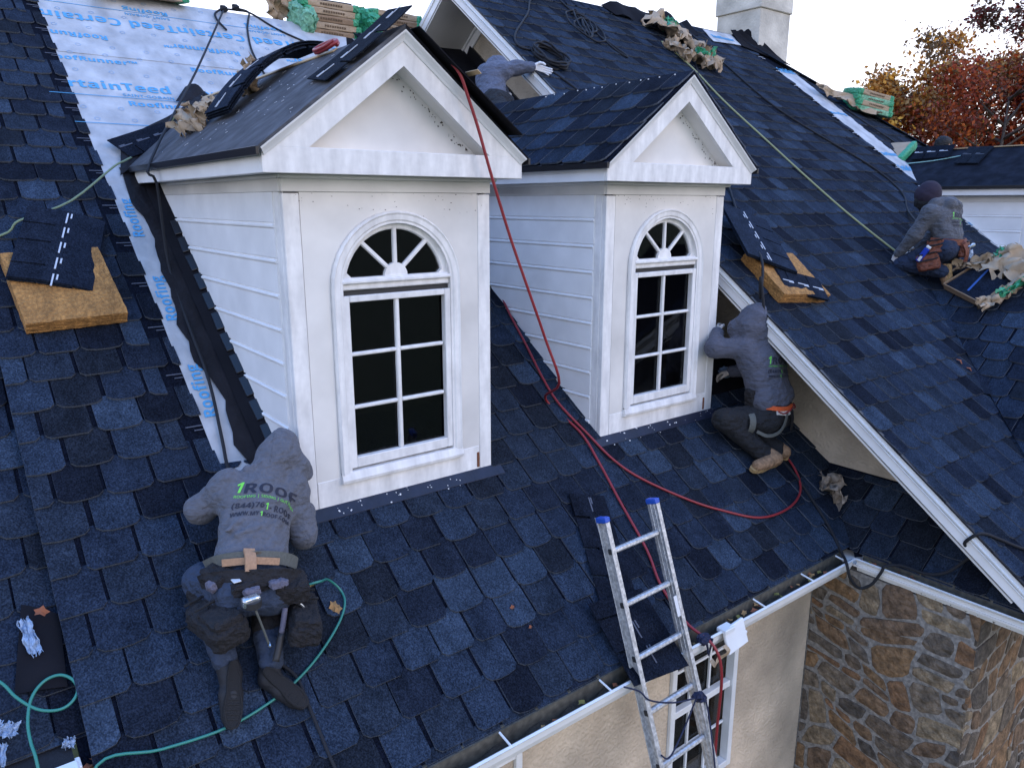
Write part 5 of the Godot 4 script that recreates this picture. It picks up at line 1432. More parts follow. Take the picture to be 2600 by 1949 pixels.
	rope("rope_tangle", "tangled bundle of black rope high on the wing roof", "rope", tang, 0.011, mt.rope_black, "", 4)
	rope("black_rope", "long loop of black rope hanging down from the rope tangle", "rope", on(FW, [5.38, 5.1, 5.40, 4.5, 5.42, 4.15, 5.44, 3.90, 5.50, 3.76, 5.54, 3.78, 5.50, 3.95, 5.42, 4.2], 0.026), 0.011, mt.rope_black)
	rope("yellow_rope", "yellow green rope running down the wing roof to the kneeling worker", "rope", on(FW, [6.70, 4.40, 6.734, 4.139, 6.713, 3.696, 6.576, 2.961, 6.53, 2.098, 6.496, 1.373, 6.502, 0.734, 6.595, 0.12], 0.028) + on(FW, [6.66, -0.0, 6.72, -0.16], 0.03), 0.010, mt.rope_yellow, "", 5)
	rope("black_rope", "black rope running down the wing roof to the kneeling worker's shoulder", "rope", on(FW, [7.80, 5.18, 7.749, 4.954, 7.713, 4.275, 7.65, 3.4, 7.70, 2.9, 7.934, 2.397, 8.30, 1.815, 8.40, 1.47, 8.30, 1.096, 7.9, 0.75], 0.028) + [Vector3(7.0, -0.42, 0.10)], 0.012, mt.rope_black, "", 5)
	rope("black_rope", "black rope hanging from the wing ridge down to the crouching worker's hood", "rope", on(FW, [7.75, 5.18, 7.646, 4.88, 7.193, 4.244, 6.633, 3.526, 5.7, 2.35, 4.876, 1.19, 4.539, 0.715, 4.20, 0.25], 0.028) + on(FW, [4.027, 0.072, 3.86, -0.13], 0.16) + on(FW, [3.715, -0.33], 0.05) + [Vector3(3.69, -0.62, 0.30), Vector3(3.70, -0.95, 0.36)], 0.011, mt.rope_black, "", 5)
	rope("black_rope", "black rope from the crouching worker down into the gutter and up over the white rake", "rope", [Vector3(3.84, -1.75, 0.50)] + on(FM, [3.88, -0.45, 3.85, -0.80, 3.813, -1.029, 3.747, -1.276, 3.66, -1.47], 0.028) + [Vector3(3.56, -2.62, 1.29), Vector3(3.57, -2.74, 1.33), Vector3(3.66, -2.83, 1.36), Vector3(3.69, -2.78, 1.43), Vector3(3.70, -2.66, 1.485), Vector3(3.715, -2.615, 1.50), Vector3(3.79, -2.60, 1.58), Vector3(3.80, -2.60, 1.74), Vector3(3.82, -2.55, 1.86), Vector3(3.85, -2.44, 1.95), Vector3(3.80, -2.33, 2.02), Vector3(3.70, -2.25, 1.99), Vector3(3.69, -2.16, 2.05)] + on(FW, [3.75, -2.58, 3.838, -2.648, 4.013, -2.79, 4.3, -2.9], 0.028), 0.011, mt.rope_black, "", 5)
	rope("black_rope", "dark rope lying on the wing roof beyond the pale strip", "rope", on(FW, [9.75, 3.3, 9.82, 2.9, 10.0, 2.3, 9.95, 1.5, 9.90, 1.0], 0.028), 0.010, mt.rope_black)

func ladder() -> void:
	var phi := 0.331
	var d := Vector3(-0.022, cos(phi), -sin(phi)).normalized()
	var e := (Vector3(1, 0, 0) - d * d.x).normalized()
	var n := e.cross(d)
	var o := Vector3(1.348, -2.644, 1.307)
	var t := thing("ladder", "aluminium extension ladder with blue rail caps leaning on the main gutter", "ladder", o)
	var low := -3.5
	var bs := Basis(e, d, n)
	for s in 2:
		var top := 0.905
		var st := sb()
		var c := e * (0.391 * s)
		var o2 := 1.0 if s == 0 else -1.0
		box(st, c + d * (top + low) * 0.5, Vector3(0.006, top - low, 0.076), 0.001, bs)
		for f in [-1, 1]: box(st, c + d * (top + low) * 0.5 + n * (0.034 * f) - e * (o2 * 0.012), Vector3(0.030, top - low, 0.007), 0.002, bs)
		for f in [-0.5, 0.5]: box(st, c + d * (top + low) * 0.5 + n * (0.03 * f) + e * (o2 * 0.0015), Vector3(0.008, top - low, 0.008), 0.002, bs)
		emit(st, "rail", mt.aluminium, t)
		st = sb()
		lumpy(st, Transform3D(bs, c + d * (top + 0.012) - e * (o2 * 0.010)), Vector3(0.042, 0.036, 0.080), 0.002, 4, 4, 0.25)
		emit(st, "end_cap", mt.cap_blue, t)
	for k in 14:
		var y := 0.733 - 0.3048 * k
		var st := sb()
		var a := d * y + e * 0.004; var b := d * y + e * 0.387
		var bz := Basis(d.cross(e).normalized() * -1.0, d, e)
		box(st, (a + b) * 0.5, Vector3(0.034, 0.030, 0.383), 0.008, bz)
		emit(st, "rung", mt.aluminium, t)
		for s in 2:
			st = sb()
			box(st, d * y + e * (-0.005 if s == 0 else 0.396), Vector3(0.012, 0.032, 0.036), 0.004, bs)
			emit(st, "rung_end", mt.dark_cap, t)
	var st2 := sb()
	box(st2, e * 0.370 + d * 0.30 + n * 0.039, Vector3(0.026, 0.12, 0.003), 0.0, bs)
	emit(st2, "sticker", mt.label_white, t)
	# ties and small things hanging at the gutter
	var loop := []
	for k in 12: loop.append(o + e * (-0.02 + 0.025 * cos(k * 0.9)) + d * (-0.42 + 0.012 * k * 0.3) + n * (0.05 * sin(k * 0.9)))
	rope("blue_tie", "thin dark blue cord tied from the ladder rail to the gutter on its near side", "cord", [o + Vector3(-0.13, 0.02, 0.0), o + Vector3(-0.05, -0.02, 0.04), o + e * 0.0 + d * -0.10 + n * 0.05, o + e * 0.2 + d * -0.20 + n * 0.03, o + e * 0.38 + d * -0.24 + n * 0.045], 0.005, mt.rope_blue)
	rope("blue_tie", "dark blue cord slung between the ladder rails below a rung", "cord", [o + e * -0.012 + d * -0.40 + n * 0.05, o + e * 0.05 + d * -0.44 + n * 0.048, o + e * 0.22 + d * -0.36 + n * 0.03, o + e * 0.38 + d * -0.22 + n * 0.05, o + e * 0.42 + d * -0.30 + n * 0.05, o + e * 0.385 + d * -0.55 + n * 0.055, o + e * 0.37 + d * -0.66 + n * 0.05], 0.005, mt.rope_blue)
	var kn := sb()
	for q in [0.0, 1.0]: lumpy(kn, Transform3D(bs, o + e * (0.375 + 0.02 * q) + d * (-0.23 - 0.03 * q) + n * 0.04), Vector3(0.06, 0.03, 0.05), 0.02, 8, 4, 0.4, 5.0)
	tag(emit(kn, "cord_knot", mt.rope_blue), "dark blue cord wound round the ladder rung and rail", "knot")
	kn = sb()
	lumpy(kn, Transform3D(Basis.IDENTITY, Vector3(1.945, -2.63, 1.275)), Vector3(0.09, 0.05, 0.06), 0.02, 12, 5, 0.4, 5.0)
	lumpy(kn, Transform3D(Basis(Vector3.BACK, 0.3), Vector3(1.945, -2.68, 1.305)), Vector3(0.012, 0.12, 0.012), 0.006, 12, 4, 0.4, 5.0)
	lumpy(kn, Transform3D(Basis(Vector3.BACK, -0.2), Vector3(1.975, -2.68, 1.305)), Vector3(0.012, 0.11, 0.012), 0.006, 13, 4, 0.4, 5.0)
	tag(emit(kn, "cord_knot", mt.rope_blue), "dark blue cord wound round the gutter beside the white floodlight box", "knot")
	var fl := thing("floodlight_box", "small pale square box clipped to the main gutter beside the ladder", "box", Vector3(2.22, -2.70, 1.305))
	kn = sb(); box(kn, Vector3.ZERO, Vector3(0.195, 0.165, 0.02), 0.004, Basis(Vector3.BACK, 0.12) * Basis(Vector3.RIGHT, -0.25)); emit(kn, "plate", mt.white_metal, fl)
	kn = sb(); box(kn, Vector3(-0.06, 0.06, -0.03), Vector3(0.10, 0.03, 0.07), 0.004); emit(kn, "clip", mt.white_metal, fl)
	kn = sb(); box(kn, Vector3(0.105, -0.01, 0.0), Vector3(0.02, 0.02, 0.02), 0.003); emit(kn, "knob", mt.label_white, fl)
	var card := sb()
	slab(card, 12, 3, 0.003, func(i: int, j: int) -> Vector3:
		var a := lerpf(-2.7, 0.4, i / 12.0)
		var r := lerpf(0.075, 0.115, j / 3.0) * (0.75 + 0.35 * sin(i / 12.0 * PI))
		return Vector3(2.03 + r * cos(a) * 0.95, -2.735 + r * sin(a) * 0.75, 1.318 + 0.02 * sin(i * 0.8)), null, true)
	tag(emit(card, "kraft_wrapper", mt.kraft), "curved scrap of kraft paper hanging from the gutter below the pale box", "wrapper")
	var hp := sb()
	lumpy(hp, FM * Transform3D(Basis.IDENTITY, Vector3(4.02, 0.30, 0.05)), Vector3(0.10, 0.09, 0.06), 0.03, 14, 4, 0.3, 4.0)
	tag(emit(hp, "plastic_film", mt.plastic_film), "scrap of clear film on the black felt behind the crouching worker", "wrapper")

# ---------------------------------------------------------------- people
# a surface round a set of tapered capsules [a, b, ra, rb], joined smoothly over k metres
func flesh(prims: Array, cell: float, k: float, fold := 0.0, fq := 7.0, sd := 1, k_add := []) -> Dictionary:
	var lo := Vector3.ONE * 1e9; var hi := -lo
	for p in prims:
		var r: float = maxf(p[2], p[3])
		lo = lo.min(p[0] - Vector3.ONE * r).min(p[1] - Vector3.ONE * r); hi = hi.max(p[0] + Vector3.ONE * r).max(p[1] + Vector3.ONE * r)
	lo -= Vector3.ONE * cell * 4.0; hi += Vector3.ONE * cell * 4.0
	var nx := int((hi.x - lo.x) / cell) + 1; var ny := int((hi.y - lo.y) / cell) + 1; var nz := int((hi.z - lo.z) / cell) + 1
	var sx := 1; var sy := nx; var sz := nx * ny
	var g := PackedFloat32Array(); g.resize(nx * ny * nz); g.fill(0.5)
	for p in prims:
		var a: Vector3 = p[0]; var b: Vector3 = p[1]
		var ra: float = p[2]; var rb: float = p[3]
		var kk: float = p[4] if p.size() > 4 else k
		var m := maxf(ra, rb) + kk + cell * 2.5
		var l := ((a.min(b) - Vector3.ONE * m - lo) / cell).floor(); var h := ((a.max(b) + Vector3.ONE * m - lo) / cell).ceil()
		var x0 := maxi(0, int(l.x)); var x1 := mini(nx - 1, int(h.x)); var y0 := maxi(0, int(l.y)); var y1 := mini(ny - 1, int(h.y)); var z0 := maxi(0, int(l.z)); var z1 := mini(nz - 1, int(h.z))
		var ab := b - a
		var inv := 1.0 / maxf(ab.length_squared(), 1e-9)
		for z in range(z0, z1 + 1):
			for y in range(y0, y1 + 1):
				var at := z * sz + y * sy + x0
				for x in range(x0, x1 + 1):
					var q := Vector3(lo.x + x * cell - a.x, lo.y + y * cell - a.y, lo.z + z * cell - a.z)
					var t := clampf(q.dot(ab) * inv, 0.0, 1.0)
					var d := (q - ab * t).length() - (ra + (rb - ra) * t)
					var o := g[at]
					var e := kk - absf(d - o)
					if e > 0.0: g[at] = minf(d, o) - e * e * 0.25 / kk
					elif d < o: g[at] = d
					at += 1
	if fold > 0.0:
		var no := FastNoiseLite.new()
		no.seed = sd; no.frequency = 1.0; no.fractal_octaves = 2; no.noise_type = FastNoiseLite.TYPE_SIMPLEX_SMOOTH
		for z in nz:
			for y in ny:
				var at := z * sz + y * sy
				for x in nx:
					var d := g[at]
					if d < cell * 3.0 and d > -cell * 3.0:
						var w := no.get_noise_3d((lo.x + x * cell) * fq, (lo.y + y * cell) * fq * 1.7, (lo.z + z * cell) * fq)
						g[at] = d + fold * 1.4 * w
					at += 1
	# surface nets
	var vid := PackedInt32Array(); vid.resize(nx * ny * nz); vid.fill(-1)
	var vs := PackedVector3Array(); var ns := PackedVector3Array()
	var co := [0, sx, sy, sx + sy, sz, sx + sz, sy + sz, sx + sy + sz]
	var ed := [[0, 1], [2, 3], [4, 5], [6, 7], [0, 2], [1, 3], [4, 6], [5, 7], [0, 4], [1, 5], [2, 6], [3, 7]]
	var off := [Vector3(0, 0, 0), Vector3(1, 0, 0), Vector3(0, 1, 0), Vector3(1, 1, 0), Vector3(0, 0, 1), Vector3(1, 0, 1), Vector3(0, 1, 1), Vector3(1, 1, 1)]
	var lim := cell * 2.0
	for z in nz - 1:
		for y in ny - 1:
			var at := z * sz + y * sy
			for x in nx - 1:
				var d0 := g[at]
				if d0 < lim and d0 > -lim:
					var neg := 0
					for c in 8: neg += 1 if g[at + co[c]] < 0.0 else 0
					if neg > 0 and neg < 8:
						var s := Vector3.ZERO; var n := 0
						for e in ed:
							var a := g[at + co[e[0]]]; var b := g[at + co[e[1]]]
							if (a < 0.0) != (b < 0.0):
								s += off[e[0]].lerp(off[e[1]], a / (a - b)); n += 1
						vid[at] = vs.size()
						vs.append(lo + (Vector3(x, y, z) + s / n) * cell)
						var v := [g[at], g[at + sx], g[at + sy], g[at + sx + sy], g[at + sz], g[at + sx + sz], g[at + sy + sz], g[at + sx + sy + sz]]
						ns.append(Vector3(v[1] + v[3] + v[5] + v[7] - v[0] - v[2] - v[4] - v[6], v[2] + v[3] + v[6] + v[7] - v[0] - v[1] - v[4] - v[5], v[4] + v[5] + v[6] + v[7] - v[0] - v[1] - v[2] - v[3]).normalized())
				at += 1
	var ix := PackedInt32Array()
	for z in range(1, nz - 1):
		for y in range(1, ny - 1):
			var at := z * sz + y * sy + 1
			for x in range(1, nx - 1):
				if vid[at] >= 0 or g[at] < lim:
					var i0 := g[at] < 0.0
					for ax in 3:
						var st: int = [sx, sy, sz][ax]
						if i0 != (g[at + st] < 0.0):
							var u: int = [sy, sz, sx][ax]; var w: int = [sz, sx, sy][ax]
							var a := vid[at - u - w]; var b := vid[at - w]; var c := vid[at]; var d := vid[at - u]
							if a >= 0 and b >= 0 and c >= 0 and d >= 0:
								if i0: ix.append_array([a, c, b, a, d, c])
								else: ix.append_array([a, b, c, a, c, d])
				at += 1
	var arr := []
	arr.resize(Mesh.ARRAY_MAX)
	arr[Mesh.ARRAY_VERTEX] = vs; arr[Mesh.ARRAY_NORMAL] = ns; arr[Mesh.ARRAY_INDEX] = ix
	var mesh := ArrayMesh.new()
	mesh.add_surface_from_arrays(Mesh.PRIMITIVE_TRIANGLES, arr)
	return {"mesh": mesh, "g": g, "lo": lo, "cell": cell, "n": Vector3i(nx, ny, nz)}

func field(f: Dictionary, p: Vector3) -> float:
	var q: Vector3 = (p - f.lo) / f.cell
	var i := Vector3i(q.floor())
	if i.x < 0 or i.y < 0 or i.z < 0 or i.x >= f.n.x - 1 or i.y >= f.n.y - 1 or i.z >= f.n.z - 1: return 0.5
	var t := q - q.floor()
	var at: int = i.x + f.n.x * (i.y + f.n.y * i.z)
	var sy: int = f.n.x; var sz: int = f.n.x * f.n.y
	var g: PackedFloat32Array = f.g
	var a := lerpf(lerpf(g[at], g[at + 1], t.x), lerpf(g[at + sy], g[at + sy + 1], t.x), t.y)
	var b := lerpf(lerpf(g[at + sz], g[at + sz + 1], t.x), lerpf(g[at + sz + sy], g[at + sz + sy + 1], t.x), t.y)
	return lerpf(a, b, t.z)

# lettering printed on cloth: laid on the surface f along -n
func cloth_print(par: Node, f: Dictionary, o: Vector3, u: Vector3, v: Vector3, text: String, x0: float, x1: float, y: float, h: float, m: Material, bold := true, slant := 0.0) -> void:
	var t := text_mesh(text, bold)
	var ab := t.get_aabb()
	var arr := t.surface_get_arrays(0)
	var vv: PackedVector3Array = arr[Mesh.ARRAY_VERTEX]
	var nn: PackedVector3Array = arr[Mesh.ARRAY_NORMAL]
	var ii: PackedInt32Array = arr[Mesh.ARRAY_INDEX] if arr[Mesh.ARRAY_INDEX] != null else PackedInt32Array(range(vv.size()))
	var n := u.cross(v).normalized()
	var where := PackedVector3Array()
	for q in vv:
		var lx := (q.x - ab.position.x) / ab.size.x; var ly := (q.y - ab.position.y) / ab.size.y
		var p := o + u * (lerpf(x0, x1, lx) + slant * (ly - 0.5) * h) + v * (y + (ly - 0.5) * h)
		var s := p + n * 0.30
		var step := 0.0
		for k in 60:
			var d := field(f, s)
			if d < 0.003: break
			var st := clampf(d * 0.8, 0.002, 0.05)
			s -= n * st; step += st
			if step > 0.6: break
		where.append(s + n * 0.0015)
	var st := sb(true)
	var any := false
	for k in range(0, ii.size(), 3):
		if nn[ii[k]].z > 0.5 and nn[ii[k + 1]].z > 0.5 and nn[ii[k + 2]].z > 0.5:
			var a := where[ii[k]]; var b := where[ii[k + 1]]; var c := where[ii[k + 2]]
			if a.distance_to(b) < 0.2 and b.distance_to(c) < 0.2:
				if (b - a).cross(c - a).dot(n) < 0.0: tri(st, a, c, b)
				else: tri(st, a, b, c)
				any = true
	if any: emit(st, "print", m, par)

func back_print(par: Node, f: Dictionary, o: Vector3, u: Vector3, v: Vector3, s := 1.0) -> void:
	u = u.normalized(); v = (v - u * v.dot(u)).normalized()
	var d: Material = mt.print_navy; var g: Material = mt.print_lime
	cloth_print(par, f, o, u, v, "1", 0.004 * s, 0.030 * s, 0.0, 0.062 * s, g, true, 0.25)
	cloth_print(par, f, o, u, v, "ROOF", 0.042 * s, 0.300 * s, -0.004 * s, 0.056 * s, d, true, 0.12)
	cloth_print(par, f, o, u, v, "ROOFING | SIDING | GUTTERS", 0.0, 0.296 * s, -0.050 * s, 0.017 * s, g, false)
	cloth_print(par, f, o, u, v, "(844)76", 0.0, 0.138 * s, -0.094 * s, 0.030 * s, d)
	cloth_print(par, f, o, u, v, "1", 0.142 * s, 0.156 * s, -0.093 * s, 0.030 * s, g)
	cloth_print(par, f, o, u, v, "- ROOF", 0.164 * s, 0.286 * s, -0.094 * s, 0.029 * s, d)
	cloth_print(par, f, o, u, v, "WWW.MY", 0.0, 0.120 * s, -0.131 * s, 0.020 * s, d)
	cloth_print(par, f, o, u, v, "1", 0.124 * s, 0.135 * s, -0.131 * s, 0.022 * s, g)
	cloth_print(par, f, o, u, v, "ROOF.COM", 0.140 * s, 0.278 * s, -0.131 * s, 0.020 * s, d)

# a hand: wrist at the origin of xf, x to the thumb side, y along the fingers, z out of the back of the hand
func hand(xf: Transform3D, curl: float, s := 1.0) -> Array:
	var p := []
	for k in 4:
		var x := (0.028 - 0.0185 * k) * s
		p.append([xf * (Vector3(x * 0.7, 0.0, 0) * 1.0), xf * Vector3(x, 0.085 * s, 0), 0.016 * s, 0.0125 * s, 0.012])
		var L: float = [0.040, 0.044, 0.041, 0.033][k] * s
		var q := Vector3(x, 0.088 * s, 0.0)
		var a := 0.15 * curl
		for j in 3:
			a += curl * [0.45, 0.75, 0.55][j]
			var e: Vector3 = q + Vector3(-0.002 * k, cos(a), -sin(a)) * L * [1.0, 0.72, 0.55][j]
			p.append([xf * q, xf * e, (0.0098 - 0.0009 * j) * s, (0.0092 - 0.0010 * j) * s, 0.004])
			q = e
	var t0 := Vector3(0.026, 0.022, -0.006) * s; var t1 := Vector3(0.052, 0.052, -0.018) * s; var t2 := Vector3(0.054, 0.080, -0.034) * s; var t3 := Vector3(0.046, 0.100, -0.046) * s
	p.append([xf * t0, xf * t1, 0.016 * s, 0.0125 * s, 0.010]); p.append([xf * t1, xf * t2, 0.0115 * s, 0.0105 * s, 0.004]); p.append([xf * t2, xf * t3, 0.0105 * s, 0.009 * s, 0.004])
	p.append([xf * Vector3(0, -0.05 * s, 0), xf * Vector3(0, 0.02 * s, 0), 0.026 * s, 0.025 * s, 0.015])
	return p

func people_materials() -> void:
	var knit := nrm("knitN", 61, 0.35, 3.0, FastNoiseLite.TYPE_VALUE)
	var foldN := nrm("foldN", 66, 0.018, 26.0)
	var wob := ntex("cloth", 62, 0.05, 0.78, 0.95, 5)
	for q in [["hoodie_grey", Vector3(0.098, 0.103, 0.124)], ["hoodie_slate", Vector3(0.076, 0.082, 0.112)], ["hoodie_blue", Vector3(0.086, 0.100, 0.145)], ["hoodie_charcoal", Vector3(0.080, 0.084, 0.098)]]:
		var m := pm(q[0], q[1], 0.95, wob, 1.0, 0.86, foldN, 0.55)
		m.uv1_scale = Vector3(2.0, 3.4, 2.0)
		m.rim_enabled = true; m.rim = 0.35; m.rim_tint = 0.5
	pm("jeans_blue", Vector3(0.028, 0.042, 0.075), 0.9, wob, 2.2, 0.86, foldN, 0.6)
	pm("trousers_black", Vector3(0.010, 0.011, 0.014), 0.9, wob, 2.2, 0.86, foldN, 0.6)
	pm("trousers_navy", Vector3(0.012, 0.022, 0.05), 0.9, wob, 2.2, 0.86, foldN, 0.6)
	pm("pouch_black", Vector3(0.010, 0.009, 0.011), 0.85, wob, 3.0, 0.86, foldN, 0.5)
	pm("pouch_grey", Vector3(0.105, 0.100, 0.135), 0.8, wob, 6.0, 0.86, knit, 0.4)
	pm("leather", Vector3(0.14, 0.038, 0.018), 0.65, tx.mottle, 3.0, 0.8, tx.softN, 0.5)
	pm("strap_tan", Vector3(0.36, 0.21, 0.12), 0.8, wob, 5.0, 0.86, knit, 0.4)
	pm("strap_grey", Vector3(0.10, 0.105, 0.095), 0.85, wob, 5.0, 0.86, knit, 0.4)
	pm("strap_orange", Vector3(0.55, 0.09, 0.02), 0.8, wob, 5.0, 0.86, knit, 0.4)
	pm("shirt_white", Vector3(0.55, 0.53, 0.50), 0.9, wob, 5.0, 0.86)
	pm("boot_tan", Vector3(0.26, 0.155, 0.085), 0.85, tx.mottle, 4.0, 0.8, tx.softN, 0.5)
	pm("boot_sole", Vector3(0.33, 0.22, 0.10), 0.9, tx.mottle, 5.0, 0.8)
	pm("shoe_black", Vector3(0.012, 0.012, 0.015), 0.7, wob, 6.0, 0.86)
	pm("sole_black", Vector3(0.020, 0.019, 0.020), 0.85, wob, 9.0, 0.86, nrm("tread", 63, 0.25, 12.0, FastNoiseLite.TYPE_CELLULAR), 1.0)
	pm("skin", Vector3(0.40, 0.23, 0.15), 0.6, wob, 6.0, 0.86)
	pm("glove", Vector3(0.56, 0.50, 0.45), 0.9, wob, 8.0, 0.86, knit, 0.5)
	pm("glove_white", Vector3(0.72, 0.71, 0.72), 0.9, wob, 8.0, 0.86, knit, 0.5)
	pm("hair_black", Vector3(0.006, 0.005, 0.005), 0.7)
	pm("beanie", Vector3(0.022, 0.016, 0.032), 0.95, wob, 6.0, 0.86, knit, 0.6)
	pm("print_navy", Vector3(0.012, 0.014, 0.030), 0.7)
	pm("print_lime", Vector3(0.16, 0.62, 0.07), 0.6)
	pm("tool_blue", Vector3(0.01, 0.04, 0.36), 0.35)

func limb(a: Vector3, b: Vector3, c: Vector3, r0: float, r1: float, r2: float) -> Array:
	return [[a, b, r0, r1], [b, c, r1, r2]]

# the whole figure under its clothes, one surface
func body(par: Node, bones: Array, skin: Material, hands := []) -> void:
	var thin := []
	for b in bones: thin.append([b[0], b[1], maxf(0.02, b[2] * 0.80), maxf(0.02, b[3] * 0.80)])
	var f := flesh(thin, 0.024, 0.04)
	var o := put(f.mesh, "body", skin, par)
	for h in hands:
		var hf := flesh(h[0], 0.0045, 0.008)
		put(hf.mesh, "glove" if h[1] != "skin" else "hand", mt[h[1]], o)

func boot(par: Node, heel: Vector3, toe: Vector3, up: Vector3, leg: Vector3, upper: String, sole: String, s := 1.0) -> void:
	# heel and toe lie on the sole; up points from the sole into the boot
	var y := (toe - heel).normalized()
	up = (up - y * up.dot(y)).normalized()
	var x := y.cross(up)
	var L := heel.distance_to(toe)
	var fr := Transform3D(Basis(x, y, up), heel)
	var p := []
	p.append([fr * Vector3(0, 0.035 * s, 0.045 * s), fr * Vector3(0, L * 0.45, 0.048 * s), 0.040 * s, 0.042 * s])
	p.append([fr * Vector3(-0.012, L * 0.5, 0.040 * s), fr * Vector3(-0.008, L - 0.045 * s, 0.036 * s), 0.036 * s, 0.034 * s])
	p.append([fr * Vector3(0.014, L * 0.5, 0.040 * s), fr * Vector3(0.012, L - 0.05 * s, 0.034 * s), 0.034 * s, 0.032 * s])
	p.append([fr * Vector3(0, 0.04 * s, 0.06 * s), leg, 0.046 * s, 0.050 * s])
	var f := flesh(p, 0.010, 0.03, 0.002, 16.0, 5)
	var o := put(f.mesh, "boot", mt[upper], par)
	var out := PackedVector2Array()
	for k in 26:
		var a := TAU * k / 26.0
		var yy := 0.5 - 0.5 * cos(a)
		var w := 0.040 * (0.80 + 0.30 * smoothstep(0.35, 0.75, yy)) * (1.0 - 0.16 * exp(-pow((yy - 0.42) / 0.16, 2.0)))
		out.append(Vector2(sin(a) * w * s * pow(absf(sin(a)), -0.35) if absf(sin(a)) > 0.02 else 0.0, lerpf(-0.012, L + 0.012, yy)))
	var st := sb()
	prism(st, out, -0.004, 0.024 * s, fr)
	var so := emit(st, "sole", mt[sole], o)
	# tread: raised rim, pivot discs and bars
	st = sb()
	for k in 26:
		var a := out[k] * Vector2(0.86, 0.93) + Vector2(0, L * 0.035); var b := out[(k + 1) % 26] * Vector2(0.86, 0.93) + Vector2(0, L * 0.035)
		bar(st, fr * Vector3(a.x, a.y, -0.005), fr * Vector3(b.x, b.y, -0.005), 0.005, 0.004, up)
	for k in 11:
		var yy := L * (0.1 + 0.078 * k)
		bar(st, fr * Vector3(-0.024 * s, yy, -0.005), fr * Vector3(0.024 * s, yy + 0.006, -0.005), 0.006, 0.004, up)
	emit(st, "tread", mt[sole], so if false else o)

func strap(par: Node, nm: String, pts: Array, w: float, th: float, outward: Array, m: Material) -> void:
	var st := sb(true)
	var p := spline(pts, 5); var q := spline(outward, 5)
	var rows: Array[PackedVector3Array] = []
	for i in p.size():
		var d := (p[mini(i + 1, p.size() - 1)] - p[maxi(i - 1, 0)]).normalized()
		var n := (q[i] - d * q[i].dot(d)).normalized()
		var s := d.cross(n)
		rows.append(PackedVector3Array([p[i] + s * w * 0.5, p[i] + s * w * 0.5 + n * th, p[i] - s * w * 0.5 + n * th, p[i] - s * w * 0.5]))
	st.set_smooth_group(-1)
	for i in rows.size() - 1:
		for k in 4: quad(st, rows[i][k], rows[i][(k + 1) % 4], rows[i + 1][(k + 1) % 4], rows[i + 1][k])
	for e in [0, rows.size() - 1]:
		quad(st, rows[e][0], rows[e][1], rows[e][2], rows[e][3])
	emit(st, nm, m, par)

func pouch(par: Node, nm: String, xf: Transform3D, size: Vector3, m: Material, sd: int, pocket := true) -> void:
	var st := sb()
	lumpy(st, xf, size, 0.012, sd, 9, 0.30, 3.0)
	var o := emit(st, nm, m, par)
	if not pocket: return
	st = sb()
	lumpy(st, xf * Transform3D(Basis(Vector3.RIGHT, -0.08), Vector3(0, -size.y * 0.16, size.z * 0.48)), Vector3(size.x * 0.8, size.y * 0.56, size.z * 0.45), 0.010, sd + 3, 7, 0.3, 3.5)
	emit(st, "pocket", m, o)
	st = sb()
	for s in [[0.0, size.y * 0.46, 0.55], [-0.02, size.y * 0.11, 0.78]]:
		bar(st, xf * Vector3(-size.x * 0.42, s[1], size.z * s[2]), xf * Vector3(size.x * 0.42, s[1] + 0.006, size.z * s[2]), 0.014, 0.012, xf.basis.z, 0.003)
	emit(st, "binding", mt.trousers_black, o)

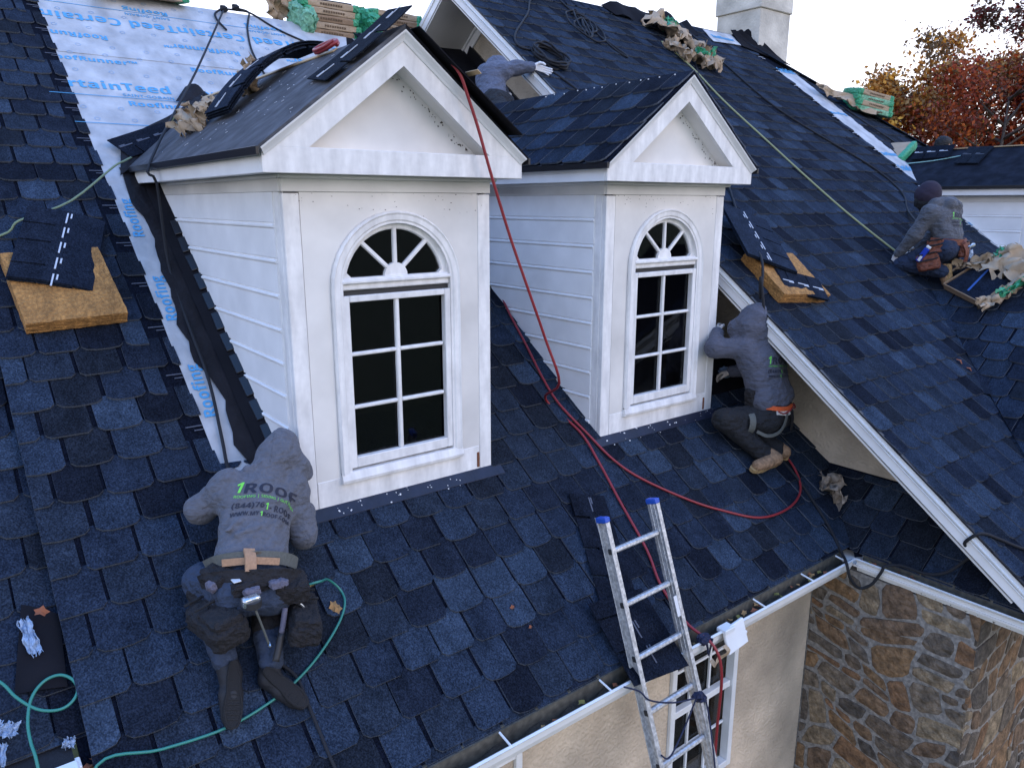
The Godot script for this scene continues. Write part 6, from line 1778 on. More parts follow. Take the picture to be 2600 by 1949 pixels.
func person_front() -> void:
	var t := thing("person", "kneeling worker in grey hooded sweatshirt at the foot of the largest dormer", "person")
	var P := func(x: float, y: float, h: float) -> Vector3: return FM * Vector3(x, y, h)
	var hipL: Vector3 = P.call(-0.54, -0.45, 0.26); var hipR: Vector3 = P.call(-0.40, -0.49, 0.26)
	var kneeL: Vector3 = P.call(-0.63, -0.26, 0.10); var kneeR: Vector3 = P.call(-0.36, -0.30, 0.10)
	var ankL: Vector3 = P.call(-0.645, -0.665, 0.085); var ankR: Vector3 = P.call(-0.455, -0.745, 0.075)
	var shL: Vector3 = P.call(-0.43, 0.075, 0.345); var shR: Vector3 = P.call(-0.135, -0.015, 0.325)
	var elL: Vector3 = P.call(-0.555, 0.065, 0.205); var haL: Vector3 = P.call(-0.44, 0.20, 0.10)
	var elR: Vector3 = P.call(-0.125, -0.215, 0.205); var haR: Vector3 = P.call(-0.02, -0.03, 0.10)
	var waist: Vector3 = P.call(-0.435, -0.30, 0.285); var chest: Vector3 = P.call(-0.315, -0.05, 0.325); var neck: Vector3 = P.call(-0.255, 0.075, 0.365)
	var head: Vector3 = P.call(-0.155, 0.165, 0.385)
	var torso := [[waist, chest, 0.112, 0.122], [P.call(-0.495, -0.27, 0.29), P.call(-0.40, 0.0, 0.325), 0.078, 0.092], [P.call(-0.36, -0.33, 0.285), P.call(-0.245, -0.07, 0.315), 0.078, 0.094], [P.call(-0.41, 0.0, 0.325), shL, 0.10, 0.078], [P.call(-0.24, -0.06, 0.315), shR, 0.10, 0.078], [chest, neck, 0.125, 0.082]]
	# hoodie
	var hood := torso.duplicate()
	hood += limb(shL, elL, haL, 0.078, 0.066, 0.050)
	hood += limb(shR, elR, haR, 0.078, 0.066, 0.050)
	hood.append([neck, head, 0.076, 0.092])
	var hd: Vector3 = head
	hood.append([hd, P.call(-0.105, 0.225, 0.40), 0.106, 0.078, 0.025]); hood.append([P.call(-0.135, 0.15, 0.385), P.call(-0.085, 0.10, 0.35), 0.100, 0.082, 0.025]); hood.append([P.call(-0.11, 0.26, 0.405), P.call(-0.10, 0.30, 0.41), 0.050, 0.022, 0.03])
	hood.append([P.call(-0.075, 0.085, 0.335), P.call(-0.035, 0.075, 0.31), 0.072, 0.048, 0.02])
	# ribbed hem
	hood.append([P.call(-0.495, -0.285, 0.29), P.call(-0.365, -0.33, 0.285), 0.092, 0.090]); hood.append([P.call(-0.48, -0.30, 0.315), P.call(-0.375, -0.335, 0.31), 0.078, 0.080])
	# folds across the back and at the sleeves
	for q in [[-0.53, -0.20, -0.42, -0.14, 0.395], [-0.50, -0.235, -0.36, -0.22, 0.408], [-0.33, -0.27, -0.26, -0.17, 0.385], [-0.30, -0.10, -0.21, -0.12, 0.405]]: hood.append([P.call(q[0], q[1], q[4]), P.call(q[2], q[3], q[4]), 0.012, 0.010, 0.03])
	for q in [0.25, 0.5, 0.75]: hood.append([shL.lerp(elL, q) + FM.basis.z * 0.055 - FM.basis.y * 0.02, shL.lerp(elL, q) + FM.basis.z * 0.05 + FM.basis.y * 0.05, 0.018, 0.014, 0.02])
	hood.append([P.call(-0.33, 0.105, 0.405), P.call(-0.20, 0.05, 0.405), 0.030, 0.030, 0.02])
	var f := flesh(hood, 0.0105, 0.045, 0.0055, 7.0, 31)
	put(f.mesh, "hoodie", mt.hoodie_grey, t)
	var seam := PackedVector3Array()
	for k in 12:
		var c0: Vector3 = P.call(lerpf(-0.235, -0.135, k / 11.0), lerpf(0.09, 0.30, k / 11.0), 0.62)
		for q in 80:
			if field(f, c0) < 0.001: break
			c0 -= FM.basis.z * clampf(field(f, c0) * 0.7, 0.0015, 0.03)
		seam.append(c0)
	var ss := sb(true)
	tube(ss, seam, 0.0022, 5)
	emit(ss, "hood_seam", mt.hoodie_grey, t)
	var o: Vector3 = P.call(-0.425, 0.0, 0.47)
	back_print(t, f, o, P.call(-0.156, -0.115, 0.42) - o, P.call(-0.37, 0.14, 0.47) - o, 1.0)
	# jeans
	var legs := [[hipL, hipR, 0.105, 0.105], [P.call(-0.49, -0.39, 0.275), P.call(-0.40, -0.42, 0.275), 0.095, 0.095]]
	legs += limb(hipL, kneeL, ankL, 0.105, 0.080, 0.056); legs += limb(hipR, kneeR, ankR, 0.105, 0.085, 0.058)
	var jf := flesh(legs, 0.0125, 0.035, 0.004, 11.0, 32)
	put(jf.mesh, "jeans", mt.jeans_blue, t)
	var bones := torso + limb(shL, elL, haL, 0.06, 0.05, 0.035) + limb(shR, elR, haR, 0.06, 0.05, 0.035) + legs + [[neck, head, 0.06, 0.1]]
	var hb := Basis(Vector3(1, 0, 0), (haL - elL).normalized(), Vector3(0, CC, SS)).orthonormalized()
	var hb2 := Basis(Vector3(-1, 0, 0), (haR - elR).normalized(), Vector3(0, CC, SS)).orthonormalized()
	body(t, bones, mt.skin, [[hand(Transform3D(hb, haL), 0.7), "glove"], [hand(Transform3D(hb2, haR), 0.7), "glove"]])
	for q in [[kneeL, ankL], [kneeR, ankR]]:
		put(flesh([[q[0].lerp(q[1], 0.15) + FM.basis.z * 0.01, q[0].lerp(q[1], 0.62) + FM.basis.z * 0.008, 0.082, 0.070]], 0.0125, 0.03, 0.004, 10.0, 33).mesh, "leg_guard", mt.pouch_black, t)
	# shoes, soles up
	var upw: Vector3 = FM.basis.z
	boot(t, P.call(-0.625, -0.715, 0.135), P.call(-0.695, -0.955, 0.062), -(upw * 0.92 - FM.basis.y * 0.38), P.call(-0.64, -0.67, 0.075), "shoe_black", "sole_black", 1.05)
	boot(t, P.call(-0.50, -0.79, 0.115), P.call(-0.375, -0.985, 0.055), -(upw * 0.93 - FM.basis.y * 0.28 + FM.basis.x * 0.12), P.call(-0.455, -0.74, 0.07), "shoe_black", "sole_black", 1.0)
	# harness belt and tool belt
	var back := upw * 0.8 - FM.basis.y * 0.6
	strap(t, "harness_belt", [P.call(-0.625, -0.27, 0.25), P.call(-0.585, -0.31, 0.345), P.call(-0.48, -0.365, 0.405), P.call(-0.345, -0.405, 0.390), P.call(-0.265, -0.415, 0.315), P.call(-0.25, -0.40, 0.23)], 0.058, 0.010, [back - FM.basis.x, back - FM.basis.x * 0.4, back, back, back + FM.basis.x * 0.6, back + FM.basis.x], mt.strap_grey)
	strap(t, "waist_pad", [P.call(-0.585, -0.335, 0.365), P.call(-0.48, -0.387, 0.412), P.call(-0.36, -0.424, 0.398)], 0.032, 0.012, [back, back, back], mt.strap_tan)
	strap(t, "waist_pad", [P.call(-0.475, -0.335, 0.416), P.call(-0.485, -0.385, 0.426), P.call(-0.50, -0.44, 0.41)], 0.050, 0.012, [back, back, back], mt.strap_tan)
	var tagx := Transform3D(Basis(P.call(1, -0.28, -0.06) - P.call(0, 0, 0), FM.basis.y * 0.7 + FM.basis.z * 0.7, back).orthonormalized(), P.call(-0.455, -0.365, 0.428))
	lettering("MAMMUT", 0.055, 0.011, mt.kraft_print, t, tagx, true, "belt_lettering")
	strap(t, "tool_belt", [P.call(-0.655, -0.33, 0.22), P.call(-0.62, -0.385, 0.325), P.call(-0.50, -0.46, 0.392), P.call(-0.355, -0.495, 0.378), P.call(-0.275, -0.49, 0.295), P.call(-0.26, -0.45, 0.20)], 0.075, 0.018, [back - FM.basis.x, back - FM.basis.x * 0.4, back, back, back + FM.basis.x * 0.6, back + FM.basis.x], mt.pouch_black)
	var fb := func(x: float, y: float, h: float, rx: float, rz: float) -> Transform3D:
		return Transform3D(Basis(FM.basis.x, FM.basis.y, FM.basis.z) * Basis(Vector3.BACK, rz) * Basis(Vector3.RIGHT, rx), P.call(x, y, h))
	pouch(t, "tool_pouch", fb.call(-0.655, -0.545, 0.215, -0.55, 0.22), Vector3(0.17, 0.31, 0.12), mt.pouch_black, 3)
	pouch(t, "back_panel", fb.call(-0.49, -0.475, 0.352, -0.75, -0.05), Vector3(0.20, 0.10, 0.06), mt.pouch_black, 15, false)
	pouch(t, "tool_pouch", fb.call(-0.285, -0.645, 0.19, -0.5, -0.35), Vector3(0.15, 0.32, 0.11), mt.pouch_black, 6)
	pouch(t, "tool_pouch", fb.call(-0.325, -0.515, 0.295, -0.5, -0.2), Vector3(0.17, 0.17, 0.11), mt.pouch_black, 9, false)
	pouch(t, "tool_pouch", fb.call(-0.605, -0.365, 0.30, -0.5, 0.4), Vector3(0.11, 0.15, 0.09), mt.pouch_black, 10, false)
	pouch(t, "belt_pad", fb.call(-0.63, -0.405, 0.315, -0.6, 0.2), Vector3(0.080, 0.060, 0.045), mt.pouch_grey, 12, false)
	pouch(t, "belt_pad", fb.call(-0.395, -0.505, 0.375, -0.75, -0.1), Vector3(0.082, 0.120, 0.035), mt.pouch_grey, 13, false)
	pouch(t, "belt_pad", fb.call(-0.515, -0.515, 0.380, -0.75, 0.0), Vector3(0.070, 0.075, 0.04), mt.pouch_grey, 14, false)
	var st := sb(); box(st, P.call(-0.565, -0.452, 0.392), Vector3(0.034, 0.045, 0.004), 0.001, FM.basis * Basis(Vector3.RIGHT, -0.7)); emit(st, "white_tag", mt.label_white, t)
	# lifeline reel and cord
	st = sb()
	lumpy(st, Transform3D(FM.basis * Basis(Vector3.RIGHT, -0.6), P.call(-0.54, -0.575, 0.405)), Vector3(0.085, 0.045, 0.05), 0.002, 3, 6, 0.35)
	emit(st, "reel", mt.steel, t)
	st = sb()
	prism(st, arch(0, 0, 0.04, -0.012, 10), 0, 0.03, Transform3D(FM.basis * Basis(Vector3.RIGHT, -0.6) * Basis(Vector3.BACK, PI), P.call(-0.535, -0.59, 0.385)))
	emit(st, "reel_cover", mt.dark_cap, t)
	st = sb(true)
	tube(st, spline([P.call(-0.525, -0.61, 0.37), P.call(-0.50, -0.66, 0.29), P.call(-0.475, -0.71, 0.205)], 4), 0.0055, 6)
	emit(st, "lanyard", mt.strap_grey, t)
	st = sb(); box(st, P.call(-0.472, -0.712, 0.20), Vector3(0.014, 0.03, 0.012), 0.004, FM.basis); emit(st, "clip", mt.steel, t)
	# hammer hanging from the belt
	st = sb(true)
	tube(st, spline([P.call(-0.372, -0.60, 0.275), P.call(-0.395, -0.655, 0.245), P.call(-0.412, -0.69, 0.222)], 3), 0.0135, 8)
	emit(st, "hammer_shaft", mt.pouch_grey, t)
	st = sb(true)
	tube(st, spline([P.call(-0.412, -0.69, 0.222), P.call(-0.44, -0.745, 0.19), P.call(-0.462, -0.785, 0.165)], 3), 0.016, 8, 0.017)
	emit(st, "hammer_grip", mt.dark_cap, t)
	st = sb(true)
	tube(st, spline([P.call(-0.40, -0.565, 0.285), P.call(-0.36, -0.572, 0.30), P.call(-0.31, -0.60, 0.285), P.call(-0.285, -0.625, 0.265)], 4), 0.012, 8, 0.005)
	emit(st, "hammer_head", mt.steel, t)
	st = sb(true)
	tube(st, PackedVector3Array([Vector3(-0.27, -1.86, 0.60), Vector3(-0.255, -1.852, 0.592)]), 0.014, 8)
	tube(st, PackedVector3Array([Vector3(-0.255, -1.852, 0.592), Vector3(-0.20, -1.84, 0.588)]), 0.009, 8)
	emit(st, "hose_connector", mt.brass, t)

func person_crouching() -> void:
	var t := thing("person", "crouching worker in a slate hoodie and tan boots reaching to the second dormer's corner", "person")
	var pel := Vector3(3.77, -1.715, 0.44)
	var hipL := Vector3(3.68, -1.74, 0.44); var hipR := Vector3(3.86, -1.73, 0.43)
	var kneeL := Vector3(3.34, -1.72, 0.30); var ankL := Vector3(3.62, -2.02, 0.52)
	var kneeR := Vector3(3.70, -1.83, 0.14); var ankR := Vector3(3.82, -2.015, 0.49)
	var waist := Vector3(3.775, -1.60, 0.42); var chest := Vector3(3.74, -1.30, 0.335); var neck := Vector3(3.71, -1.13, 0.29); var head := Vector3(3.685, -1.01, 0.265)
	var shL := Vector3(3.575, -1.18, 0.28); var shR := Vector3(3.905, -1.195, 0.31)
	var elL := Vector3(3.41, -1.185, 0.115); var haL := Vector3(3.545, -1.085, 0.03)
	var elR := Vector3(3.97, -1.40, 0.20); var haR := Vector3(3.86, -1.46, -0.02)
	var torso := [[waist, chest, 0.135, 0.14], [Vector3(3.66, -1.57, 0.42), Vector3(3.63, -1.28, 0.33), 0.10, 0.115], [Vector3(3.88, -1.56, 0.42), Vector3(3.85, -1.29, 0.34), 0.10, 0.115], [Vector3(3.63, -1.27, 0.32), shL, 0.11, 0.085], [Vector3(3.85, -1.28, 0.33), shR, 0.11, 0.085], [chest, neck, 0.13, 0.09]]
	var hood := torso.duplicate()
	hood += limb(shL, elL, haL, 0.085, 0.072, 0.05); hood += limb(shR, elR, haR, 0.085, 0.072, 0.05)
	hood.append([neck, head, 0.09, 0.105]); hood.append([head, Vector3(3.70, -0.955, 0.265), 0.122, 0.115]); hood.append([Vector3(3.69, -0.90, 0.30), Vector3(3.70, -0.875, 0.305), 0.07, 0.045]); hood.append([Vector3(3.63, -1.02, 0.24), Vector3(3.61, -1.04, 0.19), 0.11, 0.09])
	hood.append([Vector3(3.66, -1.585, 0.425), Vector3(3.885, -1.58, 0.43), 0.112, 0.112])
	var f := flesh(hood, 0.013, 0.045, 0.0045, 8.0, 41)
	put(f.mesh, "hoodie", mt.hoodie_slate, t)
	var away := (cam.position - chest).normalized()
	var o := Vector3(3.645, -1.255, 0.46)
	back_print(t, f, o, Vector3(0.93, -0.05, 0.32), Vector3(-0.05, 0.96, -0.27), 0.98)
	var legs := [[hipL, hipR, 0.13, 0.13], [Vector3(3.71, -1.66, 0.44), Vector3(3.84, -1.66, 0.44), 0.12, 0.12]]
	legs += limb(hipL, kneeL, ankL, 0.125, 0.085, 0.072); legs += limb(hipR, kneeR, ankR, 0.12, 0.085, 0.072)
	var jf := flesh(legs, 0.0135, 0.035, 0.005, 10.0, 42)
	put(jf.mesh, "trousers", mt.trousers_black, t)
	var hb := Basis(Vector3(0.2, 0.8, 0.5), (haL - elL).normalized(), Vector3(-0.5, 0.5, 0.5)).orthonormalized()
	hb = Basis(hb.x, hb.y, hb.x.cross(hb.y))
	var hb2 := Basis(Vector3(-1, 0, 0.3), (haR - elR).normalized(), Vector3(0, 1, 0)).orthonormalized()
	body(t, torso + limb(shL, elL, haL, 0.06, 0.05, 0.035) + limb(shR, elR, haR, 0.06, 0.05, 0.035) + legs + [[neck, head, 0.06, 0.1]], mt.skin, [[hand(Transform3D(hb, haL), 0.55, 1.05), "glove"], [hand(Transform3D(hb2, haR), 0.8), "glove"]])
	var up := FM.basis.z
	boot(t, Vector3(3.70, -2.085, 0.575), Vector3(3.425, -2.10, 0.53), up + FM.basis.y * 0.25, Vector3(3.63, -2.00, 0.52), "boot_tan", "boot_sole", 1.12)
	boot(t, Vector3(3.885, -2.095, 0.545), Vector3(3.74, -2.03, 0.34), up, Vector3(3.82, -1.99, 0.48), "boot_tan", "boot_sole", 1.08)
	# shirt tail, orange belt, harness straps
	var st := sb()
	strap(t, "shirt_tail", [Vector3(3.66, -1.655, 0.555), Vector3(3.78, -1.675, 0.575), Vector3(3.90, -1.665, 0.54)], 0.05, 0.008, [Vector3(-0.2, 0.3, 1), Vector3(0, 0.3, 1), Vector3(0.4, 0.3, 1)], mt.shirt_white)
	strap(t, "waist_belt", [Vector3(3.60, -1.62, 0.50), Vector3(3.68, -1.635, 0.556), Vector3(3.78, -1.645, 0.570), Vector3(3.86, -1.64, 0.556)], 0.034, 0.012, [Vector3(-1, 0.2, 1), Vector3(-0.3, 0.2, 1), Vector3(0, 0.2, 1), Vector3(0.5, 0.2, 1)], mt.strap_orange)
	strap(t, "harness_strap", [Vector3(3.50, -1.655, 0.42), Vector3(3.47, -1.70, 0.475), Vector3(3.465, -1.78, 0.475), Vector3(3.49, -1.845, 0.42)], 0.05, 0.008, [Vector3(-0.5, 1, 0.6), Vector3(-0.6, 0.2, 1), Vector3(-0.6, -0.3, 1), Vector3(-0.5, -1, 0.6)], mt.strap_grey)
	strap(t, "harness_strap", [Vector3(3.50, -1.80, 0.50), Vector3(3.58, -1.84, 0.545), Vector3(3.68, -1.825, 0.575), Vector3(3.745, -1.76, 0.582), Vector3(3.765, -1.67, 0.582)], 0.026, 0.007, [Vector3(-0.4, 0, 1), Vector3(-0.2, 0, 1), Vector3(0, 0, 1), Vector3(0, 0, 1), Vector3(0, 0.2, 1)], mt.strap_grey)
	strap(t, "harness_strap", [Vector3(3.83, -1.66, 0.575), Vector3(3.85, -1.74, 0.58), Vector3(3.87, -1.84, 0.565)], 0.03, 0.008, [Vector3(0, 0, 1), Vector3(0, 0, 1), Vector3(0.1, 0, 1)], mt.pouch_black)
	st = sb(true)
	tube(st, spline([Vector3(3.66, -1.65, 0.575), Vector3(3.72, -1.675, 0.585), Vector3(3.80, -1.66, 0.588), Vector3(3.88, -1.645, 0.56), Vector3(3.945, -1.64, 0.52), Vector3(3.93, -1.66, 0.55), Vector3(3.87, -1.655, 0.58)], 5), 0.006, 6)
	emit(st, "lanyard", mt.hose_red, t)
	pouch(t, "tool_pouch", Transform3D(Basis(Vector3.BACK, 0.2), Vector3(3.58, -1.56, 0.38)), Vector3(0.10, 0.15, 0.10), mt.pouch_black, 21, false)

func person_wing() -> void:
	var t := thing("person", "worker in dark knit cap kneeling on the wing roof with leather tool bags", "person")
	var hipL := Vector3(6.50, -0.50, 0.45); var hipR := Vector3(6.68, -0.49, 0.45)
	var kneeL := Vector3(6.40, -0.665, 0.115); var ankL := Vector3(6.50, -0.72, 0.46)
	var kneeR := Vector3(6.74, -0.62, 0.10); var ankR := Vector3(6.70, -0.70, 0.46)
	var waist := Vector3(6.595, -0.39, 0.44); var chest := Vector3(6.585, -0.20, 0.375); var neck := Vector3(6.565, -0.075, 0.315); var head := Vector3(6.53, 0.005, 0.225)
	var shL := Vector3(6.42, -0.155, 0.315); var shR := Vector3(6.745, -0.15, 0.385)
	var elL := Vector3(6.37, -0.37, 0.22); var haL := Vector3(6.375, -0.56, 0.075)
	var elR := Vector3(6.80, -0.33, 0.25); var haR := Vector3(6.72, -0.50, 0.10)
	var torso := [[waist, chest, 0.12, 0.13], [Vector3(6.51, -0.37, 0.43), Vector3(6.49, -0.19, 0.36), 0.095, 0.10], [Vector3(6.68, -0.37, 0.44), Vector3(6.68, -0.19, 0.385), 0.095, 0.10], [Vector3(6.49, -0.19, 0.35), shL, 0.10, 0.08], [Vector3(6.68, -0.19, 0.38), shR, 0.10, 0.08], [chest, neck, 0.12, 0.075]]
	var hood := torso.duplicate()
	hood += limb(shL, elL, haL, 0.082, 0.068, 0.046); hood += limb(shR, elR, haR, 0.08, 0.065, 0.046)
	hood.append([Vector3(6.47, -0.075, 0.33), Vector3(6.63, -0.06, 0.40), 0.062, 0.066, 0.02]); hood.append([Vector3(6.54, -0.075, 0.43), Vector3(6.66, -0.09, 0.455), 0.060, 0.050, 0.02])
	var f := flesh(hood, 0.013, 0.04, 0.0045, 8.0, 51)
	put(f.mesh, "hoodie", mt.hoodie_charcoal, t)
	var o := Vector3(6.50, -0.165, 0.50)
	back_print(t, f, o, Vector3(0.92, 0.0, 0.40), Vector3(0.0, 0.95, -0.30), 0.8)
	var legs := [[hipL, hipR, 0.12, 0.12]]
	legs += limb(hipL, kneeL, ankL, 0.12, 0.082, 0.066); legs += limb(hipR, kneeR, ankR, 0.12, 0.082, 0.066)
	var jf := flesh(legs, 0.0135, 0.035, 0.005, 10.0, 52)
	put(jf.mesh, "trousers", mt.trousers_navy, t)
	var hf := flesh([[head, head + Vector3(0.0, 0.03, 0.03), 0.108, 0.108], [head + Vector3(-0.02, -0.01, 0.02), neck, 0.08, 0.06]], 0.010, 0.04)
	var hb := Basis(Vector3(0.3, 0.3, -0.8), (haL - elL).normalized(), Vector3(-1, 0.2, 0)).orthonormalized()
	hb = Basis(hb.x, hb.y, hb.x.cross(hb.y))
	var hb2 := Basis(Vector3(-1, 0, 0), (haR - elR).normalized(), Vector3(0, 1, 0)).orthonormalized()
	hb2 = Basis(hb2.x, hb2.y, hb2.x.cross(hb2.y))
	var fwd := Vector3(-0.30, -0.35, -0.88).normalized()
	var side := fwd.cross(Vector3.UP).normalized(); var upv := side.cross(fwd)
	var bones := torso + limb(shL, elL, haL, 0.06, 0.05, 0.035) + limb(shR, elR, haR, 0.06, 0.05, 0.035) + legs + [[neck, head, 0.07, 0.12], [head, head + fwd * 0.035 - upv * 0.04, 0.115, 0.10]]
	body(t, bones, mt.skin, [[hand(Transform3D(hb, haL), 0.75, 1.05), "glove"], [hand(Transform3D(hb2, haR), 0.8), "glove"]])
	# knit cap and face covering
	var cap := [[head + upv * 0.02, head + upv * 0.035 - fwd * 0.02, 0.118, 0.110], [head - fwd * 0.01, head - upv * 0.07 - fwd * 0.02, 0.105, 0.085]]
	put(flesh(cap, 0.009, 0.03, 0.002, 14.0, 53).mesh, "knit_cap", mt.beanie, t)
	var mask := [[head + fwd * 0.040 - upv * 0.035, head + fwd * 0.03 - upv * 0.095, 0.092, 0.078], [head + fwd * 0.01 - upv * 0.06, head - upv * 0.09, 0.10, 0.09], [head + fwd * 0.115 - upv * 0.03, head + fwd * 0.12 - upv * 0.045, 0.016, 0.018]]
	put(flesh(mask, 0.008, 0.02, 0.002, 14.0, 54).mesh, "face_mask", mt.trousers_black, t)
	var st := sb()
	for s in [-1, 1]:
		lumpy(st, Transform3D(Basis(side, upv, -fwd), head + fwd * 0.103 + side * 0.035 * s + upv * 0.0), Vector3(0.05, 0.034, 0.02), 0.001, 4, 4, 0.4)
	bar(st, head + fwd * 0.10 - side * 0.06, head - side * 0.105 - fwd * 0.02 + upv * 0.01, 0.008, 0.008)
	emit(st, "eyewear", mt.dark_cap, t)
	boot(t, Vector3(6.52, -0.655, 0.52), Vector3(6.555, -0.875, 0.535), Vector3(0.1, 0.1, -1), Vector3(6.50, -0.71, 0.44), "boot_tan", "boot_sole", 1.1)
	boot(t, Vector3(6.72, -0.64, 0.52), Vector3(6.72, -0.80, 0.46), Vector3(0.1, 0.3, -1), Vector3(6.70, -0.70, 0.45), "boot_tan", "boot_sole", 1.0)
	strap(t, "tool_belt", [Vector3(6.40, -0.42, 0.36), Vector3(6.44, -0.43, 0.50), Vector3(6.58, -0.435, 0.575), Vector3(6.72, -0.43, 0.545), Vector3(6.80, -0.42, 0.43)], 0.06, 0.014, [Vector3(-1, 0, 0), Vector3(-0.7, 0, 1), Vector3(0, 0, 1), Vector3(0.6, 0, 1), Vector3(1, 0, 0)], mt.leather)
	var bz := Basis(Vector3(0.45, 0, 0.89), Vector3.UP, Vector3(-0.89, 0, 0.45))
	pouch(t, "tool_pouch", Transform3D(bz * Basis(Vector3.BACK, 0.15), Vector3(6.40, -0.475, 0.415)), Vector3(0.15, 0.13, 0.07), mt.leather, 31)
	pouch(t, "tool_pouch", Transform3D(bz * Basis(Vector3.BACK, 0.25), Vector3(6.385, -0.625, 0.37)), Vector3(0.20, 0.17, 0.10), mt.leather, 34)
	pouch(t, "tool_pouch", Transform3D(Basis(Vector3.UP, 0.2), Vector3(6.66, -0.50, 0.575)), Vector3(0.20, 0.16, 0.06), mt.leather, 37)
	strap(t, "leather_flap", [Vector3(6.56, -0.45, 0.61), Vector3(6.58, -0.53, 0.635), Vector3(6.585, -0.62, 0.625)], 0.045, 0.008, [Vector3(-0.3, 0, 1), Vector3(-0.3, 0, 1), Vector3(-0.3, 0, 1)], mt.leather)
	st = sb(); bar(st, Vector3(6.315, -0.625, 0.30), Vector3(6.325, -0.495, 0.375), 0.05, 0.03, Vector3(-1, 0, 0), 0.006); emit(st, "blue_knife", mt.tool_blue, t)
	st = sb(); bar(st, Vector3(6.325, -0.493, 0.376), Vector3(6.327, -0.47, 0.39), 0.045, 0.028, Vector3(-1, 0, 0), 0.006); bar(st, Vector3(6.295, -0.615, 0.313), Vector3(6.299, -0.57, 0.338), 0.026, 0.004, Vector3(-1, 0, 0)); emit(st, "knife_label", mt.label_white, t)
	st = sb(); bar(st, Vector3(6.62, -0.485, 0.615), Vector3(6.70, -0.455, 0.645), 0.034, 0.028, Vector3.UP, 0.005); emit(st, "steel_tool", mt.steel, t)
	st = sb(); lumpy(st, Transform3D(Basis.IDENTITY, Vector3(6.66, -0.55, 0.635)), Vector3(0.075, 0.085, 0.03), 0.012, 9, 5, 0.4); emit(st, "blue_cloth", mt.plastic_film, t)

func person_reaching() -> void:
	var t := thing("person", "bent worker reaching a white glove towards the coiled rope, half hidden behind the dormers", "person")
	var hip := Vector3(3.22, 0.90, -2.56); var chest := Vector3(3.33, 1.17, -2.74); var neck := Vector3(3.42, 1.275, -2.78)
	var shR := Vector3(3.41, 1.225, -2.66); var shL := Vector3(3.40, 1.24, -2.94)
	var el := Vector3(3.55, 1.265, -2.62); var ha := Vector3(3.675, 1.272, -2.53)
	var el2 := Vector3(3.56, 1.10, -2.92); var ha2 := Vector3(3.60, 0.98, -2.80)
	var torso := [[hip + Vector3(-0.02, -0.12, 0.03), chest, 0.15, 0.13], [Vector3(3.23, 0.95, -2.66), Vector3(3.34, 1.17, -2.85), 0.11, 0.11], [chest, neck, 0.125, 0.08], [chest, shR, 0.12, 0.085], [chest, shL, 0.12, 0.085]]
	var hood := torso.duplicate()
	hood += limb(shR, el, ha, 0.085, 0.070, 0.052); hood += limb(shL, el2, ha2, 0.085, 0.07, 0.05)
	hood.append([neck, Vector3(3.52, 1.285, -2.84), 0.10, 0.10]); hood.append([Vector3(3.40, 1.30, -2.78), Vector3(3.46, 1.315, -2.80), 0.075, 0.08])
	var f := flesh(hood, 0.014, 0.045, 0.005, 9.0, 61)
	put(f.mesh, "sweatshirt", mt.hoodie_blue, t)
	var kL := Vector3(3.10, 0.70, -2.20); var kR := Vector3(3.35, 0.62, -2.35)
	var legs := [[hip, hip + Vector3(0.05, -0.06, 0.0), 0.135, 0.13]] + limb(hip, kL, Vector3(3.14, 0.68, -2.66), 0.12, 0.085, 0.07) + limb(hip + Vector3(0.1, 0, 0), kR, Vector3(3.36, 0.52, -2.72), 0.12, 0.085, 0.07)
	put(flesh(legs, 0.016, 0.035, 0.005, 10.0, 62).mesh, "trousers", mt.trousers_black, t)
	var hb := Basis(Vector3(0.2, 1, 0.2), (ha - el).normalized() + Vector3(0.1, -0.15, 0), Vector3(-0.5, 0.2, 0.8)).orthonormalized()
	hb = Basis(hb.x, hb.y, hb.x.cross(hb.y))
	body(t, torso + legs + limb(shR, el, ha, 0.06, 0.05, 0.035) + limb(shL, el2, ha2, 0.06, 0.05, 0.035) + [[neck, Vector3(3.53, 1.27, -2.85), 0.06, 0.095]], mt.skin, [[hand(Transform3D(hb, ha + (ha - el).normalized() * 0.01), 0.35, 1.12), "glove_white"], [hand(Transform3D(Basis(Vector3(1, 0, 0), Vector3(0, -1, 0), Vector3(0, 0, -1)), ha2), 0.7), "glove_white"]])
	boot(t, Vector3(3.14, 0.62, -2.70), Vector3(3.14, 0.60, -2.46), Vector3(0.5, 0.8, 0), Vector3(3.14, 0.72, -2.68), "boot_tan", "boot_sole")
	boot(t, Vector3(3.37, 0.46, -2.74), Vector3(3.37, 0.45, -2.50), Vector3(0.5, 0.8, 0), Vector3(3.36, 0.56, -2.72), "boot_tan", "boot_sole")

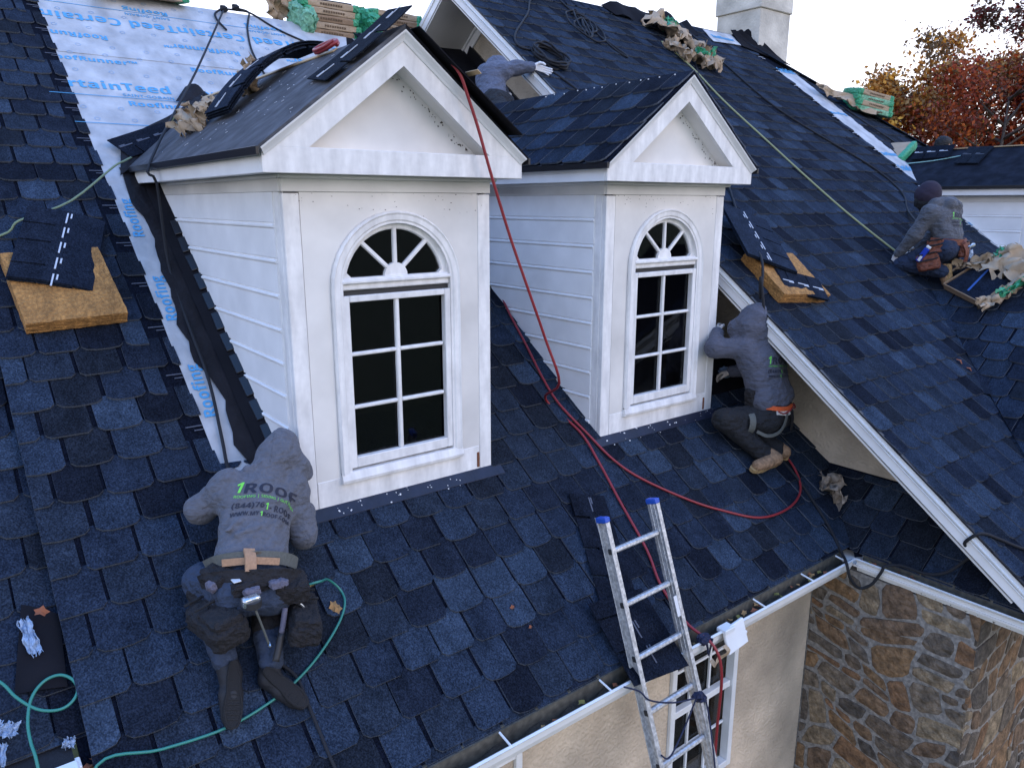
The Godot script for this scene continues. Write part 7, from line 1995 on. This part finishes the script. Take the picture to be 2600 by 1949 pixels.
func person_hidden() -> void:
	var t := thing("person", "black haired person whose head shows above the third dormer's ridge", "person")
	var head := Vector3(10.32, 0.735, -1.33)
	var chest := Vector3(10.45, 0.40, -1.30)
	var bones := [[head, head + Vector3(0, -0.05, 0.02), 0.098, 0.085], [head + Vector3(0, -0.08, 0), chest, 0.06, 0.12], [chest, chest + Vector3(0.02, -0.30, 0), 0.15, 0.15], [chest + Vector3(0, 0.02, -0.17), chest + Vector3(0, 0.02, 0.17), 0.09, 0.09], [chest + Vector3(0, 0, 0.18), Vector3(10.32, 0.16, -1.02), 0.065, 0.05], [chest + Vector3(0, 0, -0.18), Vector3(10.32, 0.18, -1.60), 0.065, 0.05], [chest + Vector3(0.02, -0.3, -0.08), Vector3(10.60, -0.10, -1.45), 0.10, 0.07], [chest + Vector3(0.02, -0.3, 0.08), Vector3(10.60, -0.12, -1.15), 0.10, 0.07], [head + Vector3(0.0, -0.02, 0.10), head + Vector3(0.0, -0.04, 0.10), 0.014, 0.012]]
	put(flesh(bones, 0.012, 0.03).mesh, "body", mt.skin, t)
	put(flesh([[head + Vector3(-0.01, 0.035, -0.01), head + Vector3(0.02, 0.03, 0.0), 0.104, 0.102], [head + Vector3(-0.03, -0.01, -0.02), head + Vector3(-0.02, -0.03, -0.03), 0.085, 0.075]], 0.009, 0.03, 0.006, 30.0, 71).mesh, "hair", mt.hair_black, t)
	put(flesh([[chest, chest + Vector3(0.02, -0.28, 0), 0.175, 0.17], [chest + Vector3(0, 0.02, -0.18), chest + Vector3(0, 0.02, 0.18), 0.105, 0.105], [chest + Vector3(0, 0, 0.19), Vector3(10.34, 0.20, -1.04), 0.08, 0.06], [chest + Vector3(0, 0, -0.19), Vector3(10.34, 0.22, -1.58), 0.08, 0.06]], 0.02, 0.04).mesh, "shirt", mt.hoodie_charcoal, t)

func people() -> void:
	people_materials()
	person_front()
	person_crouching()
	person_wing()
	person_reaching()
	person_hidden()

func _ready() -> void:
	materials()
	world()
	frames()
	roofs()
	dormers()
	walls()
	underlay_sheets()
	clutter()
	bundles()
	ropes()
	ladder()
	people()
	trees_and_ground()
